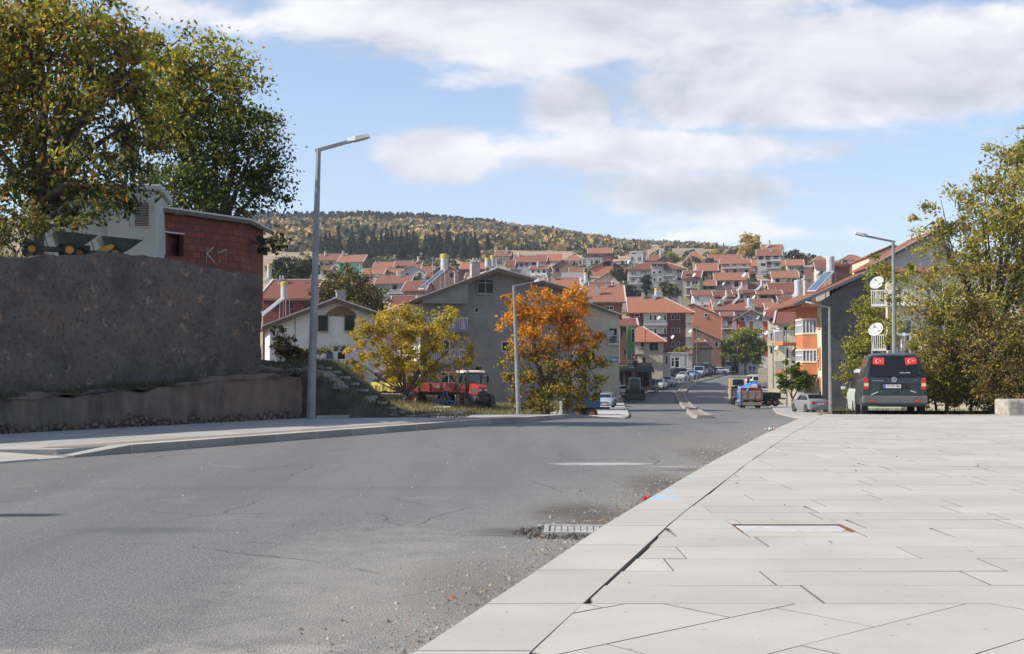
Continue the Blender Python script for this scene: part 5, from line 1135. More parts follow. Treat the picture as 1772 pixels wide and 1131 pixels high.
 ('narrow brown house with stacked glass balconies right of the orange brick wall', 1250, 1268, 612, 546, 540, 252, 7, -6, 'x', 'brown', 't', dict(wins=[(1252, 1258, 555, 563, 'c'), (1260, 1266, 556, 563, 'n'), (1253, 1265, 576, 585, 'c')], balc=[(1250, 1268, 568, .9), (1250, 1268, 590, .9)])),
 ('cream house with orange hipped roof and blue door at the far bend', 1198, 1231, 632, 599, 585, 236, 8, -5, 'hip', 'cream', 'o', dict(wins=[(1203, 1209, 606, 613, 'w')], chim=[(1216, 586, .4)])),
 ('old brown brick gable house with vine behind the far bend', 1200, 1249, 628, (568, 588), 566, 248, 9, -8, 'y', 'brown', 'd', dict(ax=1202, wins=[(1238, 1243, 591, 601, 'w')], over=.2)),
 ('red and white house with glazed gable above the round street tree', 1278, 1330, 632, (549, 549), 536, 232, 10, -7, 'y', 'white', 'd', dict(ax=1301, wall_side='brick', over=.9, wins=[(1291, 1320, 541, 555, 'c'), (1281, 1289, 549, 555, 'w'), (1305, 1320, 568, 577, 'w'), (1288, 1296, 570, 577, 'w'), (1304, 1317, 612, 630, 'n')], chim=[(1305, 524, .7, 4)], dish=[(1312, 549, .5)])),
 ('yellow house with dark red eaves left of the orange house', 1329, 1366, 622, 546, 533, 150, 9, -16, 'x', 'cream', 'd', dict(wins=[(1332, 1344, 548, 556, 'g'), (1333, 1338, 575, 588, 'w'), (1333, 1338, 600, 612, 'w')], balc=[(1329, 1346, 596, 1.0, PL['yellow'])])),
 ('cream and yellow house with tiled lean-to and washing line', 1347, 1384, 655, 557, 538, 128, 9, -14, 'x', 'cream', 'd', dict(wins=[(1349, 1356, 559, 563, 'n'), (1357, 1363, 564, 581, 'w'), (1350, 1355, 572, 580, 'g'), (1359, 1365, 602, 620, 'w')], balc=[(1333, 1348, 591, 1.2, PL['yellow'])])),
 ('beige gabled house right of the windowless brick house', 1413, 1458, 496, 463, 453, 328, 9, -8, 'x', 'beige', 't', dict(wins=[(1420, 1425, 468, 476, 'g'), (1430, 1440, 470, 480, 'g')], dish=[(1415, 472, .5)])),
 ('wide house with low orange hipped roof near the right skyline', 1456, 1501, 462, 448, 440, 385, 10, -3, 'hip', 'beige', 'o', dict(auto=(1, 3, 'g'))),
 ('small orange-roofed house on the skyline behind the beige gable', 1408, 1436, 462, 450, 442, 400, 9, -3, 'hip', 'brown', 'o', {}),
 ('red-roofed house with clay chimney pots right of the big solar panel', 1462, 1506, 492, 470, 455, 250, 9, -4, 'x', 'dbrick', 't', dict(chim=[(1472, 458, 1.8, 3, 1, BRICK_D), (1490, 450, .6)])),
 ('brick house with rubble yard left of centre under the pines', 738, 766, 486, 478, 470, 352, 7, -4, 'x', 'dbrick', 'd', {}),
 ('brown two-chimney house behind the ridge of the big grey house', 905, 935, 500, 488, 478, 300, 8, -4, 'x', 'dbrick', 'd', dict(chim=[(910, 478, .5, 4, 1), (926, 478, .5, 4, 1)])),
 ('dull red-roofed cottage left of the white apartment block', 1060, 1086, 512, 501, 492, 318, 8, -4, 'x', 'beige', 'd', {}),
 ('orange-roofed low house in front of the olive house', 1200, 1232, 560, 545, 528, 272, 9, -4, 'x', 'beige', 'o', dict(chim=[(1217, 524, .6)])),
]
TOWN += [
 ('tiny brick hut with red roof left of the long red-roofed house', 612, 646, 504, 492, 484, 340, 7, -4, 'x', 'dbrick', 't', dict(auto=(1, 2, 'n'))),
 ('low dark house peeping out right of the brown tree', 668, 702, 545, 524, 514, 232, 8, -4, 'x', 'brown', 'd', {}),
 ('narrow grey house between the sheet-roofed gable and the big solar panel', 729, 748, 482, 470, 461, 390, 7, -4, 'x', 'grey', 't', dict(auto=(1, 1, 'g'))),
 ('red roof just left of the pair of short yellow-capped tanks', 806, 838, 494, 481, 472, 312, 8, -4, 'x', 'dbrick', 'd', dict(chim=[(820, 470, .5)])),
 ('small pale house above the right slope of the big grey gable', 944, 972, 500, 489, 480, 332, 8, -4, 'x', 'lgrey', 't', dict(auto=(1, 2, 'g'))),
 ('brick cottage tucked above the grey metal-roofed shed', 986, 1008, 482, 471, 463, 385, 7, -4, 'x', 'dbrick', 't', dict(auto=(1, 2, 'n'))),
 ('tiled house stepping down right of the sprawling red roof', 1328, 1360, 552, 535, 524, 238, 8, -4, 'x', 'beige', 'o', dict(auto=(1, 2, 'g'), chim=[(1350, 520, .5)])),
 ('dull-roofed row house between the open shelters and the wide plain roof', 1350, 1374, 534, 521, 512, 284, 8, -4, 'x', 'grey', 'd', dict(auto=(1, 2, 'n'))),
 ('small brown house right of the olive three-storey house', 1212, 1238, 506, 493, 485, 338, 7, -4, 'x', 'brown', '3', dict(auto=(1, 2, 'n'))),
 ('pale house with patched roof above the white-walled house', 1214, 1240, 520, 509, 501, 316, 7, -4, 'x', 'beige', '2', dict(auto=(1, 2, 'g'))),
 ('little orange-roofed house under the pink house', 1296, 1318, 508, 497, 489, 345, 7, -4, 'x', 'dbrick', '3', dict(auto=(1, 1, 'n')))]
for q in TOWN:
    lb, x0, x1, yb, ye, yr, d, dp, yaw, rf, wl, rm, ex = q; house(lb, x0, x1, yb, ye, yr, d, dp, yaw - 2, rf, wl, rm, **ex)
# white apartment block with central dormer
B9, b9 = house('long white three-storey apartment block with red roof and central dormer', 1087, 1186, 520, 464, 454, 330, depth=11, yaw=-5, roof='hip', wall='lgrey', rm='d', over=.8, name='apartment_house', cat='apartment block',
   wins=[(1092, 1101, 469, 475, 'w'), (1108, 1120, 468, 474, 'w'), (1129, 1134, 468, 473, 'w'), (1139, 1145, 467, 473, 'w'), (1153, 1164, 467, 472, 'w'), (1172, 1180, 466, 472, 'w'), (1092, 1099, 482, 489, 'w'), (1108, 1112, 482, 489, 'g'), (1130, 1135, 480, 486, 'w'), (1140, 1145, 480, 486, 'w'), (1153, 1164, 479, 485, 'c'), (1173, 1180, 479, 485, 'g'), (1095, 1102, 495, 500, 'g'), (1110, 1117, 496, 500, 'w'), (1135, 1140, 493, 495, 'n'), (1150, 1158, 494, 499, 'w')],
   balc=[(1088, 1124, 478, 1.2), (1088, 1124, 491, 1.2), (1147, 1167, 476, 1.2), (1147, 1167, 489, 1.2)], chim=[(1098, 448, .5)], dish=[(1103, 485, .8), (1168, 481, .8), (1187, 470, .8)])
ux, zz = b9['ux'], b9['zz']; m = MB(); m.box(ux(1127), ux(1148), -.9, 2, zz(519), zz(456)); m.build('stair_bay', PL['lgrey'], B9)
m = MB(); m.slab([(ux(1125), -1.4, zz(457)), (ux(1150), -1.4, zz(457)), (ux(1150), 4, zz(450)), (ux(1125), 4, zz(450))], .15); m.build('dormer_roof', TILE_D, B9)
for a, b_ in ((1128, 1136), (1138, 1147)): window(B9, Vector((0, -.97, 0)), Vector((1, 0, 0)), Vector((0, -1, 0)), (ux(a), ux(b_), zz(462), zz(457)), 'w', .05)
for a, b_, c, d in ((1129, 1134, 469, 474), (1139, 1145, 468, 474), (1130, 1135, 481, 487), (1140, 1145, 481, 487), (1135, 1142, 494, 496)): window(B9, Vector((0, -.97, 0)), Vector((1, 0, 0)), Vector((0, -1, 0)), (ux(a), ux(b_), zz(d), zz(c)), 'w', .05)
# red panels of the red and white house
for hs in HOUSES:
    if hs['label'].startswith('red and white house'):
        A = hs.location; k = 232 / 2000
        for (a, b_, c, d) in ((1278, 1290, 556, 616), (1297, 1303, 556, 616), (1320.5, 1330, 556, 616)):
            m = MB(); c_, s_ = math.cos(R_(-7)), math.sin(R_(-7)); uu = lambda px: (P(px, 600, 1).x * A.y - A.x) / (c_ - P(px, 600, 1).x * s_)
            m.box(uu(a) + .01, uu(b_), -.06, -.005, P(886, d, 232).z - A.z, P(886, c, 232).z - A.z); m.build('red_panel', mat('red_render', (.42, .07, .05), (.5, .1, .07), 2, .8), hs)
SO = [(1014 - 0, 0)]
for lb, px, pb, d, ht, r, L in [('solar heater on the red roof high on the left by the lamp post', 563, 442, 428, 1.6, .4, 2.2), ('solar heater on the low house above the grey metal gable', 724, 451, 412, 1.6, .4, 1.6), ('solar heater on the joined red-roofed houses below it', 688, 477, 378, 1.5, .4, 2.0),
    ('white tank on the ridge of the wide grey two-storey house', 898, 444, 412, 1.6, .4, 2.2), ('white tank on the small white house above the clay pots', 931, 461, 374, 1.6, .4, 2.4), ('pale tank with collector behind the tower-like grey house', 1132, 447, 442, 1.7, .4, 2), ('tall white tank on the skyline above the white apartment block', 1143, 441, 445, 1.8, .45, .6),
    ('solar heater on the orange-roofed skyline house beside the golden tree', 1277, 446, 446, 1.8, .42, 2.6), ('white and orange tank on top of the house behind the unfinished block', 1331, 423, 430, 1.7, .42, 2.2), ('yellow-capped tank standing on the olive house', 1205, 465, 322, 1.3, .35, 1.6),
    ('yellow-capped tank on the half-brick house', 1284, 495, 300, 1.2, .32, 2.0), ('slim white tank on the open shelters, below the unfinished block', 1318, 493, 300, 1.3, .32, 2.0), ('yellow-capped heater with long white collector, left of a pair in the lower town', 1257, 512, 272, 1.4, .3, 3.4), ('yellow-capped heater with long white collector, right of a pair in the lower town', 1279, 514, 272, 1.4, .3, 3.4),
    ('blue-capped tank left of the white-walled house', 1202, 522, 270, 1.2, .32, .8), ('tall white tank with red stripe between the two solar roofs', 1380, 506, 190, 2.0, .38, .9), ('stout white tank beside the red and white house roof', 1296, 529, 255, 1.7, .42, .6)]:
    solar(lb, px, pb, d, ht, r, L, cap=(mat('blue_cap', (.05, .1, .4), rough=.5) if 'blue-cap' in lb else (RED_PAINT if 'red stripe' in lb else (TANK if ('slim' in lb or 'stout' in lb or 'white tank' in lb) else YCAP))), pale=True, stand=.8)

# ------------------------------------------------------------------ orange house and neighbours on the right
# dark side wall faces the camera, cream and orange street front faces left
OB = empty('apartment_house', tuple(P(1423, 714, 92)), R_(0), 'orange and cream three-storey house with dark grey blind side wall', 'apartment house')
OA = OB.location; Wd = P(1560, 714, 92).x - OA.x; D_ = 4.4
def oz(py, d=92): return P(886, py, d).z - OA.z
zE, zR_ = oz(520), oz(470); DG_ = mat('dark_render', (.075, .073, .069), (.115, .112, .105), 1.2, .9, .2, 20); m = MB(); m.use(DG_); m.poly([(0, 0, -1), (Wd, 0, -1), (Wd, 0, zE + 1.2), (Wd * .6, 0, zR_), (0, 0, zE)])
m.use(PL['cream']); fr_ = [(.45, .85, oz(566), oz(549)), (.42, .95, oz(617), oz(603)), (.42, .95, oz(636), oz(622)), (.42, .95, oz(668), oz(656)), (.35, 1.0, -.0, oz(678))]
wall_panel(m, Vector((0, 0, 0)), Vector((0, 1, 0)), Vector((-1, 0, 0)), D_, zE, fr_, .14, -1); m.use(PL['dgrey']); m.quad((0, D_, -1), (Wd, D_, -1), (Wd, D_, zE), (0, D_, zE)); m.build('wall', None, OB)
for h in fr_[:-1]:
    f = window(OB, Vector((0, 0, 0)), Vector((0, 1, 0)), Vector((-1, 0, 0)), h, 'c')
    m = MB(); O_ = lambda y, z: Vector((-.05, y, z)); a, b_, c, d = h
    m.bar(O_(a - .14, c - .07), O_(b_ + .14, c - .07), .1, .14); m.bar(O_(a - .14, d + .07), O_(b_ + .14, d + .07), .1, .14); m.box(-.1, -.003, a - .15, a - .01, c, d); m.box(-.1, -.003, b_ + .01, b_ + .15, c, d); m.build('surround', PL['orange'], f, fix=False)
f = fr_[-1]; m = MB(); m.box(.05, .1, f[0], f[1], f[2], f[3]); m.build('door', mat('brown_door', (.2, .07, .04), (.25, .09, .05), 3, .6), OB)
# projecting bay, three storeys, with chamfered near side
def bay(z0, z1, mt, name, e=0): m = MB(); m.prism([(0, 1.25 - e), (-1.05 - e, 1.85 - e), (-1.05 - e, 4.0 + e), (0, 4.2 + e)], 'z', z0, z1); return m.build(name, mt, OB)
OR2 = mat('burnt_orange_render', (.43, .15, .065), (.50, .19, .085), 2, .85)
zf = [oz(648), oz(622), oz(601), oz(577), oz(551), oz(532)]   # bottoms and tops: orange / glass / orange / glass / orange
bay(oz(648), oz(627), OR2, 'bay_parapet'); bay(oz(603), oz(577), OR2, 'bay_parapet'); bay(oz(549), oz(530), OR2, 'bay_parapet')
for (a, b_) in ((oz(627), oz(603)), (oz(577), oz(549))):
    bay(a, b_, PANE_L, 'bay_glazing', -.06); bay(a - .01, a + .14, PL['cream'], 'bay_band', .05); bay(b_ - .14, b_ + .01, PL['cream'], 'bay_band', .05)
    m = MB()
    for k in range(6): y_ = 1.88 + 2.1 * k / 5; m.bar((-1.06, y_, a), (-1.06, y_, b_), .07, .05)
    for k in range(5): q = k / 4; m.bar((-.05 - .98 * q, 1.27 + .58 * q, a), (-.05 - .98 * q, 1.27 + .58 * q, b_), .07, .07)
    m.bar((-1.06, 1.85, b_ - .5), (-1.06, 4.0, b_ - .5), .06, .07); m.build('bay_window_frame', WHITEF, OB, fix=False)
m = MB(); m.box(-1.5, -.003, .25, D_ + 4.2, oz(530), zE - .02); m.build('upper_wall', PL['orange'], OB)
for k in (1.9, 5.4): m = MB(); m.box(-1.52, -1.49, k, k + .5, oz(529), oz(522)); m.build('vent_slot', DARKHOLE, OB)
m = MB(); m.slab([(-2.3, -.5, zE - .25), (Wd * .6, -.5, zR_ + .12), (Wd * .6, D_ + 6, zR_ + .12), (-2.3, D_ + 6, zE - .25)], .14); m.slab([(Wd * .6 + .01, -.5, zR_ + .12), (Wd + .6, -.5, zE + .8), (Wd + .6, D_ + 6, zE + .8), (Wd * .6 + .01, D_ + 6, zR_ + .12)], .14)
ro = m.build('roof', TILE, OB, swap=True); m = MB(); m.bar((-2.3, -.52, zE - .38), (Wd * .6, -.52, zR_ - .01), .05, .24); m.build('fascia', mat('blue_grey_fascia', (.12, .14, .17), rough=.7), ro)
for (u_, y_, w2, zt, ml) in ((2.9, 5, 1.5, oz(462, 97), BRICK_D), (.4, 6, .5, oz(482, 97), CONC)):
    m = MB(); m.box(u_ - w2 / 2, u_ + w2 / 2, y_ - .4, y_ + .4, zE, zt); m.box(u_ - w2 / 2 - .08, u_ + w2 / 2 + .08, y_ - .48, y_ + .48, zt + .002, zt + .12)
    for k in range(5 if w2 > 1 else 1): m.cyl((u_ - w2 * .38 + k * w2 * .19, y_, zt + .12), (u_ - w2 * .38 + k * w2 * .19, y_, zt + .42), .09, .08, 8)
    m.build('chimney', ml, ro)
for f in (oz(644), oz(590)):
    m = MB(); m.box(-2.0, -.01, D_ + .2, D_ + 3.2, f - .2, f); m.box(-2.0, -1.9, D_ + .2, D_ + 3.2, f, f + .15); bo = m.build('balcony', OR2, OB); m = MB(); m.bar((-1.96, D_ + .2, f + 1), (-1.96, D_ + 3.2, f + 1), .05, .05); m.bar((-1.96, D_ + .2, f + 1), (0, D_ + .2, f + 1), .05, .05)
    for k in range(22): m.bar((-1.96, D_ + .2 + 3 * k / 21, f + .1), (-1.96, D_ + .2 + 3 * k / 21, f + 1), .03, .03)
    for k in range(14): m.bar((-1.96 + 1.9 * k / 13, D_ + .2, f), (-1.96 + 1.9 * k / 13, D_ + .2, f + 1), .03, .03)
    m.build('railing', STEEL, bo, fix=False)
m = MB(); m.box(.0, Wd, D_ + .01, D_ + 3.4, -1, oz(530)); m.build('rear_wing', PL['grey'], OB)
m = MB(); m.box(-.9, -.4, 1.9, 2.1, -.2, oz(648)); 
for k in range(30): m.box(-.42, -.38, 1.9, 4.1, k * .1 - .1, k * .1 - .03)
m.build('roller_shutter', mat('shutter_metal', (.30, .28, .22), (.38, .35, .28), 2, .6), OB)
satellite('large satellite dish on the lower side balcony of the orange house', 1379, 610, 99, .46, -.75, 1.4, lean=.4); satellite('cream satellite dish on the upper side balcony of the orange house', 1383, 558, 101, .45, -.55, .9)
satellite('white satellite dish on the yellow balcony behind the second street lamp', 1344, 573, 127, .38, -.8, .8); satellite('small white satellite dish left of the yellow balcony', 1326, 576, 140, .30, -.8, 1); satellite('small blueish dish low on the cream and yellow house', 1344, 602, 130, .28, -.8, .6)
solar('tall white tank with slanted blue tube collector on the orange house roof', 1437, 471, 96, 1.35, .33, 2.6, cap=TANK); solar('silver tank with pale collector at the street edge of the orange house roof', 1381, 514, 118, 1.75, .36, 1.6, cap=TANK)
house('tall house with long red roof slope and peach wall in front of the right-hand tree', 1522, 1640, 520, (452, 430), 395, 112, 10, -3, 'y', 'lgrey', 't', ax=1626, over=.5)
house('peach gable on the skyline behind the long red slope', 1504, 1560, 480, (441, 430), 423, 150, 9, -3, 'y', 'peach', 'o', ax=1545, over=.3)
# white balcony house behind the van
WB = empty('apartment_house', tuple(P(1538, 706, 70)), R_(-17), 'white house with two open balconies and hanging washing behind the van', 'apartment house'); WA = WB.location
wz = lambda py: P(886, py, 70).z - WA.z
m = MB(); wh = [(2.2, 3.2, wz(590), wz(548)), (2.2, 3.2, wz(520), wz(488)), (.6, 1.4, wz(578), wz(552))]; m.use(PL['cream']); wall_panel(m, Vector((0, 0, 0)), Vector((1, 0, 0)), Vector((0, -1, 0)), 8, wz(472), wh, .15, -1.5); wall_panel(m, Vector((0, 0, 0)), Vector((0, 1, 0)), Vector((-1, 0, 0)), 9, wz(472), [(1, 2, wz(590), wz(560)), (1, 2, wz(512), wz(482))], .15, -1.5)
m.quad((8, 0, -1.5), (8, 9, -1.5), (8, 9, wz(472)), (8, 0, wz(472))); m.quad((0, 9, -1.5), (8, 9, -1.5), (8, 9, wz(472)), (0, 9, wz(472))); m.build('wall', None, WB)
for h in wh: window(WB, Vector((0, 0, 0)), Vector((1, 0, 0)), Vector((0, -1, 0)), h, 'c')
m = MB(); m.slab([(-.4, -.4, wz(471)), (8.6, -.4, wz(471)), (8.6, 4.5, wz(452)), (-.4, 4.5, wz(452))], .15); m.slab([(-.4, 4.51, wz(452)), (8.6, 4.51, wz(452)), (8.6, 9.5, wz(471)), (-.4, 9.5, wz(471))], .15); m.build('roof', TILE, WB, swap=True)
for f in (603, 527):
    z = wz(f); m = MB(); m.box(-.95, 1.8, -1.1, -.01, z - .14, z); bo = m.build('balcony', PL['white'], WB); m = MB(); m.bar((-.93, -1.08, z + .8), (1.8, -1.08, z + .8), .06, .06); m.bar((-.93, -1.08, z + .8), (-.93, 0, z + .8), .06, .06)
    for k in range(26): m.bar((-.93 + 2.7 * k / 25, -1.08, z), (-.93 + 2.7 * k / 25, -1.08, z + .8), .035, .035)
    m.build('railing', WHITEF, bo, fix=False)
cl = [((.02, .025, .05), -.3), ((.03, .03, .035), 0.0), ((.25, .22, .22), .25), ((.5, .5, .55), .5), ((.12, .11, .12), .75), ((.3, .3, .36), 1.0)]
for i, (c, x) in enumerate(cl):
    q = Matrix.Rotation(R_(-17), 4, 'Z') @ Vector((x + .3, -1.2, wz(603) + .78)) + WA; V = []; F = []
    for a in range(7):
        for b_ in range(7): V.append((-.11 + .22 * a / 6, .05 * math.sin(a * 1.7 + b_ * .4) - .01, -(.9 + .15 * (i % 3)) * b_ / 6))
    F = [(a * 7 + b_, (a + 1) * 7 + b_, (a + 1) * 7 + b_ + 1, a * 7 + b_ + 1) for a in range(6) for b_ in range(6)]
    o = fast_mesh('hanging_cloth', np.array(V), np.array(F), mat('cloth_%d' % i, c, tuple(min(1, k * 1.3) for k in c), 6, .95), smooth=True); md = o.modifiers.new('s', 'SOLIDIFY'); md.thickness = .012; o.location = q
    tag(o, ['navy trousers at the left end of the washing line behind the van', 'black garment second from the left on the washing line', 'dull pink shirt on the washing line behind the van', 'pale garment on the washing line behind the van', 'charcoal garment near the right end of the washing line', 'grey shirt at the right end of the washing line behind the van'][i], 'clothing', 'washing on the line')
satellite('white satellite dish level with the upper white balcony', 1518, 490, 67, .41, -.75, .9); satellite('old cream satellite dish on a leaning pole above the van', 1516, 571, 62, .40, -.7, 3.4, lean=-.5)
# low stone wall at the far right bend and concrete block by the verge
r = empty('stone_wall', tuple(P(1312, 655, 158)), R_(-12), 'rough stone wall beside the parked cars at the right bend', 'wall'); m = MB(); m.box(0, 4.4, 0, .4, -.5, 1.5); m.build('masonry', brickmat('rubble_masonry', (.4, .36, .3), (.3, .27, .23), (.2, .18, .16), .5, .3, .04), r)
p = P(1738, 712, 34.5); bl = MB(); bl.box(-.1, 2.6, -.5, .5, -.1, .48); o = bl.build('concrete_block', mat('stained_block', (.24, .22, .19), (.42, .38, .33), 6, .95, 1.0, 10, dirt=((.4, .16, .1), 5, .62)), bevel=.06); o.location = (p.x, p.y, Rz(34.5)); tag(o, 'low weathered concrete block at the right edge beyond the paving', 'block')
lowwall('verge_kerb', (P(1440, 712, 41).x, 41, 0), (P(1720, 705, 40).x + 3, 40, 0), -.6, -.22, .25, STONE2, 'pale kerb along the far edge of the paving behind the van', 9)

# white kiosk on the yard
KI = empty('equipment_cabin', (P(272, 400, 31.5).x, 31.5, 3.35), R_(10), 'white metal equipment cabin with louvred vent behind the dumpers', 'cabin'); KW = mat('cabin_white', (.40, .44, .42), (.46, .5, .48), 1, .5)
m = MB(); m.box(-1.3, 0, 0, 2.4, 0, 2.75); m.box(-3.1, -1.302, .25, 2.4, 0, 2.6); m.build('body', KW, KI, bevel=.02); MB().box(-3.2, .12, -.12, 2.5, 2.76, 2.92).build('roof', KW, KI, bevel=.03)
m = MB(); m.box(-.62, -.18, -.03, -.004, 1.75, 2.45); f = m.build('vent_frame', STEEL, KI); m = MB()
for k in range(14): m.box(-.58, -.22, -.055, -.034, 1.79 + k * .046, 1.815 + k * .046)
m.build('vent_slats', METAL_D, f)
m = MB(); m.box(-2.2, -2.17, .22, .245, .1, 2.4); m.box(-2.05, -1.98, .2, .245, 1.1, 1.35); m.build('door_seam', METAL_D, KI)
MB().box(-.13, -.1, -.012, -.004, 2.2, 2.4).build('yellow_tag', YCAP, KI)
# ------------------------------------------------------------------ vehicles
RIM = mat('wheel_rim', (.35, .35, .36), (.45, .45, .46), 5, .4, metal=.5); GLASS = glassmat('car_glass', (.012, .014, .016), .08, .35)
REDL = mat('red_lamp', (.45, .015, .012), rough=.25, spec=.6); CLEARL = mat('clear_lamp', (.55, .55, .55), rough=.15, spec=.7); PLATEW = mat('plate_white', (.6, .6, .6), rough=.5); AMB = mat('amber_lamp', (.6, .2, .02), rough=.3)
def place(o, px, d, rot, dz=.0): p = P(px, 640, d); o.location = (p.x, d, Rz(d) + dz); o.rotation_euler = (0, 0, R_(rot)); return o
def wheel(root, x, y, r, w_, side, rim=RIM, rr_=.62, name='wheel', spokes=5):
    tr = MB(); tr.lathe([(r * .62, -w_ / 2), (r * .93, -w_ / 2), (r, -w_ * .36), (r, w_ * .36), (r * .93, w_ / 2), (r * .62, w_ / 2)], n=24, axis='x', caps=False); t_ = tr.build(name, BLACK, root, smooth=False, loc=(x, y, r))
    m = MB(); m.lathe([(.01, side * w_ * .30), (r * rr_ * .35, side * w_ * .42), (r * rr_ * .5, side * w_ * .34), (r * rr_, side * w_ * .40), (r * rr_ * 1.04, side * w_ * .48), (r * rr_, 0)], n=20, axis='x')
    for k in range(spokes): a = 2 * PI * k / spokes; m.bar((side * w_ * .43, r * .15 * math.cos(a), r * .15 * math.sin(a)), (side * w_ * .43, r * rr_ * .95 * math.cos(a), r * rr_ * .95 * math.sin(a)), r * .13, .02)
    m.build('rim', rim, t_, smooth=False, fix=False); return t_
KINDS = {
 # stations: (y, half width, z low, z belt, half roof width, z roof), front = +y; glass intervals
 'sedan': dict(L=4.4, st=[(-2.2, .66, .38, .78, .60, .82), (-2.1, .80, .24, .90, .70, .97), (-1.55, .84, .20, .95, .74, 1.03), (-1.45, .845, .20, .95, .72, 1.05), (-.85, .85, .19, .93, .60, 1.40), (.1, .85, .19, .91, .60, 1.43), (.55, .85, .19, .90, .60, 1.37), (1.2, .845, .20, .88, .70, 1.0), (1.35, .84, .2, .87, .72, .97), (2.0, .80, .22, .74, .68, .80), (2.2, .66, .34, .62, .56, .66)], side=(3, 7), rear=3, front=6, wh=(-1.32, 1.32), r=.31),
 'hatch': dict(L=4.0, st=[(-2.0, .68, .36, .80, .62, .84), (-1.92, .80, .24, .92, .70, 1.02), (-1.85, .82, .20, .93, .69, 1.06), (-1.5, .83, .19, .92, .60, 1.42), (0, .83, .19, .90, .60, 1.46), (.45, .83, .19, .89, .58, 1.40), (1.1, .82, .2, .88, .68, 1.02), (1.25, .82, .2, .87, .70, .98), (1.85, .78, .22, .74, .66, .80), (2.0, .66, .34, .64, .58, .68)], side=(2, 6), rear=2, front=5, wh=(-1.2, 1.25), r=.3),
 'wagonvan': dict(L=4.4, st=[(-2.2, .78, .36, .95, .74, 1.0), (-2.15, .84, .24, 1.05, .76, 1.15), (-2.1, .86, .22, 1.08, .74, 1.3), (-1.95, .87, .2, 1.08, .70, 1.80), (.3, .87, .2, 1.04, .68, 1.84), (.75, .87, .2, 1.0, .66, 1.72), (1.4, .86, .2, .98, .74, 1.12), (1.55, .86, .22, .96, .74, 1.06), (2.05, .80, .24, .82, .68, .86), (2.2, .68, .36, .7, .58, .72)], side=(3, 6), rear=2, front=5, wh=(-1.35, 1.35), r=.32),
 'minibus': dict(L=5.6, st=[(-2.8, .86, .40, 1.05, .84, 1.12), (-2.76, .93, .28, 1.12, .88, 1.3), (-2.7, .95, .26, 1.15, .86, 1.5), (-2.6, .96, .24, 1.15, .80, 2.42), (1.1, .96, .24, 1.1, .80, 2.45), (1.6, .96, .24, 1.05, .78, 2.2), (2.25, .94, .24, 1.0, .82, 1.25), (2.4, .92, .26, .98, .80, 1.15), (2.7, .88, .28, .85, .76, .95), (2.8, .74, .38, .7, .66, .78)], side=(3, 6), rear=2, front=5, wh=(-1.75, 1.75), r=.34),
 'van': dict(L=4.9, st=[(-2.45, .86, .48, .98, .84, 1.02), (-2.43, .92, .30, 1.05, .86, 1.12), (-2.40, .95, .28, 1.13, .85, 1.22), (-2.22, .955, .26, 1.13, .73, 1.88), (-1.9, .955, .26, 1.12, .72, 1.96), (.9, .955, .26, 1.08, .70, 1.97), (1.3, .95, .26, 1.04, .68, 1.84), (2.0, .93, .26, .99, .80, 1.15), (2.2, .91, .28, .96, .78, 1.05), (2.4, .86, .30, .8, .74, .88), (2.47, .72, .42, .66, .62, .72)], side=(3, 7), rear=2, front=6, wh=(-1.52, 1.48), r=.33),
}
def ring(s):
    y, hw, zl, zb_, hr, zr = s; mid = zl + (zb_ - zl) * .45
    h = [(hw * .86, zl), (hw * .98, zl + .06), (hw, mid), (hw * .985, zb_ - .05), (hw * .955, zb_), (hr, zr - .05 - (zr - zb_) * .02), (hr * .88, zr - .008), (hr * .4, zr + .012)]
    return [Vector((x, y, z)) for x, z in h] + [Vector((-x, y, z)) for x, z in reversed(h)]
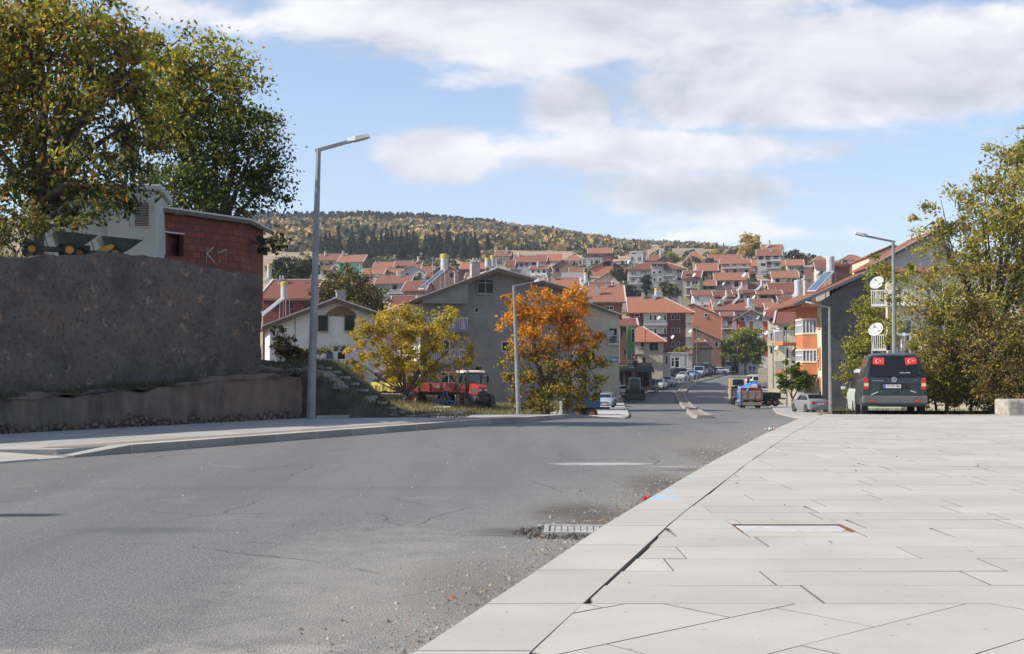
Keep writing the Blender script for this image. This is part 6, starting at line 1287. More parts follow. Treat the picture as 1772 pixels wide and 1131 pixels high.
def car(label, kind, col, px=None, d=None, rot=0, cat='car', group='vehicles along the street', simple=False, name=None, cover=None):
    K_ = KINDS[kind]; names = {'sedan': 'parked_car', 'hatch': 'parked_car', 'wagonvan': 'parked_van', 'minibus': 'minibus', 'van': 'parked_van'}
    root = empty(name or names[kind], (0, 0, 0), 0, label, cat, group); pm = paint('paint_%.2f_%.2f_%.2f' % col, col)
    S_ = K_['st']; Rn = [ring(s) for s in S_]; n = len(Rn[0]); m = MB(); vs = [v for r in Rn for v in r]
    m.add(vs, [(i * n + j, i * n + (j + 1) % n, (i + 1) * n + (j + 1) % n, (i + 1) * n + j) for i in range(len(S_) - 1) for j in range(n)] + [tuple(range(n - 1, -1, -1)), tuple((len(S_) - 1) * n + j for j in range(n))])
    body = m.build('body', pm, root, bevel=0); body.data.polygons.foreach_set('use_smooth', [True] * len(body.data.polygons)); 
    e = body.modifiers.new('e', 'EDGE_SPLIT'); e.split_angle = R_(38)
    a, b_ = K_['side']; i0, i1 = a, b_
    def lerp3(p, q, k): return p + (q - p) * k
    # side glass in two or three panes
    segs = [(i, i + 1) for i in range(i0, i1)]
    yA, yB = S_[i0][0], S_[i1][0]; cuts = {'sedan': 2, 'hatch': 2, 'wagonvan': 3, 'minibus': 4, 'van': 3}[kind]
    def side_pt(y, k, sx):
        for i in range(len(S_) - 1):
            if S_[i][0] <= y <= S_[i + 1][0]:
                q = (y - S_[i][0]) / (S_[i + 1][0] - S_[i][0]); lo = lerp3(Rn[i][4], Rn[i + 1][4], q); hi = lerp3(Rn[i][5], Rn[i + 1][5], q); p = lerp3(lo, hi, k); return Vector(((p.x + .008) * sx, p.y, p.z))
    for sx in (1, -1):
        for c in range(cuts):
            ya, yb_ = yA + (yB - yA) * c / cuts + .06, yA + (yB - yA) * (c + 1) / cuts - .03; m = MB(); nn = 5; lo = []; hi = []
            for k in range(nn + 1):
                y = ya + (yb_ - ya) * k / nn; lo.append(side_pt(y, .10, sx)); hi.append(side_pt(y, .90, sx))
            # keep the pane under the roof line where it tapers
            for k in range(nn):
                if (hi[k] - lo[k]).length < .06 and (hi[k + 1] - lo[k + 1]).length < .06: continue
                m.quad(lo[k], lo[k + 1], hi[k + 1], hi[k])
            if m.f: m.build('side_window', GLASS, root, fix=False)
    def cross(i, nm, off):
        A_, B_ = Rn[i], Rn[i + 1]; m = MB(); top = S_[i + 1][5] > S_[i][5]
        lo, hi = (A_, B_) if top else (B_, A_); L = [lo[6], lo[7], lo[8], lo[9]]; H = [hi[6], hi[7], hi[8], hi[9]]; off = Vector((0, -.012 if top else .012, .012))
        Lp = [lerp3(p, q, .08) + off for p, q in zip(L, H)]; Hp = [lerp3(p, q, .90) + off for p, q in zip(L, H)]
        for q in Lp + Hp: q.x *= .97
        for k in range(3): m.quad(Lp[k], Lp[k + 1], Hp[k + 1], Hp[k])
        return m.build(nm, GLASS, root, fix=False)
    cross(K_['rear'], 'rear_window', 0); cross(K_['front'], 'windscreen', 0)
    hw = S_[1][1]; zb_ = S_[1][3]; yr = S_[0][0]; yf = S_[-1][0]; zf = S_[-1][3]
    for sx in (-1, 1):
        m = MB(); m.box(sx * hw * .70 - .1, sx * hw * .70 + .14 * (1), yr - .03 if True else 0, yr + .16, zb_ - .22, zb_ - .04); m.build('tail_light', REDL, root, bevel=.015)
        m = MB(); m.box(sx * hw * .68 - .13, sx * hw * .68 + .13, yf - .22, yf + .012, zf - .06, zf + .10); m.build('headlight', CLEARL, root, bevel=.02)
        for wy in K_['wh']: wheel(root, sx * (S_[3][1] - .09), wy, K_['r'], .2, sx)
        for wy in K_['wh']:
            m = MB(); m.cyl((sx * (S_[3][1] - .16), wy, K_['r'] + .02), (sx * (S_[3][1] + .004), wy, K_['r'] + .02), K_['r'] * 1.16, n=20); m.build('wheel_arch', BLACK, root)
        m = MB(); m.box(sx * (S_[5][1] + .12) - .09, sx * (S_[5][1] + .12) + .09, S_[i1][0] - .15, S_[i1][0] - .05, S_[5][3] + .02, S_[5][3] + .15); m.build('wing_mirror', pm, root, bevel=.02)
    m = MB(); m.box(-hw * .86, hw * .86, yr - .05, yr + .1, .34, .50); m.build('rear_bumper', BLACK if col[0] < .1 else pm, root, bevel=.03); m = MB(); m.box(-.26, .26, yr - .065, yr - .052, zb_ - .40 if kind != 'sedan' else .62, (zb_ - .40 if kind != 'sedan' else .62) + .11); m.build('number_plate', PLATEW, root)
    m = MB(); m.box(-hw * .5, hw * .5, yf - .06, yf + .02, .42, .56); m.build('grille', METAL_D, root); m = MB(); m.box(-.26, .26, yf + .022, yf + .03, .36, .46); m.build('front_plate', PLATEW, root)
    if px is not None: place(root, px, d, rot)
    return root
SIL = (.30, .31, .34); WHT = (.58, .58, .58); BLU = (.12, .17, .28); DRK = (.03, .032, .04); CRM = (.55, .53, .47)
car('silver sedan seen from behind, parked beside the orange house', 'sedan', (.20, .205, .22), 1401, 89.5, 6)
car('white hatchback parked behind the dark car at the right kerb', 'hatch', WHT, 1302, 165, -8)
car('second white car further up the right kerb', 'hatch', WHT, 1299, 182, -6)
car('dark blue car parked just behind the trucks', 'hatch', (.03, .04, .07), 1305, 150, -8)
car('beige van seen from the side beyond the white cars', 'wagonvan', (.45, .43, .38), 1316, 172, -62, cat='van')
car('white minibus driving away ahead of the two loaded trucks', 'minibus', WHT, 1274, 150, -6, cat='minibus')
car('light blue sedan facing the camera, nearest on the left pavement', 'sedan', (.30, .36, .46), 1048, 118, 172); car('grey car right behind the light blue sedan', 'hatch', (.18, .19, .2), 1052, 125, 172)
car('white car half hidden behind the backhoe loader', 'sedan', WHT, 1080, 152, 168); car('dark minivan facing the camera behind the backhoe', 'wagonvan', (.035, .033, .04), 1126, 163, 166, cat='van')
car('small white car beside the dark minivan', 'hatch', WHT, 1142, 170, 162); car('silver sedan parked in the line left of the median', 'sedan', (.38, .39, .38), 1157, 178, 160)
car('pale silver estate car further along the line left of the median', 'hatch', (.40, .41, .42), 1182, 197, 158); car('light blue sedan at the far end of the line', 'sedan', (.20, .28, .44), 1198, 205, 158)
car('white sedan crossing at the far bend, seen from the side', 'sedan', (.5, .5, .53), 1242, 226, 84); car('blue car behind the white sedan at the far bend', 'hatch', (.14, .2, .32), 1230, 231, 100)
car('white minibus standing at the far bend', 'minibus', WHT, 1264, 238, 160, cat='minibus'); car('small cream car in the shade at the corner shop', 'hatch', CRM, 1191, 214, 150); car('dark green van parked in front of the low corner shop', 'wagonvan', (.03, .04, .04), 1168, 206, 120, cat='van')
car('grey high-roofed van beyond the blue pickup', 'minibus', (.10, .11, .12), 1222, 222, 165, cat='van')

# dark teal van on the paving, with flags, badge and number plate
V_ = car('dark grey-green van with two red flags in its rear window on the paving', 'van', (.022, .036, .044), 1541, 38.3, -13, cat='van', group=None); V_['group'] = 'vehicles along the street'
for ch in list(V_.children):
    b_ = ch.name.split('.')[0]
    if b_ in ('tail_light', 'rear_bumper', 'number_plate', 'rear_window'): 
        for c2 in list(ch.children): bpy.data.objects.remove(c2)
        bpy.data.objects.remove(ch)
V_.location.z = -.25; V_.location.y = 38.6; V_.rotation_euler.x = -.02
yr = -2.45
GREYP = mat('grey_bumper', (.085, .09, .095), (.11, .115, .12), 3, .6)
m = MB(); m.prism([(-.96, .36), (.96, .36), (.975, .50), (.96, .62), (.80, .60), (-.80, .60), (-.96, .62), (-.975, .50)], 'y', yr - .07, yr + .45); bu = m.build('rear_bumper', GREYP, V_, bevel=.03)
m = MB(); 
for sx in (-1, 1): m.box(sx * .68 - .11, sx * .68 + .11, yr - .08, yr - .069, .42, .46)
m.build('reflector', REDL, bu)
# rear glass follows the slanted tail
def tp(x, z, o=0.0):
    s = [(-2.45, .98), (-2.43, 1.05), (-2.40, 1.22), (-2.22, 1.88)]; y = float(np.interp(z, [q[1] for q in s], [q[0] for q in s])); return Vector((x, y - o, z))
def panel(pts, o, mt, nm, par): m = MB(); m.poly([tp(x, z, o) for x, z in pts]); m.poly([tp(x, z, o - .012) for x, z in pts]); n = len(pts); return m.build(nm, mt, par, fix=False)
m = MB(); gp = [(-.76, 1.26), (-.5, 1.225), (0, 1.215), (.5, 1.225), (.76, 1.26), (.70, 1.80), (.5, 1.835), (0, 1.845), (-.5, 1.835), (-.70, 1.80)]
m.poly([tp(x, z, .024) for x, z in gp]); rg = m.build('rear_window', GLASS, V_, fix=False)
m = MB()
for a, b_ in zip(gp, gp[1:] + gp[:1]): m.bar(tp(*a, .022), tp(*b_, .022), .035, .02)
m.build('window_seal', BLACK, rg, fix=False)
for sx in (-.36, .33): m = MB(); m.prism([(sx - .16, 1.24), (sx + .16, 1.24), (sx + .14, 1.46), (sx + .07, 1.5), (sx - .07, 1.5), (sx - .14, 1.46)], 'y', -2.34, -2.345); m.build('headrest', BLACK, rg) if False else None
FLAG = mat('flag_red', (.62, .03, .03), (.66, .05, .045), 4, .6)
for (cx, cz, rt) in ((-.47, 1.69, -.06), (.50, 1.69, .1)):
    pts = [(-.17, -.10), (.17, -.10), (.17, .12), (-.17, .12)]; cr, sr = math.cos(rt), math.sin(rt); m = MB(); m.poly([tp(cx + x * cr - z * sr, cz + x * sr + z * cr, .036) for x, z in pts]); fl = m.build('flag', FLAG, rg, fix=False)
    def disc(x0, z0, r, o, mt, nm, n=20): m = MB(); m.poly([tp(cx + x0 + r * math.cos(2 * PI * k / n), cz + z0 + r * math.sin(2 * PI * k / n), o) for k in range(n)]); return m.build(nm, mt, rg, fix=False)
    disc(-.035, .01, .06, .040, PLATEW, 'crescent'); disc(-.02, .01, .048, .044, FLAG, 'crescent'); m = MB(); m.poly([tp(cx + .055 + (.03 if k % 2 == 0 else .012) * math.cos(PI * k / 5), cz + .01 + (.03 if k % 2 == 0 else .012) * math.sin(PI * k / 5), .044) for k in range(10)]); m.build('star', PLATEW, rg, fix=False)
M_ = Matrix.Translation(tp(.30, 1.34, .034)) @ Matrix.Rotation(PI / 2, 4, 'X'); m = MB(); k_ = random.Random(2)
for k in range(7): m.box(.16 + k * .045, .16 + k * .045 + .03, -.052 - 2.37, -.05 - 2.37, 1.315, 1.33 + .015 * k_.random())
m.build('sticker', PLATEW, rg)
for sx in (-1, 1):
    m = MB(); m.prism([(sx * .785, .80), (sx * .93, .80), (sx * .93, 1.16), (sx * .84, 1.18), (sx * .785, 1.12)], 'y', -2.47, -2.28); tl = m.build('tail_light', REDL, V_, bevel=.01); m = MB(); m.box(min(sx * .79, sx * .925), max(sx * .79, sx * .925), -2.482, -2.471, .90, 1.0); m.build('reversing_lamp', mat('cream_lamp', (.6, .5, .3), rough=.3), tl)
m = MB(); m.prism([(-.46, .80), (.46, .80), (.46, .97), (.40, 1.0), (-.40, 1.0), (-.46, .97)], 'y', -2.457, -2.44); m.build('plate_recess', mat('recess_dark', (.015, .02, .024), rough=.5), V_)
m = MB(); m.box(-.34, .18, -2.475, -2.46, .845, .955); pl = m.build('number_plate', PLATEW, V_); m = MB(); m.box(-.335, -.28, -2.479, -2.4755, .85, .95); m.build('plate_band', mat('plate_blue', (.02, .05, .4), rough=.5), pl)
text_mesh('plate_characters', '17 VT 496', .105, BLACK, pl, Matrix.Translation((-.05, -2.478, .90)) @ Matrix.Rotation(PI / 2, 4, 'X') @ Matrix.Scale(.86, 4, (1, 0, 0)), .002)
# round badge: ring with a V above a W
bd = empty('badge_part', (0, 0, 0)); bpy.data.objects.remove(bd); m = MB(); R0 = .072
for k in range(28): a, b_ = 2 * PI * k / 28, 2 * PI * (k + 1) / 28; m.bar((R0 * math.cos(a) - .02, -2.455, 1.11 + R0 * math.sin(a)), (R0 * math.cos(b_) - .02, -2.455, 1.11 + R0 * math.sin(b_)), .012, .014)
for a, b_ in [((-.028, .058), (0, .008)), ((.028, .058), (0, .008)), ((-.06, .03), (-.03, -.055)), ((-.03, -.055), (0, -.005)), ((0, -.005), (.03, -.055)), ((.03, -.055), (.06, .03))]: m.bar((a[0] - .02, -2.455, 1.11 + a[1]), (b_[0] - .02, -2.455, 1.11 + b_[1]), .012, .014)
m.build('badge', CHROME, V_, fix=False)
text_mesh('model_lettering', 'TRANSPORTER', .052, CHROME, V_, Matrix.Translation((-.52, -2.452, 1.075)) @ Matrix.Rotation(PI / 2, 4, 'X'), .003); text_mesh('engine_lettering', 'TDI', .045, CHROME, V_, Matrix.Translation((.62, -2.452, 1.09)) @ Matrix.Rotation(PI / 2, 4, 'X'), .003)
m = MB(); m.bar((-.72, -2.462, .63), (-.50, -2.462, .73), .012, .022); m.bar((.46, -2.462, .77), (.62, -2.462, .71), .012, .02); m.build('scuff_stripe', PLATEW, V_); m = MB(); m.box(-.06, .12, -2.466, -2.44, .69, .74); m.build('tailgate_handle', BLACK, V_, bevel=.01)
m = MB()
for a, b_ in [((-.79, .62), (-.79, 1.24)), ((.79, .62), (.79, 1.24))]: m.bar(tp(*a, .001) if a[1] > .98 else (a[0], -2.452, a[1]), (b_[0], -2.42, b_[1]), .006, .006)
m.build('tailgate_seam', BLACK, V_, fix=False); m = MB(); m.bar((.02, -2.43, 1.225), (.30, -2.36, 1.27), .02, .02); m.build('wiper', BLACK, V_)
# white car hidden mostly by the van
car('white and green van mostly hidden behind the dark van', 'van', (.50, .54, .47), 1512, 47, -12, cat='van')

# ---- trucks
def truck(label, px, d, rot, col_cab, kind, body_h=.75, W=2.2, Lb=3.6):
    r = empty('truck', (0, 0, 0), 0, label, 'truck', 'vehicles along the street'); WB_ = mat('weathered_boards', (.20, .155, .115), (.33, .27, .21), 5, .85, .3, 20); pm = paint('cab_%.2f' % col_cab[0], col_cab)
    y0 = -2.6; zf = .95
    m = MB(); m.box(-.45, -.30, y0 + .2, 3.0, .62, .80); m.box(.30, .45, y0 + .2, 3.0, .62, .80); m.box(-.9, .9, y0 + .1, y0 + .22, .5, .62); m.build('chassis', METAL_D, r)
    m = MB(); m.box(-W / 2, W / 2, y0, y0 + Lb, zf - .12, zf); m.build('cargo_floor', WB_, r)
    for (nm, b) in (('side_board', (-W / 2, -W / 2 + .05, y0, y0 + Lb)), ('side_board', (W / 2 - .05, W / 2, y0, y0 + Lb)), ('front_board', (-W / 2 + .051, W / 2 - .051, y0 + Lb - .05, y0 + Lb))):
        m = MB(); k = 0
        while k * .2 < body_h: m.box(*b, zf + .005 + k * .2, zf + .19 + k * .2); k += 1
        m.build(nm, WB_, r)
    m = MB(); k = 0
    hT = body_h if kind == 'tarp' else 1.15
    if kind == 'tarp':
        while k * .2 < hT: m.box(-W / 2, W / 2, y0 - .05, y0 - .001, zf + .005 + k * .2, zf + .19 + k * .2); k += 1
        tg = m.build('tailgate', WB_, r); m = MB()
        for x in (-.95, -.35, .35, .95): m.box(x - .03, x + .03, y0 - .075, y0 - .051, zf, zf + hT)
        m.build('tailgate_strap', METAL_D, tg)
        m = MB(); m.box(-W / 2 + .1, W / 2 - .1, y0 + .05, y0 + .5, zf + hT - .1, zf + hT + .32); m.build('red_cargo', mat('red_cargo', (.22, .02, .02), (.3, .04, .03), 5, .8), r)
        m = MB(); m.box(-W / 2 + .1, W / 2 - .1, y0 + .0, y0 + .1, .32, .60); m.build('underrun_bar', WB_, r)
    else:
        for x in (-W / 2, W / 2 - .09): m.box(x, x + .09, y0 - .03, y0 + .06, zf, zf + 2.0)
        m.box(-W / 2, W / 2, y0 - .03, y0 + .06, zf + 1.93, zf + 2.0)
        for x in (-W / 2, W / 2 - .05): m.box(x, x + .05, y0, y0 + Lb, zf + body_h, zf + 1.9)
        m.build('frame', mat('rusty_frame', (.25, .18, .08), (.4, .3, .15), 5, .8), r)
        m = MB(); m.box(-.9, .9, y0 + .3, y0 + 3.2, zf + .01, zf + .85); m.build('cargo', mat('cargo_sacks', (.22, .2, .17), (.36, .33, .29), 4, .9, .5, 6), r, bevel=.1)
        m = MB(); m.slab([(-W / 2, y0, zf + 2.06), (W / 2, y0, zf + 2.06), (W / 2, y0 + Lb, zf + 2.06), (-W / 2, y0 + Lb, zf + 2.06)], .05); m.build('cover', mat('brown_tarp', (.13, .10, .075), (.2, .16, .12), 2, .85), r)
    m = MB(); m.prism([(1.15, .55), (2.85, .55), (2.9, 1.1), (2.8, 1.35), (2.5, 2.05), (1.2, 2.1), (1.15, 1.9)], 'x', -.95, .95); cb = m.build('cab', pm, r, bevel=.05)
    m = MB(); m.box(-.8, .8, 1.14, 1.149, 1.5, 1.95); m.build('rear_window', GLASS, cb)
    m = MB(); m.quad((-.85, 2.79, 1.42), (.85, 2.79, 1.42), (.8, 2.55, 1.98), (-.8, 2.55, 1.98)); m.build('windscreen', GLASS, cb, loc=(0, .02, .01))
    for sx in (-1, 1):
        m = MB(); m.box(sx * .955 - .004, sx * .955 + .004, 1.5, 2.4, 1.4, 1.92); m.build('side_window', GLASS, cb)
        m = MB(); m.box(sx * 1.13 - .06, sx * 1.13 + .06, 2.5, 2.56, 1.35, 1.75); m.bar((sx * .9, 2.5, 1.7), (sx * 1.1, 2.52, 1.7), .03, .03); m.build('wing_mirror', METAL_D, cb)
        wheel(r, sx * .82, 2.05, .38, .22, sx); wheel(r, sx * .86, -1.4, .38, .22, sx); wheel(r, sx * .60, -1.4, .38, .2, sx)
        m = MB(); m.box(sx * .8 - .1, sx * .8 + .1, y0 + .08, y0 + .14, .63, .75); m.build('tail_light', REDL, r)
        m = MB(); m.box(sx * .72 - .25, sx * .72 + .25, -1.9, -1.88, .2, .6); m.build('mudflap', BLACK, r)
    m = MB(); m.box(-.3, .3, y0 + .02, y0 + .09, .45, .56); m.build('number_plate', PLATEW, r)
    if kind == 'tarp':
        V = []; n1, n2 = 26, 26
        for i in range(n1 + 1):
            for j in range(n2 + 1):
                u_, v_ = i / n1, j / n2; x = -W / 2 - .08 + (W + .16) * u_; y = y0 - .06 + (Lb - .1) * v_; arch = math.sin(PI * min(1, max(0, u_))) ** .55
                z = zf + body_h + float(np.interp(u_, [0, .1, .42, .7, .88, 1], [-.25, .35, .72, .85, .66, .1])) - .15 * v_ * (1 - u_) + mnoise.noise(Vector((x * 1.8, y * 1.8, 2))) * .12
                if v_ < .12: z -= 0 if u_ > .35 else (.12 - v_) * 4.5 * (.35 - u_) / .35 + .1
                if u_ < .02: z -= .35 + .15 * math.sin(y * 3)
                if u_ > .98: z -= .2
                if v_ < .12: z -= .5 * (1 - v_ / .12) * (1 if u_ < .4 else .25)
                V.append((x, y, z))
        F = [(i * (n2 + 1) + j, (i + 1) * (n2 + 1) + j, (i + 1) * (n2 + 1) + j + 1, i * (n2 + 1) + j + 1) for i in range(n1) for j in range(n2)]
        o = fast_mesh('tarpaulin', np.array(V), np.array(F), mat('blue_tarp', (.01, .13, .55), (.02, .2, .68), 2, .45, spec=.5), r, smooth=True); md = o.modifiers.new('s', 'SOLIDIFY'); md.thickness = .02
    place(r, px, d, rot); return r
truck('small truck with a blue tarpaulin over its load, seen from behind', 1296, 116, -7, (.5, .5, .5), 'tarp'); truck('truck with brown covered frame and sacks, left of the blue-covered one', 1278, 129, -7, (.5, .5, .5), 'frame', W=2.1)

# pickup facing the camera at the left
def pickup(label, px, d, rot, col):
    r = empty('pickup_truck', (0, 0, 0), 0, label, 'pickup', 'vehicles along the street'); pm = paint('pk_%.2f_%.2f' % col[:2], col); m = MB(); m.prism([(.2, .5), (2.5, .5), (2.55, .95), (2.4, 1.1), (1.6, 1.2), (1.15, 1.95), (.25, 2.0), (.2, 1.9)], 'x', -.92, .92); cb = m.build('cab', pm, r, bevel=.05)
    m = MB(); m.quad((-.82, 1.61, 1.22), (.82, 1.61, 1.22), (.76, 1.2, 1.86), (-.76, 1.2, 1.86)); m.build('windscreen', GLASS, cb, loc=(0, .03, .02)); m = MB(); m.box(-.95, .95, -2.5, .15, .7, 1.5); m.build('cargo_body', mat('cargo_beige', (.38, .32, .25), (.48, .42, .33), 3, .8), r, bevel=.02)
    m = MB(); m.box(-.9, .9, .0, 1.1, 2.02, 2.08); m.build('roof_rack', METAL_D, cb); m = MB(); m.box(-.6, .6, 2.54, 2.57, .6, .85); m.build('grille', METAL_D, cb)
    for sx in (-1, 1):
        m = MB(); m.box(sx * .925 - .004, sx * .925 + .004, .45, 1.3, 1.25, 1.8); m.build('side_window', GLASS, cb); m = MB(); m.box(sx * .74 - .13, sx * .74 + .13, 2.52, 2.57, .68, .88); m.build('headlight', CLEARL, cb)
        wheel(r, sx * .82, 1.75, .38, .24, sx); wheel(r, sx * .82, -1.5, .38, .24, sx)
    place(r, px, d, rot); return r
pickup('blue and white pickup with tall beige load body facing the camera on the left', 1212, 212, 160, (.30, .38, .52))

# ---- backhoe loader
bl = empty('backhoe_loader', (0, 0, 0), 0, 'dark backhoe loader driving towards the camera with wide front bucket down', 'backhoe loader'); DKM = mat('grimy_machine', (.03, .03, .03), (.07, .065, .055), 4, .7)
m = MB(); m.box(-.42, .42, .2, 2.3, .8, 1.5); m.build('bonnet', DKM, bl, bevel=.05)
m = MB()
for (x, y) in ((-.72, .15), (.72, .15), (-.72, -1.2), (.72, -1.2)): m.bar((x, y, 1.0), (x * .92, y, 2.72), .09, .09)
m.box(-.76, .76, -1.3, .3, 2.72, 2.82); m.box(-.75, .75, -1.25, .2, .8, 1.15); cf = m.build('cab_frame', mat('pale_machine', (.32, .31, .28), (.42, .4, .36), 4, .6), bl)
m = MB(); m.quad((-.66, .17, 1.2), (.66, .17, 1.2), (.62, .17, 2.68), (-.62, .17, 2.68)); m.quad((-.66, -1.2, 1.2), (.66, -1.2, 1.2), (.62, -1.2, 2.68), (-.62, -1.2, 2.68)); m.build('cab_glass', mat('tinted_cab_glass', (.03, .05, .045), rough=.08, spec=.6), cf, fix=False)
m = MB(); m.prism([(2.9, .15), (3.6, .12), (3.75, .3), (3.3, .5), (3.15, .9), (3.3, 1.22), (2.95, 1.15), (2.75, .6)], 'x', -1.2, 1.2); m.build('bucket', DKM, bl)
for sx in (-1, 1):
    m = MB(); m.tube([(sx * .62, -.2, 1.5), (sx * .62, 1.6, 1.35), (sx * .62, 2.9, .7)], .09, 6); m.build('loader_arm', DKM, bl); wheel(bl, sx * .9, -.8, .68, .42, sx, rim=mat('dirty_rim', (.3, .27, .2), rough=.8)); wheel(bl, sx * .85, 1.6, .42, .32, sx, rim=MATS['dirty_rim'])
    m = MB(); m.box(sx * .5 - .1, sx * .5 + .1, .2, .3, 2.6, 2.7); m.build('work_lamp', CLEARL, cf)
m = MB(); m.tube([(-.1, -1.6, 1.0), (-.3, -2.3, 2.2), (-.25, -2.0, 3.6), (-.1, -1.4, 4.7)], [.18, .16, .14, .1], 6); m.box(-.45, .2, -1.7, -1.1, 4.3, 4.9); m.build('digger_arm', DKM, bl)
place(bl, 1098, 143, 175)

# ---- tractor
TRD = mat('tractor_red', (.30, .025, .022), (.36, .035, .03), 3, .4, spec=.4); MUD = mat('muddy_tyre', (.05, .045, .04), (.22, .2, .17), 6, .95, .5, 18, lo=.45, hi=.6)
tr = empty('tractor', (0, 0, 0), 0, 'red tractor with black cab and pale roof parked facing the road', 'tractor')
m = MB(); m.prism([(.35, 1.05), (2.25, .98), (2.42, 1.15), (2.40, 1.5), (2.25, 1.66), (.35, 1.82)], 'x', -.36, .36); bo = m.build('bonnet', TRD, tr, bevel=.06)
m = MB(); m.box(-.28, .28, 2.41, 2.44, 1.0, 1.42); m.build('grille', METAL_D, bo)
for sx in (-1, 1): m = MB(); m.box(sx * .2 - .1, sx * .2 + .1, 2.42, 2.45, 1.30, 1.44); m.build('headlight', CLEARL, bo); m = MB(); m.box(sx * .365 - .004, sx * .365 + .004, .8, 2.1, 1.15, 1.5); m.build('side_grille', METAL_D, bo)
m = MB(); m.box(-.26, .26, -.9, 2.3, .55, 1.0); m.build('chassis', METAL_D, tr); m = MB(); m.box(-.35, .35, 2.3, 2.62, .62, .95); m.bar((-.42, 2.66, .8), (.42, 2.66, .8), .06, .1); m.build('front_weight', METAL_D, tr)
m = MB(); m.bar((-.8, 1.7, .55), (.8, 1.7, .55), .12, .14); m.build('front_axle', METAL_D, tr)
m = MB()
for (x, y, x2, y2) in ((-.52, .3, -.60, .22), (.52, .3, .60, .22), (-.75, -.35, -.68, -.35), (.75, -.35, .68, -.35), (-.75, -1.1, -.66, -1.05), (.75, -1.1, .66, -1.05)): m.bar((x, y, 1.05), (x2, y2, 2.5), .08, .08)
m.box(-.75, .75, -1.15, .3, .98, 1.1); m.bar((-.6, .22, 2.5), (.6, .22, 2.5), .1, .1); cb = m.build('cab_frame', BLACK, tr)
m = MB(); TG = mat('green_tint_glass', (.05, .085, .085), (.03, .04, .05), 2, .08, spec=.7)
m.quad((-.52, .31, 1.2), (.52, .31, 1.2), (.57, .24, 2.46), (-.57, .24, 2.46)); m.build('windscreen', TG, cb, fix=False)
for sx in (-1, 1): m = MB(); m.quad((sx * .56, .28, 1.2), (sx * .76, -1.1, 1.2), (sx * .67, -1.05, 2.46), (sx * .61, .22, 2.46)); m.build('side_window', TG, cb, fix=False)
m = MB(); m.prism([(-1.3, 2.52), (.42, 2.52), (.5, 2.58), (.4, 2.68), (-1.2, 2.72), (-1.35, 2.62)], 'x', -.80, .80); rf = m.build('cab_roof', mat('pale_cab_roof', (.58, .56, .48), (.66, .64, .56), 3, .6), cb, bevel=.03)
for sx in (-1, 1):
    m = MB(); m.box(sx * .5 - .09, sx * .5 + .09, .48, .52, 2.54, 2.62); m.build('roof_lamp', CLEARL, cb)
    m = MB(); m.bar((sx * .62, .3, 2.2), (sx * .98, .45, 2.2), .03, .03); m.box(sx * 1.0 - .08, sx * 1.0 + .08, .42, .48, 1.85, 2.3); m.build('wing_mirror', BLACK, cb)
    m = MB(); pts = []
    for k in range(9): a = R_(20 + 140 * k / 8); pts.append((-.62 + 1.0 * math.cos(a) * -1, .86 + .86 * math.sin(a)))
    for k in range(8): m.add([(sx * .55, pts[k][0], pts[k][1]), (sx * 1.02, pts[k][0], pts[k][1]), (sx * 1.02, pts[k + 1][0], pts[k + 1][1]), (sx * .55, pts[k + 1][0], pts[k + 1][1])], [(0, 1, 2, 3)])
    o = m.build('mudguard', TRD, tr); md = o.modifiers.new('s', 'SOLIDIFY'); md.thickness = .03
    def bigwheel(x, y, r, w_):
        t_ = wheel(tr, x, y, r, w_, sx, rim=mat('dusty_rim', (.42, .38, .3), (.5, .46, .38), 4, .8), rr_=.55, name='wheel', spokes=8); t_.data.materials[0] = MUD; m = MB()
        for k in range(22):
            a = 2 * PI * k / 22
            for s3 in (-1, 1): a2 = a + (.14 if s3 > 0 else 0); m.bar((s3 * .02, (r - .005) * math.cos(a2), (r - .005) * math.sin(a2)), (s3 * w_ * .48, (r + .0) * math.cos(a2 + .2), (r + .0) * math.sin(a2 + .2)), .045, .06)
        m.build('tread', MUD, t_, fix=False)
    bigwheel(sx * .82, -.62, .80, .44); bigwheel(sx * .78, 1.7, .54, .34)
m = MB(); m.cyl((.48, .35, 1.7), (.48, .35, 2.45), .035, n=8); m.build('exhaust', METAL_D, tr); m = MB(); m.cyl((.72, .1, 2.7), (.72, .1, 2.86), .05, n=10); m.build('beacon', AMB, cb)
place(tr, 817, 77, 200); tr.location.z = -1.38; tr.scale = (.95, .95, .95)

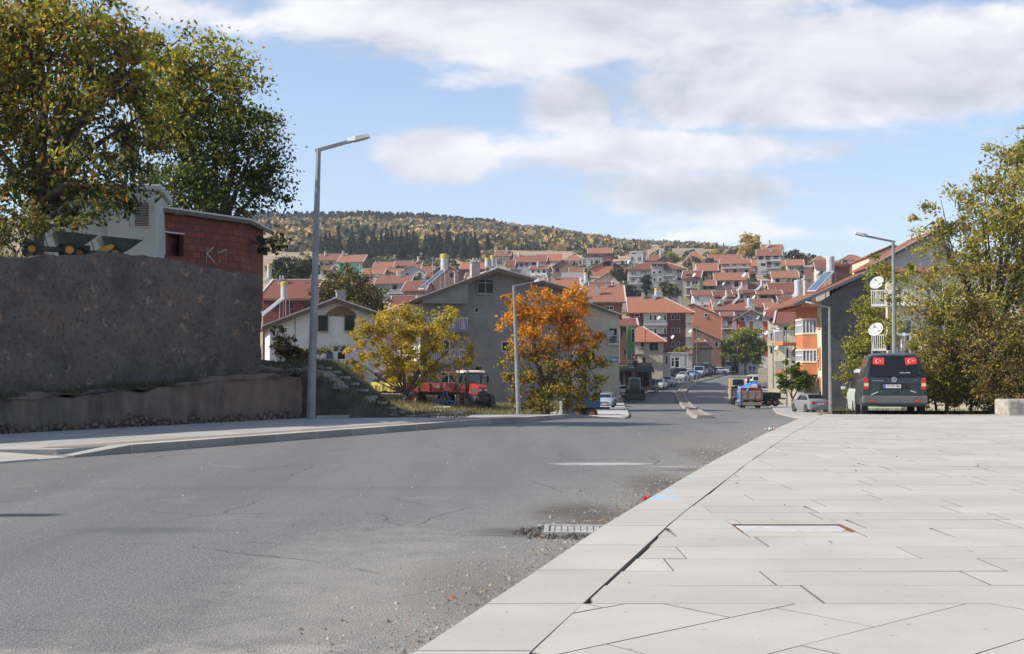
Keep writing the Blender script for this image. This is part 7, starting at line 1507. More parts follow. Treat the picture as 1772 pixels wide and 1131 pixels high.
# ---- trailers and implements
def trailer(label, loc, rot, L, W, H, col, name='farm_trailer', wheels=True, markings=False):
    r = empty(name, loc, R_(rot), label, 'trailer'); pm = mat('trailer_' + name + str(col[0]), tuple(q * .8 for q in col), col, 4, .65, .1, 20, dirt=(tuple(q * .6 for q in col), 2.5, .62)); z = .95
    MB().box(0, L, 0, W, z - .08, z).build('floor', pm, r)
    for (nm, b) in (('side_board', (0, L, -.04, 0)), ('side_board', (0, L, W, W + .04)), ('end_board', (-.04, 0, -.04, W + .04)), ('end_board', (L, L + .04, -.04, W + .04))):
        m = MB(); m.box(*b, z + .003, z + H)
        if nm == 'side_board':
            s3 = -1 if b[2] < 0 else 1; yb_ = b[2] if s3 < 0 else b[3]
            for k in range(5): x = L * k / 4; m.box(x - .04 if k else 0, x + .04 if k < 4 else L, min(yb_, yb_ + s3 * .05), max(yb_, yb_ + s3 * .05), z - .05, z + H + .01)
            for k in (.33, .66): m.box(0, L, min(yb_, yb_ + s3 * .012), max(yb_, yb_ + s3 * .012), z + H * k, z + H * k + .02)
        bo = m.build(nm, pm, r)
        if markings and nm == 'side_board' and b[2] < 0:
            m = MB(); k_ = random.Random(3)
            for x0 in (L * .10, L * .60):
                for rw, nn in ((.66, 9), (.5, 6)):
                    for k in range(nn): m.box(x0 + (9 - nn) * .035 + k * .075, x0 + (9 - nn) * .035 + k * .075 + .03 + .03 * k_.random(), -.046, -.042, z + H * rw - .06, z + H * rw + .02)
            m.build('white_marking', PLATEW, bo)
    MB().box(.1, L + .9, W / 2 - .06, W / 2 + .06, z - .26, z - .10).build('drawbar', METAL_D, r)
    if wheels:
        for x in (.45, L - .55):
            m = MB(); m.bar((x, .1, .42), (x, W - .1, .42), .08, .08); m.build('axle', METAL_D, r)
            for (y, s3) in ((.05, -1), (W - .05, 1)):
                ro_ = empty('w', (0, 0, 0)); bpy.data.objects.remove(ro_); tr_ = MB(); tr_.lathe([(.2, -.11), (.38, -.11), (.42, -.06), (.42, .06), (.38, .11), (.2, .11)], n=20, axis='y', caps=False); t_ = tr_.build('wheel', BLACK, r, loc=(x, y, .42)); m = MB(); m.lathe([(.02, s3 * .05), (.2, s3 * .09), (.23, s3 * .1), (.2, 0)], n=16, axis='y'); m.build('rim', mat('rusty_rim', (.3, .12, .06), (.35, .18, .1), 5, .8), t_, fix=False)
    return r
def LZ(px, d, dz=.05): p = P(px, 640, d); return (p.x, d, Rz(d) + dz)
trailer('red farm trailer with faded white lettering left of the tractor', LZ(704, 74, .66), -10, 2.95, 1.7, .5, (.42, .11, .085), markings=True)
trailer('dark blue farm trailer half in the shade under the orange tree', LZ(986, 77, -.35), 4, 2.0, 3.0, .72, (.03, .10, .20))
# seed drill under a yellow cover
sdr = empty('seed_drill', LZ(643, 75.5, .92), R_(-9), 'seed drill under a yellow cover left of the red trailer', 'seed drill'); YT = mat('yellow_cover', (.42, .36, .08), (.54, .47, .12), 3, .7, .3, 8)
m = MB(); V = []
for i in range(15):
    for j, (y, z) in enumerate(((-.35, .72), (-.32, 1.1), (-.1, 1.26), (.35, 1.24), (.5, 1.0), (.52, .74))): V.append((2.3 * i / 14, y + .03 * math.sin(i * 2.1 + j), z + .04 * math.sin(i * 1.3 + j * 2) - .1 * (i / 14)))
m.add(V, [(i * 6 + j, (i + 1) * 6 + j, (i + 1) * 6 + j + 1, i * 6 + j + 1) for i in range(14) for j in range(5)] + [(0, 1, 2, 3, 4, 5), tuple(84 + k for k in range(6))]); m.build('cover', YT, sdr, fix=False)
m = MB(); m.box(.1, 2.2, -.2, .4, .55, .72); m.bar((0, -.4, .5), (2.3, -.4, .42), .07, .07); m.build('frame', METAL_D, sdr); m = MB()
for k in range(10): x = .15 + k * .21; m.bar((x, -.3, .6), (x, -.55, .1), .03, .03); m.cyl((x - .015, -.5, .2), (x + .015, -.5, .2), .18, n=10)
m.build('coulters', METAL_D, sdr)
for x in (-.1, 2.35): m = MB(); m.lathe([(.2, -.09), (.4, -.09), (.4, .09), (.2, .09)], n=18, axis='x'); m.build('wheel', BLACK, sdr, loc=(x, .1, .4))
# blue plough and bright roller
pg = empty('cultivator', LZ(750, 72.5, .45), R_(-5), 'small blue cultivator between the red trailer and the tractor', 'cultivator'); BP = mat('faded_blue', (.05, .08, .16), (.09, .13, .23), 4, .7); m = MB(); m.bar((0, 0, .55), (1.5, 0, .5), .08, .08); m.bar((0, .6, .55), (1.5, .6, .5), .08, .08); m.bar((.4, 0, .55), (.7, .3, 1.15), .07, .07); m.bar((1.0, 0, .55), (.75, .3, 1.15), .07, .07); m.bar((.7, .3, 1.1), (.75, .8, .5), .06, .06); m.build('frame', BP, pg)
for k in range(6):
    for y in (0, .6): x = .1 + k * .26; m = MB(); m.tube([(x, y, .5), (x, y - .15, .3), (x, y - .02, .05)], .03, 5); m.build('tine', BP, pg)
q = LZ(750, 70, .40); m = MB(); m.cyl((0, 0, .14), (1.05, -.1, .14), .12, n=16); 
for k in range(6): m.cyl((.05 + k * .19, -.005 - k * .018, .14), (.07 + k * .19, -.007 - k * .018, .14), .135, n=16)
o = m.build('metal_pipe', mat('bright_tin', (.45, .43, .38), (.6, .58, .52), 5, .45, metal=.3)); o.location = q; tag(o, 'short bright metal pipe lying on the grass before the cultivator', 'pipe')
# litter bin
q = LZ(981, 68, -.02); tb = empty('refuse_container', q, R_(8), 'dented grey metal refuse container at the foot of the orange tree', 'bin'); m = MB(); m.prism([(-.42, .12), (.42, .12), (.55, .85), (.55, .95), (-.55, .95), (-.55, .85)], 'x', -.36, .36); m.build('body', mat('dirty_zinc', (.14, .14, .14), (.24, .24, .24), 6, .7), tb, bevel=.04); m = MB(); m.bar((-.40, -.58, .92), (.40, -.58, .92), .06, .06); m.build('rim', STEEL, tb)
for sx in (-.28, .28): MB().cyl((sx - .03, -.3, .06), (sx + .03, -.3, .06), .06, n=10).build('wheel', BLACK, tb)
# old dark tractor-trailer by the right pavement
ot = trailer('old black farm cart standing right of the blue-covered truck', (P(1322, 640, 118).x, 118, Rz(118) + .1), 4, 1.7, 2.6, .45, (.03, .028, .027), name='farm_cart')
# yard dumpers
def dumper(label, px, d, rot, plate=True):
    r = empty('site_dumper', (P(px, 440, d).x, d, 3.62), R_(rot), label, 'dumper', 'dumpers on the yard'); GR = mat('dark_green_skip', (.015, .04, .03), (.05, .06, .045), 3, .6); YL = mat('machine_yellow', (.42, .20, .02), (.5, .26, .03), 4, .5)
    m = MB(); m.add([(.1, -.75, .62), (1.0, -.6, .5), (1.0, .6, .5), (.1, .75, .62), (-.15, -.85, 1.22), (1.85, -.8, 1.10), (1.85, .8, 1.10), (-.15, .85, 1.22), (1.25, -.65, .62), (1.25, .65, .62)], [(0, 1, 5, 4), (3, 7, 6, 2), (0, 4, 7, 3), (0, 3, 2, 1), (1, 2, 9, 8), (8, 9, 6, 5), (1, 8, 5), (2, 6, 9)]); sk = m.build('skip', GR, r); md = sk.modifiers.new('s', 'SOLIDIFY'); md.thickness = .04
    m = MB()
    for k in (.5, .85, 1.2, 1.55): m.bar((k, -.86, .78 + (k - .5) * .2), (k, -.86, 1.16), .06, .05)
    m.bar((-.15, -.87, 1.2), (1.85, -.82, 1.10), .05, .06); m.build('skip_ribs', GR, sk)
    m = MB(); m.prism([(-.30, .42), (.05, .38), (.42, .60), (.48, .76), (.38, .84), (.2, .80), (-.30, .55)], 'y', -.80, -.70)
    if plate: m.build('side_plate', YL, r, bevel=.01)
    m = MB(); m.box(-1.5, .9, -.3, .3, .30, .52); m.box(-1.4, -.6, -.38, .38, .5, .75); m.bar((-.35, 0, .5), (-.55, 0, 1.15), .04, .04); m.build('chassis', METAL_D, r)
    for x, rr_ in ((.55, .36), (-1.15, .32)):
        for s3 in (-1, 1):
            m = MB(); m.lathe([(rr_ * .55, -.13), (rr_ * .93, -.13), (rr_, -.08), (rr_, .08), (rr_ * .93, .13), (rr_ * .55, .13)], n=22, axis='y', caps=False); t_ = m.build('wheel', BLACK, r, loc=(x, s3 * .62, rr_)); m = MB(); m.lathe([(.03, s3 * .08), (rr_ * .5, s3 * .1), (rr_ * .58, s3 * .13), (rr_ * .5, 0)], n=16, axis='y'); m.build('rim', YL, t_, fix=False)
dumper('site dumper with green skip and yellow side plate, right one on the wall top', 176, 25.7, 28); dumper('site dumper mostly behind leaves, left one with big yellow-rimmed wheel', 96, 24.8, 28, False)
for o in COL.objects:
    if o.name.startswith('site_dumper'): o.scale = (.44, .44, .44)

# ---- street lamps
def lamp(label, px, py, d, H=7.0, arm=1.25, side=1, group='street lamps', lean=0, z=None, r0=.12, az=0):
    p = P(px, py, d); r = empty('street_lamp', (p.x, d, p.z if z is None else z), R_(az), label, 'street lamp', group); m = MB(); m.cyl((0, 0, -.3), (lean, 0, H), r0, r0 * .52, n=8); po = m.build('pole', STEELPOLE, r)
    m = MB(); m.box(-.13, .13, -.13, .13, 0, .03); m.build('base_plate', STEELPOLE, po)
    m = MB(); m.bar((lean - side * .08, 0, H - .04), (lean + side * arm, 0, H + .22), .07, .08); m.build('arm', STEELPOLE, r)
    m = MB(); x0 = lean + side * (arm - .12); m.add([(x0, -.06, H + .18), (x0, .06, H + .18), (x0 + side * .2, -.12, H + .2), (x0 + side * .2, .12, H + .2), (x0 + side * .55, -.09, H + .30), (x0 + side * .55, .09, H + .30), (x0, -.05, H + .27), (x0, .05, H + .27), (x0 + side * .2, -.11, H + .33), (x0 + side * .2, .11, H + .33), (x0 + side * .52, -.08, H + .38), (x0 + side * .52, .08, H + .38)], [(0, 1, 3, 2), (2, 3, 5, 4), (6, 8, 9, 7), (8, 10, 11, 9), (0, 2, 8, 6), (2, 4, 10, 8), (1, 7, 9, 3), (3, 9, 11, 5), (4, 5, 11, 10), (0, 6, 7, 1)]); h = m.build('lamp_head', mat('lamp_housing', (.55, .56, .57), (.62, .62, .62), 4, .45), r, bevel=.01)
    m = MB(); m.quad((x0 + side * .18, -.09, H + .19), (x0 + side * .18, .09, H + .19), (x0 + side * .5, .07, H + .275), (x0 + side * .5, -.07, H + .275)); m.build('lens', CLEARL, h, loc=(0, 0, -.006)); return r
l1 = lamp('tall street lamp nearest the camera, on the left pavement by the end of the wall', 537, 733, 28.6, 6.82, .85, 1, lean=.16, r0=.115)
m = MB(); m.cyl((0, 0, .5), (0, 0, 2.1), .118, .112, n=8, caps=False)
lamp('street lamp in front of the orange tree', 898, 722, 60, 6.85, 1.2, 1, lean=-.27, r0=.13)
lamp('street lamp against the dark side wall of the orange house', 1437, 714, 75, 6.85, 1.1, -1, r0=.12); lamp('tallest right-hand street lamp, rising behind the dark van', 1549, 700, 49, 7.05, 1.2, -1, r0=.12, z=-.35)
lamp('street lamp right of the two trucks, in front of the cream house', 1361, 697, 110, 6.85, 1.1, -1, r0=.11); lamp('street lamp before the yellow house, left one of the right-hand pair', 1338, 668, 145, 6.85, 1.1, -1, r0=.11); lamp('far street lamp in front of the old hipped house', 1117, 648, 172, 6.6, 1.2, 1, r0=.11)
lamp('street lamp on the left pavement just outside the left edge of the view', 0, 700, 9.4, 7.0, 1.2, 1, z=0)
for o in COL.objects:
    if o.get('label', '').startswith('street lamp on the left pavement just outside'): o.location = (-15.6, 9.4, 0)
for (lb, px, py, d, H) in [('plain dark utility pole beside the red shop sign', 1206, 641, 214, 8.5), ('thin utility pole with wires above the long red roof on the left', 749, 486, 330, 7)]:
    p = P(px, py, d); r = empty('utility_pole', tuple(p), 0, lb, 'utility pole'); MB().cyl((0, 0, -2), (0, 0, H), .13, .09, n=8).build('post', WOODF if 'dark' in lb else CONC, r); m = MB(); m.bar((-.6, 0, H - .4), (.6, 0, H - .4), .08, .08)
    for x in (-.5, 0, .5): m.cyl((x, 0, H - .36), (x, 0, H - .2), .05, n=6)
    m.build('crossarm', METAL_D, r)

# ---- things on the ground close by
dg = empty('drain_grate', (X(1000, 9.35), 9.45, -.112), R_(-3), 'slotted grey drain grate sunk in broken asphalt by the kerb', 'drain grate')
GC = mat('grate_concrete', (.30, .29, .28), (.42, .41, .39), 6, .9, .4, 30); m = MB(); m.box(-.27, .27, -.22, -.18, -.02, .03); m.box(-.27, .27, .20, .24, -.02, .028); m.box(-.27, -.23, -.18, .20, -.02, .03); m.box(.23, .27, -.18, .20, -.02, .03)
m.build('frame', GC, dg, bevel=.004); m = MB()
for k in range(9): x = -.21 + k * .0525; m.box(x - .0215, x + .0215, -.178, .198, -.01, .018)
m.box(-.228, .228, -.01, .01, -.01, .0215); m.build('bars', GC, dg); m = MB(); m.quad((-.25, -.2, -.005), (.25, -.2, -.005), (.25, .22, -.005), (-.25, .22, -.005)); m.build('pit', mat('pit_silt', (.24, .23, .21), (.34, .32, .30), 9), dg)
mh = empty('manhole_cover', ((MAN[0] + MAN[1]) / 2, (MAN[2] + MAN[3]) / 2, 0), 0, 'oblong manhole cover with rusty frame let into the pale paving', 'manhole cover'); hw, hd = (MAN[1] - MAN[0]) / 2, (MAN[3] - MAN[2]) / 2
RS = mat('rust', (.10, .045, .03), (.22, .10, .06), 12, .85, .4, 50); m = MB(); 
for b in ((-hw, hw, -hd, -hd + .018), (-hw, hw, hd - .018, hd), (-hw, -hw + .018, -hd + .018, hd - .018), (hw - .018, hw, -hd + .018, hd - .018)): m.box(*b, -.055, -.001)
m.build('frame', RS, mh); m = MB(); m.box(-hw + .03, hw - .03, -hd + .028, hd - .028, -.05, -.006); m.build('lid', mat('lid_stone', (.42, .40, .39), (.52, .50, .49), 3, .8, .2, 40, dirt=((.3, .13, .07), 3.5, .60)), mh, bevel=.003)
def crumple(name, loc, sz, mts, label, cat, seed):
    g = np.random.default_rng(seed); n = 14; V = []
    for i in range(n + 1):
        for j in range(n + 1):
            x, y = (i / n - .5) * sz[0], (j / n - .5) * sz[1]; z = abs(mnoise.fractal(Vector((x * 9 / sz[0], y * 5 / sz[1], seed)), .8, 2, 3)) * sz[2]; V.append((x + mnoise.noise(Vector((x * 30, y * 30, 1))) * .02, y, z + .004))
    F = [(i * (n + 1) + j, (i + 1) * (n + 1) + j, (i + 1) * (n + 1) + j + 1, i * (n + 1) + j + 1) for i in range(n) for j in range(n)]
    o = fast_mesh(name, np.array(V), np.array(F), mts, smooth=False); o.location = loc; return tag(o, label, cat)
crumple('crisp_packet', (X(1125, 11.8), 11.75, -.118), (.17, .10, .07), mat('red_foil', (.5, .02, .02), (.6, .5, .48), 14, .3, spec=.6, lo=.5, hi=.56), 'small red and white crisp packet in the gutter by the kerb', 'litter', 3)
crumple('rubbish_bag', (X(1338, 25.5), 25.6, -.12), (.32, .2, .08), mat('torn_bag', (.55, .53, .5), (.4, .08, .06), 9, .7, lo=.55, hi=.62), 'torn white and red rubbish bag at the far end of the right kerb', 'rubbish bag', 9)
p = P(1322, 690, 138); wbg = crumple('plastic_sheet', (P(1325, 640, 140).x, 140, Rz(140) + .05), (2.0, .9, .9), mat('white_sheet', (.6, .6, .62), (.68, .68, .7), 5, .6), 'crumpled white plastic sheet on the pavement behind the trucks', 'plastic sheet', 4)

# ---- people far down the street (bodies grown as one surface)
def person(label, px, d, rot, coat, legs, walk=.12, h=1.72, skin=(.35, .22, .16), sit=False):
    k = h / 1.75; v = [(0, 0, .95), (0, 0, 1.15), (0, 0, 1.40), (0, .01, 1.52), (0, .02, 1.62), (0, .01, 1.72), (.10, 0, .90), (.12, walk, .50), (.12, walk * .6, .08), (.12, walk * .6 + .14, .04), (-.10, 0, .90), (-.12, -walk * .8, .50), (-.12, -walk * 1.6, .1), (-.12, -walk * 1.4 + .1, .04), (.19, 0, 1.40), (.25, -walk * .6, 1.13), (.26, -walk * .4 + .08, .88), (-.19, 0, 1.40), (-.25, walk * .6, 1.13), (-.26, walk * .6 + .08, .88)]
    e = [(0, 1), (1, 2), (2, 3), (3, 4), (4, 5), (0, 6), (6, 7), (7, 8), (8, 9), (0, 10), (10, 11), (11, 12), (12, 13), (2, 14), (14, 15), (15, 16), (2, 17), (17, 18), (18, 19)]
    rad = [.15, .15, .16, .06, .095, .075, .10, .075, .05, .045, .10, .075, .05, .045, .07, .05, .035, .07, .05, .035]
    me = bpy.data.meshes.new('body'); me.from_pydata([(a * k, b_ * k, c * k) for a, b_, c in v], e, []); o = bpy.data.objects.new('b', me); COL.objects.link(o); md = o.modifiers.new('k', 'SKIN')
    for i, sv in enumerate(me.skin_vertices[0].data): sv.radius = (rad[i] * k, rad[i] * k * .85); sv.use_root = (i == 0)
    sb = o.modifiers.new('s', 'SUBSURF'); sb.levels = sb.render_levels = 1; dg_ = bpy.context.evaluated_depsgraph_get(); m2 = bpy.data.meshes.new_from_object(o.evaluated_get(dg_)); bpy.data.objects.remove(o)
    cm = mat('coat_%.2f_%.2f' % coat[:2], coat, tuple(q * 1.2 for q in coat), 6, .9); lm = mat('trousers_%.2f' % legs[0], legs, tuple(q * 1.2 for q in legs), 6, .9); sm = mat('skin', skin, rough=.6); hm = mat('dark_hair', (.03, .025, .02), rough=.8)
    for q in (cm, lm, sm, hm): m2.materials.append(q)
    for pl_ in m2.polygons:
        c = pl_.center / k; pl_.material_index = 3 if c.z > 1.68 or (c.z > 1.58 and c.y < 0) else (2 if c.z > 1.50 or (abs(c.x) > .2 and c.z < .93) else (1 if c.z < .93 else 0)); pl_.use_smooth = True
    ob_ = bpy.data.objects.new('person', m2); COL.objects.link(ob_); place(ob_, px, d, rot); return tag(ob_, label, 'person', None)
person('person in dark clothes walking in front of the white minibus', 1268, 232, 170, (.03, .03, .035), (.04, .04, .05), .2); person('person in black beside the one walking by the white minibus', 1274.5, 233, 200, (.045, .035, .035), (.03, .03, .03), .1)
person('person in navy standing by the white sedan at the bend', 1237.5, 221, 180, (.02, .03, .06), (.03, .03, .04), .05); person('person in a dark red top under the round street tree', 1283, 238, 150, (.22, .03, .03), (.05, .05, .07), .1)
person('person in black near the entrance of the red and white house', 1298, 229, 210, (.03, .03, .03), (.05, .05, .06), .12); person('person in a brown jacket at the right end of the group by the entrance', 1305, 228, 150, (.15, .09, .06), (.04, .04, .05), .05); person('person in a pale pink top standing before the shop windows', 1319, 226, 180, (.4, .26, .25), (.06, .05, .06), .08)
g0 = None
# ------------------------------------------------------------------ trees close by
LG = (.14, .165, .03); LY = (.50, .37, .04); LO = (.46, .21, .025); LB = (.24, .145, .04); DG = (.032, .058, .016); MGc = (.075, .11, .024); OL = (.27, .26, .075); YG = (.33, .33, .05)
def tb(px, py, d): p = P(px, py, d); return (p.x, p.y, p.z)
def blobs_px(base, d, lst):
    """lst of (px, py, rx px, rz px, depth offset)"""
    o = Vector(base); out = []
    for (px, py, rx, rz_, dy) in lst:
        dd = d + dy; p = P(px, py, dd) - o; out.append((p.x, p.y, p.z, rx * dd / 2000, max(rx, rz_) * .8 * dd / 2000, rz_ * dd / 2000))
    return out
b = (P(62, 440, 27.5).x, 27.5, 3.35)
tree('walnut_tree', 'big leafy tree with drooping green and golden leaves over the left wall', 'tree', b, blobs_px(b, 27.5, [(50, 70, 110, 90, 0), (150, 60, 90, 70, -.6), (30, 200, 100, 90, 1), (150, 190, 110, 80, 0), (245, 200, 60, 70, .8), (60, 320, 100, 60, 0), (180, 300, 90, 60, -.8), (-60, 150, 110, 130, 0), (235, 110, 40, 60, -.3), (60, 20, 90, 50, 0), (215, 335, 60, 35, 0), (110, 372, 70, 26, -.6)]), 23000, .165, [(3, (.055, .08, .02)), (1.5, (.12, .115, .028)), (1, LB), (3, DG), (.5, YG), (.4, LO)], clusters=330, seed=11, trunk_r=.19, spread=.20, shell=.15, top_pal=[(2, LG), (2, OL), (1.5, (.30, .20, .045)), (2, YG), (.8, LO)], top_z=(2.2, 5.4), droop=.7, aspect=.45, twigs=.55, bare=1, fork=.45)
b = (P(372, 420, 36).x, 36, 3.35)
tree('tree', 'tall tree behind the brick shed, yellow on top and dark green below', 'tree', b, blobs_px(b, 36, [(345, 130, 85, 75, 0), (300, 190, 70, 80, 0), (410, 190, 75, 75, 0), (340, 260, 90, 80, 0), (440, 250, 60, 70, 0), (380, 330, 100, 60, 0), (455, 325, 48, 55, 0), (300, 330, 70, 60, 1), (470, 420, 30, 35, 0), (255, 120, 40, 50, 1), (290, 85, 60, 45, 0)]), 27000, .135, [(3, DG), (3, (.045, .075, .02)), (1.5, MGc), (.4, YG)], clusters=360, seed=5, trunk_r=.2, spread=.2, shell=.2, top_pal=[(3, YG), (2, LY), (2, LG), (1, MGc)], top_z=(3.4, 7.4), twigs=.4, droop=.4, bare=1)
b = (P(20, 440, 24.4).x, 24.4, 3.35); g = np.random.default_rng(1)
tree('bush', 'tangled dry bush on the wall top at the left edge', 'bush', b, blobs_px(b, 24.4, [(10, 400, 60, 35, 0), (60, 385, 35, 40, 0), (-50, 380, 60, 60, 0), (130, 395, 25, 20, .8)]), 5200, .07, [(2, OL), (2, DG), (1, LB), (1, (.16, .13, .07))], clusters=120, seed=2, trunk_r=.04, bare=2, twigs=.8)
# right-hand trees
b = (P(1720, 700, 40).x, 40, -.4)
tree('tree', 'tall tree with olive and yellow autumn leaves at the right edge', 'tree', b, blobs_px(b, 40, [(1740, 300, 45, 70, 0), (1700, 370, 80, 60, 0), (1640, 420, 65, 55, 0), (1745, 440, 90, 80, 0), (1660, 500, 75, 60, -.5), (1740, 560, 80, 60, 0), (1800, 330, 70, 120, 0), (1590, 470, 36, 40, 0), (1612, 385, 34, 40, 0), (1600, 545, 36, 44, 0), (1585, 610, 26, 40, 1), (1765, 245, 18, 34, 0), (1850, 500, 90, 150, 0), (1628, 345, 9, 26, 0), (1702, 305, 10, 30, 0), (1762, 222, 8, 26, 0), (1660, 365, 10, 26, 0)]), 30000, .15, [(4, OL), (3, (.36, .33, .08)), (2.5, (.17, .20, .05)), (1.2, LY), (.5, LB), (.4, LO), (1.5, (.36, .32, .16))], clusters=420, seed=21, trunk_r=.17, spread=.17, shell=.25, twigs=.4, bare=1, droop=.7, aspect=.45, clump_var=.3)
for i, (px, d, lst, nn, sd, lb) in enumerate([(1640, 39.5, [(1640, 560, 55, 60, 0), (1610, 640, 35, 55, 0), (1655, 640, 55, 55, 0)], 11000, 31, 'dense olive-green shrub right beside the dark van'), (1730, 38.5, [(1725, 600, 60, 65, 0), (1740, 660, 60, 40, 0), (1790, 610, 60, 80, 0)], 11000, 32, 'reddish-brown leafy shrub behind the concrete block')]):
    b = (P(px, 705, d).x, d, Rz(37) - .1); tree('shrub', lb, 'shrub', b, blobs_px(b, d, lst), nn, .10, [(2, (.12, .125, .04)), (2, OL), (2, (.22, .15, .07)), (1, LY), (1.5 if i else .4, (.27, .11, .07)), (1, (.26, .23, .13)), (1, MGc)], clusters=260, seed=sd, trunk_r=.06, spread=.15, shell=.3, bare=2, twigs=.5)
b = (P(1500, 706, 77).x, 77, -1.7)
tree('tree', 'loose green and yellow tree between the orange house and the lamp behind the van', 'tree', b, blobs_px(b, 77, [(1522, 480, 24, 40, 0), (1505, 600, 38, 46, 0), (1505, 545, 26, 40, 0), (1522, 560, 26, 46, 0), (1488, 610, 28, 34, 0), (1510, 640, 40, 45, 0), (1470, 660, 22, 30, 0), (1530, 470, 22, 25, -8), (1560, 500, 26, 40, -14), (1545, 560, 20, 40, -14)]), 13500, .185, [(3, MGc), (2, YG), (2, OL), (1, LY), (1, LG)], clusters=210, seed=41, trunk_r=.1, spread=.17, shell=.3, twigs=.5, bare=1)
b = (P(1373, 700, 93).x, 93, Rz(93))
tree('tree', 'small round green tree in front of the orange house', 'tree', b, blobs_px(b, 93, [(1370, 655, 24, 22, 0), (1388, 660, 18, 20, 0), (1372, 632, 14, 14, 0), (1360, 668, 14, 13, 0)]), 5000, .2, [(3, (.06, .11, .02)), (2, MGc), (1, YG), (1, LG)], clusters=80, seed=43, trunk_r=.1, twigs=.5)
b = (P(1350, 660, 132).x, 132, Rz(132) + .3)
tree('bush', 'yellow climbing bush between the right-hand street lamps', 'bush', b, blobs_px(b, 132, [(1352, 635, 14, 16, 0), (1346, 560, 9, 12, 0), (1358, 610, 10, 20, 0), (1376, 572, 10, 14, -8)]), 2600, .22, [(2, LY), (2, YG), (1, OL)], clusters=60, seed=44, trunk_r=.05)
b = (P(1290, 630, 226).x, 226, Rz(226) + .1)
tree('tree', 'round green street tree at the far bend of the road', 'tree', b, blobs_px(b, 226, [(1275, 592, 20, 22, 0), (1300, 592, 24, 22, 0), (1290, 582, 18, 14, 0), (1318, 606, 16, 18, 0), (1262, 604, 12, 18, 0), (1280, 612, 22, 14, 0), (1302, 614, 24, 12, 0)]), 9500, .42, [(3, (.07, .10, .02)), (2, MGc), (2, YG), (1, DG)], clusters=110, seed=45, trunk_r=.2, spread=.2, top_pal=[(1, YG), (1, (.12, .13, .03))], top_z=(4, 8))
# orange tree and yellow tree by the tractor
b = (P(948, 716, 66).x, 66, -1.5)
tree('tree', 'bright orange autumn tree in front of the big grey house', 'tree', b, blobs_px(b, 66, [(920, 520, 42, 28, 0), (985, 530, 38, 34, 0), (890, 570, 30, 40, 0), (950, 570, 50, 45, 0), (1010, 585, 36, 34, 0), (900, 630, 35, 40, 0), (960, 640, 55, 45, 0), (1020, 640, 30, 40, 0), (900, 690, 30, 24, 0), (960, 690, 50, 26, 0), (1005, 690, 34, 26, 0), (885, 525, 20, 18, 0)]), 17500, .185, [(2.5, (.11, .12, .025)), (2.5, (.19, .165, .035)), (1.5, DG), (1.2, LO), (1.2, LY)], clusters=270, seed=51, trunk_r=.13, spread=.15, shell=.4, top_pal=[(4, (.56, .24, .02)), (3, (.48, .17, .018)), (2, (.58, .34, .035)), (.7, LY)], top_z=(2.8, 4.9), twigs=.35, clump_var=.25, droop=.6)
b = (P(700, 706, 72).x, 72, -1.5)
tree('tree', 'sprawling yellow tree in front of the old white house', 'tree', b, blobs_px(b, 72, [(640, 585, 34, 34, 0), (690, 562, 44, 34, 0), (745, 565, 46, 32, 0), (610, 620, 18, 20, 0), (720, 640, 40, 24, 0), (700, 610, 50, 30, 0), (750, 610, 32, 26, 0), (640, 630, 28, 24, 0), (690, 640, 40, 22, 0), (800, 585, 30, 22, 0), (775, 548, 28, 18, 0), (800, 620, 24, 14, 0), (622, 648, 22, 14, 0), (668, 652, 30, 10, 0)]), 20000, .165, [(4, LY), (2, (.46, .29, .03)), (2, YG), (1, OL)], clusters=190, seed=52, trunk_r=.12, spread=.15, shell=.3, twigs=.7, bare=2, fork=.3)
b = (P(790, 700, 74).x, 74, -1.5)
tree('tree', 'almost bare grey twiggy tree left of the tractor cab', 'tree', b, blobs_px(b, 74, [(800, 600, 24, 20, 0), (820, 625, 20, 20, 0), (780, 625, 22, 18, 0), (775, 650, 22, 14, 0)]), 500, .12, [(2, LB), (1, LO)], clusters=70, seed=53, trunk_r=.1, bark=BARK_G, twigs=1.0, bare=4, shell=.5)
b = (P(725, 705, 78).x, 78, -1.5)
tree('bush', 'dark bare thicket behind the red trailer', 'bush', b, blobs_px(b, 78, [(720, 650, 26, 22, 0), (750, 655, 24, 22, 0), (695, 655, 18, 14, 0)]), 1400, .1, [(2, (.06, .045, .03)), (1, OL)], clusters=110, seed=54, trunk_r=.06, twigs=1.0, bare=4)
b = (P(625, 700, 82).x, 82, -1.3)
tree('bush', 'dry straw-coloured bush behind the seed drill', 'bush', b, blobs_px(b, 82, [(625, 668, 20, 14, 0), (655, 655, 18, 12, 0), (610, 680, 12, 10, 0)]), 2600, .10, [(3, (.30, .22, .12)), (1, (.2, .15, .09))], clusters=90, seed=55, trunk_r=.04, bare=3, twigs=.8)
b = (P(498, 645, 46).x, 46, .8)
tree('bush', 'dark ivy-covered bush between the wall end and the old white house', 'bush', b, blobs_px(b, 46, [(492, 600, 22, 24, 0), (515, 618, 20, 16, 0), (480, 575, 12, 12, 0), (540, 632, 16, 9, 0)]), 4200, .10, [(3, (.035, .038, .02)), (1, (.07, .055, .04)), (.5, (.10, .05, .03))], clusters=110, seed=56, trunk_r=.05, bare=1)
b = (P(545, 640, 73).x, 73, .3)
tree('vine', 'dark vine trained along the front of the old white house above the blue door', 'vine', b, blobs_px(b, 73, [(560, 607, 26, 4, 0), (590, 603, 16, 5, 0), (535, 608, 20, 5, 0)]), 1500, .12, [(3, (.05, .055, .03)), (1, OL)], clusters=60, seed=57, trunk_r=.04)
b = (P(600, 560, 112).x, 112, 1.5)
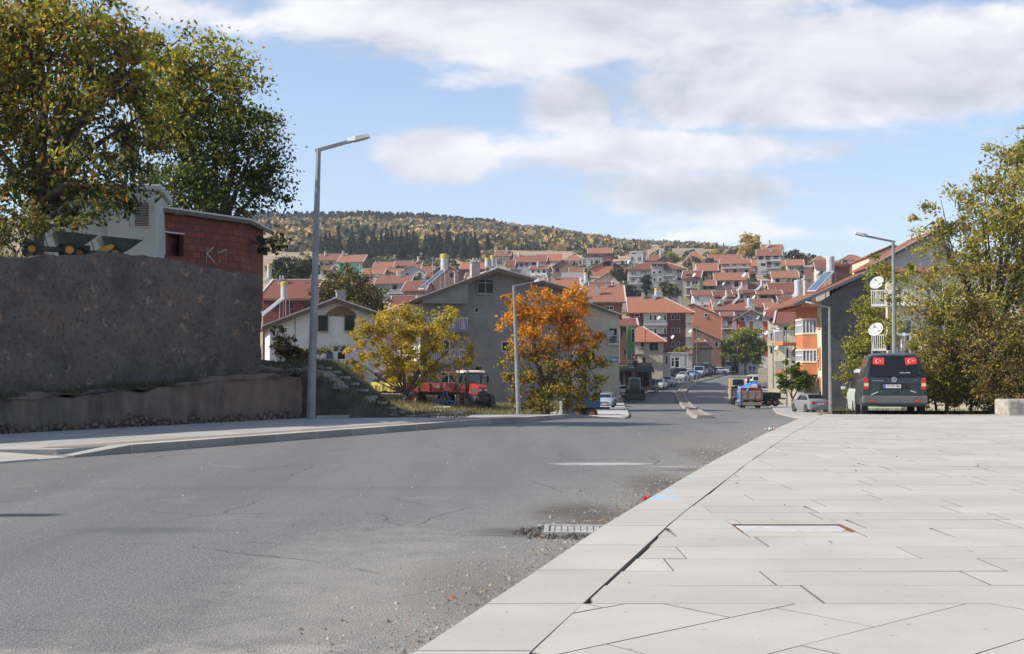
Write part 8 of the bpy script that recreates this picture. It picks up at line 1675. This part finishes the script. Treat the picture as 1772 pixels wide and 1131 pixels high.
tree('tree', 'broad brown-green tree behind the old white house', 'tree', b, blobs_px(b, 112, [(560, 510, 32, 24, 0), (600, 490, 38, 28, 0), (640, 515, 34, 26, 0), (600, 530, 50, 22, 0), (655, 540, 20, 18, 0), (540, 540, 22, 20, 0)]), 11000, .26, [(3, (.085, .07, .028)), (2, (.16, .10, .035)), (2, OL), (1, DG)], clusters=230, seed=58, trunk_r=.2, spread=.15)
b = (P(490, 470, 200).x, 200, 12)
tree('tree', 'dark green tree mass beyond the brick shed corner', 'tree', b, blobs_px(b, 200, [(490, 462, 26, 16, 0), (525, 462, 26, 16, 0), (505, 478, 36, 12, 0)]), 5000, .5, [(3, (.035, .05, .028)), (1, (.06, .065, .03))], clusters=110, seed=59, trunk_r=.2)
for (lb, px, d, lst, nn, sz, pl_, sd) in [
  ('golden-yellow tall tree on the skyline left of the unfinished block', 1300, 470, [(1292, 425, 13, 20, 0), (1306, 418, 14, 14, 0), (1285, 440, 9, 9, 0), (1310, 432, 8, 12, 0)], 3200, 1.0, [(3, (.50, .33, .07)), (1, (.40, .33, .08)), (1, (.2, .2, .05))], 61),
  ('low yellow-green tree under the golden tree', 1240, 455, [(1236, 438, 10, 4, 0), (1250, 440, 8, 3, 0)], 900, .8, [(1, YG), (1, LY)], 62), ('slender yellow poplar standing alone among the dark pines', 804, 505, [(804, 428, 5, 18, 0), (803, 444, 6, 10, 0)], 1800, .8, [(3, (.38, .34, .04)), (1, YG)], 63),
  ('grey-green willow left of the tall narrow house', 852, 470, [(848, 442, 11, 9, 0), (838, 448, 8, 6, 0)], 1300, .8, [(1, (.16, .16, .08)), (1, OL)], 64), ('dark fir in front of the white apartment block', 1119, 310, [(1119, 486, 6, 10, 0), (1119, 498, 9, 10, 0)], 1500, .6, [(1, (.025, .035, .02))], 65),
  ('spreading dark tree left of the fir before the white apartment block', 1090, 306, [(1085, 502, 13, 11, 0), (1100, 508, 12, 7, 0)], 2400, .6, [(2, (.05, .055, .025)), (1, (.1, .09, .04))], 66), ('dark leafy tree right of the fir before the white apartment block', 1160, 306, [(1152, 498, 10, 12, 0), (1168, 502, 11, 10, 0), (1130, 505, 8, 7, 0)], 2600, .6, [(2, (.04, .05, .025)), (1, OL)], 67),
  ('grey-green tree above the small yellowish house', 1072, 345, [(1068, 470, 10, 9, 0), (1078, 478, 10, 10, 0), (1084, 490, 8, 8, 0)], 1800, .7, [(1, (.09, .09, .05)), (1, (.06, .07, .03))], 68), ('dark rounded tree beside the unfinished block on the skyline', 1376, 430, [(1374, 438, 10, 6, 0), (1382, 442, 8, 5, 0)], 1200, .8, [(2, (.04, .06, .03)), (1, LB)], 69), ('tiny round tree on the skyline further right', 1408, 470, [(1408, 445, 5, 4, 0)], 500, .8, [(1, (.04, .07, .03))], 70),
  ('green leafy bush right of the dark barn', 1003, 395, [(998, 466, 8, 7, 0), (1008, 460, 6, 5, 0)], 900, .7, [(1, OL), (1, LB)], 71), ('yellow-green tree left of the peach house', 1165, 455, [(1160, 441, 10, 6, 0), (1172, 446, 7, 5, 0)], 1000, .8, [(1, YG), (1, OL)], 72)]:
    yb = max(l[1] + l[3] for l in lst) + 6; p = P(px, yb, d); b = (p.x, p.y, p.z); tree('tree', lb, 'tree', b, blobs_px(b, d, lst), nn, sz, pl_, clusters=max(30, nn // 40), seed=sd, trunk_r=.22, spread=.2, twigs=.2)
# vine on the maroon house shop
b = (P(1180, 630, 221).x, 221, Rz(221)); tree('vine', 'yellowing vine spread over the flat shop roof by the maroon house', 'vine', b, blobs_px(b, 221, [(1178, 606, 12, 4, 0), (1192, 602, 9, 4, 0), (1168, 610, 6, 4, 0)]), 1200, .35, [(1, OL), (1, LB), (1, YG)], clusters=40, seed=75, trunk_r=.06)
# rough grass and earth heaps on the tractor plot
def zp(x, y): return -1.37 + .62 * sstep(0, -9, x) * sstep(60, 72, y) + .02 * math.sin(x * 2) + (Rz(min(y, 66)) - Rz(66))
n = 14000; g = np.random.default_rng(77); yq = g.uniform(64, 88, n); xq = np.array([X(610, a) for a in yq]) + g.uniform(0, 1, n) * np.array([X(1010, a) - X(610, a) for a in yq]); ok = xq < np.array([XL(a) - 4.6 for a in yq]); yq, xq = yq[ok], xq[ok]
grass('plot_grass', np.stack([xq, yq, np.array([zp(a, c) for a, c in zip(xq, yq)])], -1), .24, 7, [(3, (.20, .17, .09)), (2, (.10, .11, .045)), (1, (.27, .21, .13))], .03)
def earth_heap(label, px, py, d, rx, ry, h, seed):
    V = []; n = 24; p = P(px, py, d)
    for i in range(n + 1):
        for j in range(n + 1):
            a, r = 2 * PI * i / n, j / n; x, y = rx * r * math.cos(a), ry * r * math.sin(a); V.append((x, y, h * (1 - r * r) * (.75 + .5 * mnoise.noise(Vector((x * 1.2, y * 1.2, seed)))) + .1 * mnoise.noise(Vector((x * 5, y * 5, seed))) * (1 - r) - .1))
    F = [(i * (n + 1) + j, (i + 1) * (n + 1) + j, (i + 1) * (n + 1) + j + 1, i * (n + 1) + j + 1) for i in range(n) for j in range(n)]
    o = fast_mesh('earth_heap', np.array(V), np.array(F), mat('dug_earth', (.16, .115, .08), (.27, .2, .14), 5, .95, .7, 18), smooth=False); o.location = (p.x, d, Rz(d)); tag(o, label, 'earth heap')
earth_heap('long low heap of brown earth between tractor and lamp post', 862, 716, 70, 2.2, 1.6, .42, 1); earth_heap('small heap of brown earth just right of the lamp post', 915, 718, 68, 1.1, 1.0, .32, 2)
V = []; F = []; N1, N2 = 40, 24
for i in range(N1 + 1):
    for j in range(N2 + 1):
        y = 58 + 34 * i / N1; x0, x1 = X(545, y), XL(y) - lw(y) - .05; x = x0 + (x1 - x0) * j / N2; V.append((x, y, (zp(x, y) if 0 < i < N1 and j < N2 else Rz(y) - .5)))
F = [(i * (N2 + 1) + j, i * (N2 + 1) + j + 1, (i + 1) * (N2 + 1) + j + 1, (i + 1) * (N2 + 1) + j) for i in range(N1) for j in range(N2)]
tag(fast_mesh('plot_ground', np.array(V), np.array(F), MG, smooth=True), kind='structure')
# ------------------------------------------------------------------ pines and hillside
def conifer_mesh(seed, h=10., r=2.3, n=1500, color=((.028, .045, .028), (.045, .062, .035), (.02, .032, .022))):
    g = np.random.default_rng(seed); q = g.uniform(0, 1, n) ** .75; z = h * (1 - q) * .97 + h * .04; layers = .7 + .3 * np.abs(np.sin(z * 2.6)); rad = r * (q * .95 + .03) * layers * g.uniform(.25, 1.05, n) ** .5; a = g.uniform(0, 6.28, n); lob = 1 + .22 * np.sin(a * 3 + z * 1.7 + seed)
    C = np.stack([np.cos(a) * rad * lob, np.sin(a) * rad * lob, z - rad * .12], -1); V, F = leaves_at(C, .62, g, .5, .2); c = pal([(1, color[0]), (1, color[1]), (1, color[2])], n, g, .3)
    return V, F, c
protos = []
for k in range(4):
    r_, h_ = [(2.4, 10.5), (3.0, 9.0), (2.0, 11.5), (2.7, 8.0)][k]; o = empty('pine_tree', (0, 0, 0), 0, 'dark pine in the belt of pines behind the upper houses', 'pine tree', 'pines above the town'); V, F, c = conifer_mesh(k + 1, h_, r_); fast_mesh('crown', V, F, LEAF_D, o, c); m = MB(); m.cyl((0, 0, -1), (0, 0, h_ * .8), .18, .05, n=6); m.build('trunk', BARK, o); protos.append(o)
rq = random.Random(5); used = 0; spots = []
for px in range(560, 860, 7):
    for row in range(3):
        if rq.random() < .38: continue
        d = 480 + row * 22 + rq.uniform(-8, 8); x = P(px + rq.uniform(-5, 5), 450, d).x
        if px > 820 and row: continue
        spots.append((x, d, rq.uniform(.7, 1.15)))
for px, d in [(620, 462), (632, 458), (640, 464), (648, 460), (660, 466), (590, 470), (578, 474), (604, 468), (675, 470), (690, 470), (702, 474), (720, 470), (735, 475), (745, 470), (925, 560), (1000, 520), (1090, 500), (1100, 505), (1078, 505), (1050, 640), (1025, 690), (1252, 780), (1236, 800)]: spots.append((P(px, 450, d).x, d, rq.uniform(.8, 1.1) * (1.0 if px < 760 else .45)))
for i, (x, y, s) in enumerate(spots):
    k = i % 4; o = protos[k] if i < 4 else copy_tree(protos[k]); o.location = (x, y, T(x, y) - .3); o.rotation_euler = (0, 0, rq.uniform(0, 6)); o.scale = (s * rq.uniform(.9, 1.1), s, s * rq.uniform(.9, 1.1))
for o in protos + [c for c in COL.objects if c.name.startswith('pine_tree.')]:
    px = 886 + o.location.x / o.location.y * 2000
    if px > 880: o['label'] = 'dark pine standing alone on the open hillside'; o['group'] = 'single pines on the hillside'
# scrub, oaks and far conifers over the hill: one mass
def hill_scatter(name, n, fn_px, drange, size, q_per, colors, seed, conif=False, mask=None):
    g = np.random.default_rng(seed); C = []; cc = []; S_ = []
    while len(C) < n:
        px = fn_px(g); d = g.uniform(*drange) if not callable(drange) else drange(g); x = (px - 886) / 2000 * d
        if mask and not mask(px, d, x): continue
        C.append((x, d, T(x, d))); S_.append(size * g.uniform(.55, 1.5))
    C = np.array(C); S_ = np.array(S_); m = q_per; dirs = g.normal(size=(n, m, 3)); dirs /= np.linalg.norm(dirs, axis=2)[:, :, None]; dirs[:, :, 2] = np.abs(dirs[:, :, 2]); rr_ = g.uniform(.5, 1, (n, m, 1))
    if conif: z = g.uniform(0, 1, (n, m)); rad = (1 - z) * .32 + .03; a = g.uniform(0, 6.28, (n, m)); off = np.stack([np.cos(a) * rad, np.sin(a) * rad, z * 1.3], -1) * S_[:, None, None]
    else: off = dirs * rr_ * S_[:, None, None] * np.array([1, 1, 1.05])
    Pp = (C[:, None, :] + off).reshape(-1, 3); ls = np.repeat(S_, m) * (.42 if conif else .62); V, F = leaves_at(Pp, 1.0, g, .8); ctr = np.repeat(Pp, 4, axis=0); V = ctr + (V - ctr) * np.repeat(ls, 4)[:, None]
    base = pal(colors, n, g, .14); col = np.repeat(base, m, axis=0) * g.uniform(.85, 1.15, (n * m, 1)); return tag(fast_mesh(name, V, F, LEAF_D, None, np.clip(col, 0, 1)), kind='stuff')
def dens(px, d): return mnoise.noise(Vector((px * .012, d * .012, 0))) + .5 * mnoise.noise(Vector((px * .04, d * .04, 3)))
gold = [(3, (.30, .21, .09)), (2, (.20, .17, .085)), (2, (.38, .26, .09)), (2, (.13, .135, .075)), (1, (.30, .18, .10)), (1, (.07, .085, .055))]
hill_scatter('hillside_scrub', 4600, lambda g: g.uniform(430, 1060), (525, 960), 3.6, 26, gold, 1, mask=lambda px, d, x: dens(px, d) > (-.35 if px > 700 else -.05) - (.2 if d > 800 else 0))
hill_scatter('hillside_scrub', 1500, lambda g: g.uniform(1000, 1300), (500, 965), 2.3, 20, [(2, (.22, .20, .11)), (2, (.26, .20, .12)), (2, (.10, .12, .07))], 2, mask=lambda px, d, x: dens(px, d) > .3 - (.35 if px < 1090 else 0))
hill_scatter('far_pine_wood', 1500, lambda g: g.uniform(420, 1000), lambda g: g.choice([g.uniform(880, 965), g.uniform(540, 965)], p=[.7, .3]), 3.6, 40, [(1, (.030, .048, .034)), (1, (.045, .06, .04))], 3, conif=True, mask=lambda px, d, x: (dens(px + 300, d) > .0 or (d > 860 and px < 800)) and not (px > 860 and dens(px, d) < .25))
hill_scatter('hillside_scrub', 190, lambda g: g.uniform(1055, 1420), (940, 962), 2.2, 20, [(1, (.06, .075, .05)), (1, (.13, .11, .06))], 4)
hill_scatter('garden_trees', 720, lambda g: g.choice([g.uniform(520, 860), g.uniform(990, 1420), g.uniform(1190, 1300)]), (300, 500), 2.0, 40, [(2, (.08, .08, .035)), (2, (.14, .12, .05)), (1, (.045, .06, .03)), (1, (.2, .15, .04))], 6)
for i, (px, d, lb) in enumerate([(1620, 41.5, 'low dense green hedge plant filling the gap right of the van'), (1680, 41, 'olive hedge plant in the middle of the right-hand verge'), (1760, 41, 'olive hedge plant behind the concrete block, at the frame edge')]):
    b = (P(px, 705, d).x, d, Rz(37) - .3); tree('shrub', lb, 'shrub', b, blobs_px(b, d, [(px - 20, 670, 34, 34, 0), (px + 22, 675, 34, 30, 0), (px, 640, 40, 34, 0), (px + 30, 600, 36, 40, 0)]), 9000, .11, [(2, MGc), (2, OL), (1, DG), (1, LB), (1, (.22, .2, .09))], clusters=190, seed=80 + i, trunk_r=.05, spread=.17, shell=.2, bare=1)
# ------------------------------------------------------------------ air
HZ = bpy.data.materials.new('haze'); HZ.use_nodes = True; t = NT(HZ.node_tree)
pv = t.n('ShaderNodeVolumePrincipled', Color=(.80, .87, 1, 1), Density=.00016, Anisotropy=.0); o = t.n('ShaderNodeOutputMaterial'); t.link(pv.outputs[0], o.inputs['Volume'])
mb = MB(); mb.box(-4200, 4200, -200, 2000, -40, 190); hz = mb.build('haze', HZ); tag(hz, kind='stuff')
n = 6000; g = np.random.default_rng(9); xq = g.uniform(11.5, 26, n); yq = g.uniform(40.6, 44, n)
grass('verge_grass', np.stack([xq, yq, np.array([Rz(a) - .05 for a in yq])], -1), .32, 19, [(2, (.24, .19, .10)), (2, (.12, .13, .05)), (1, (.30, .18, .09))], .02)
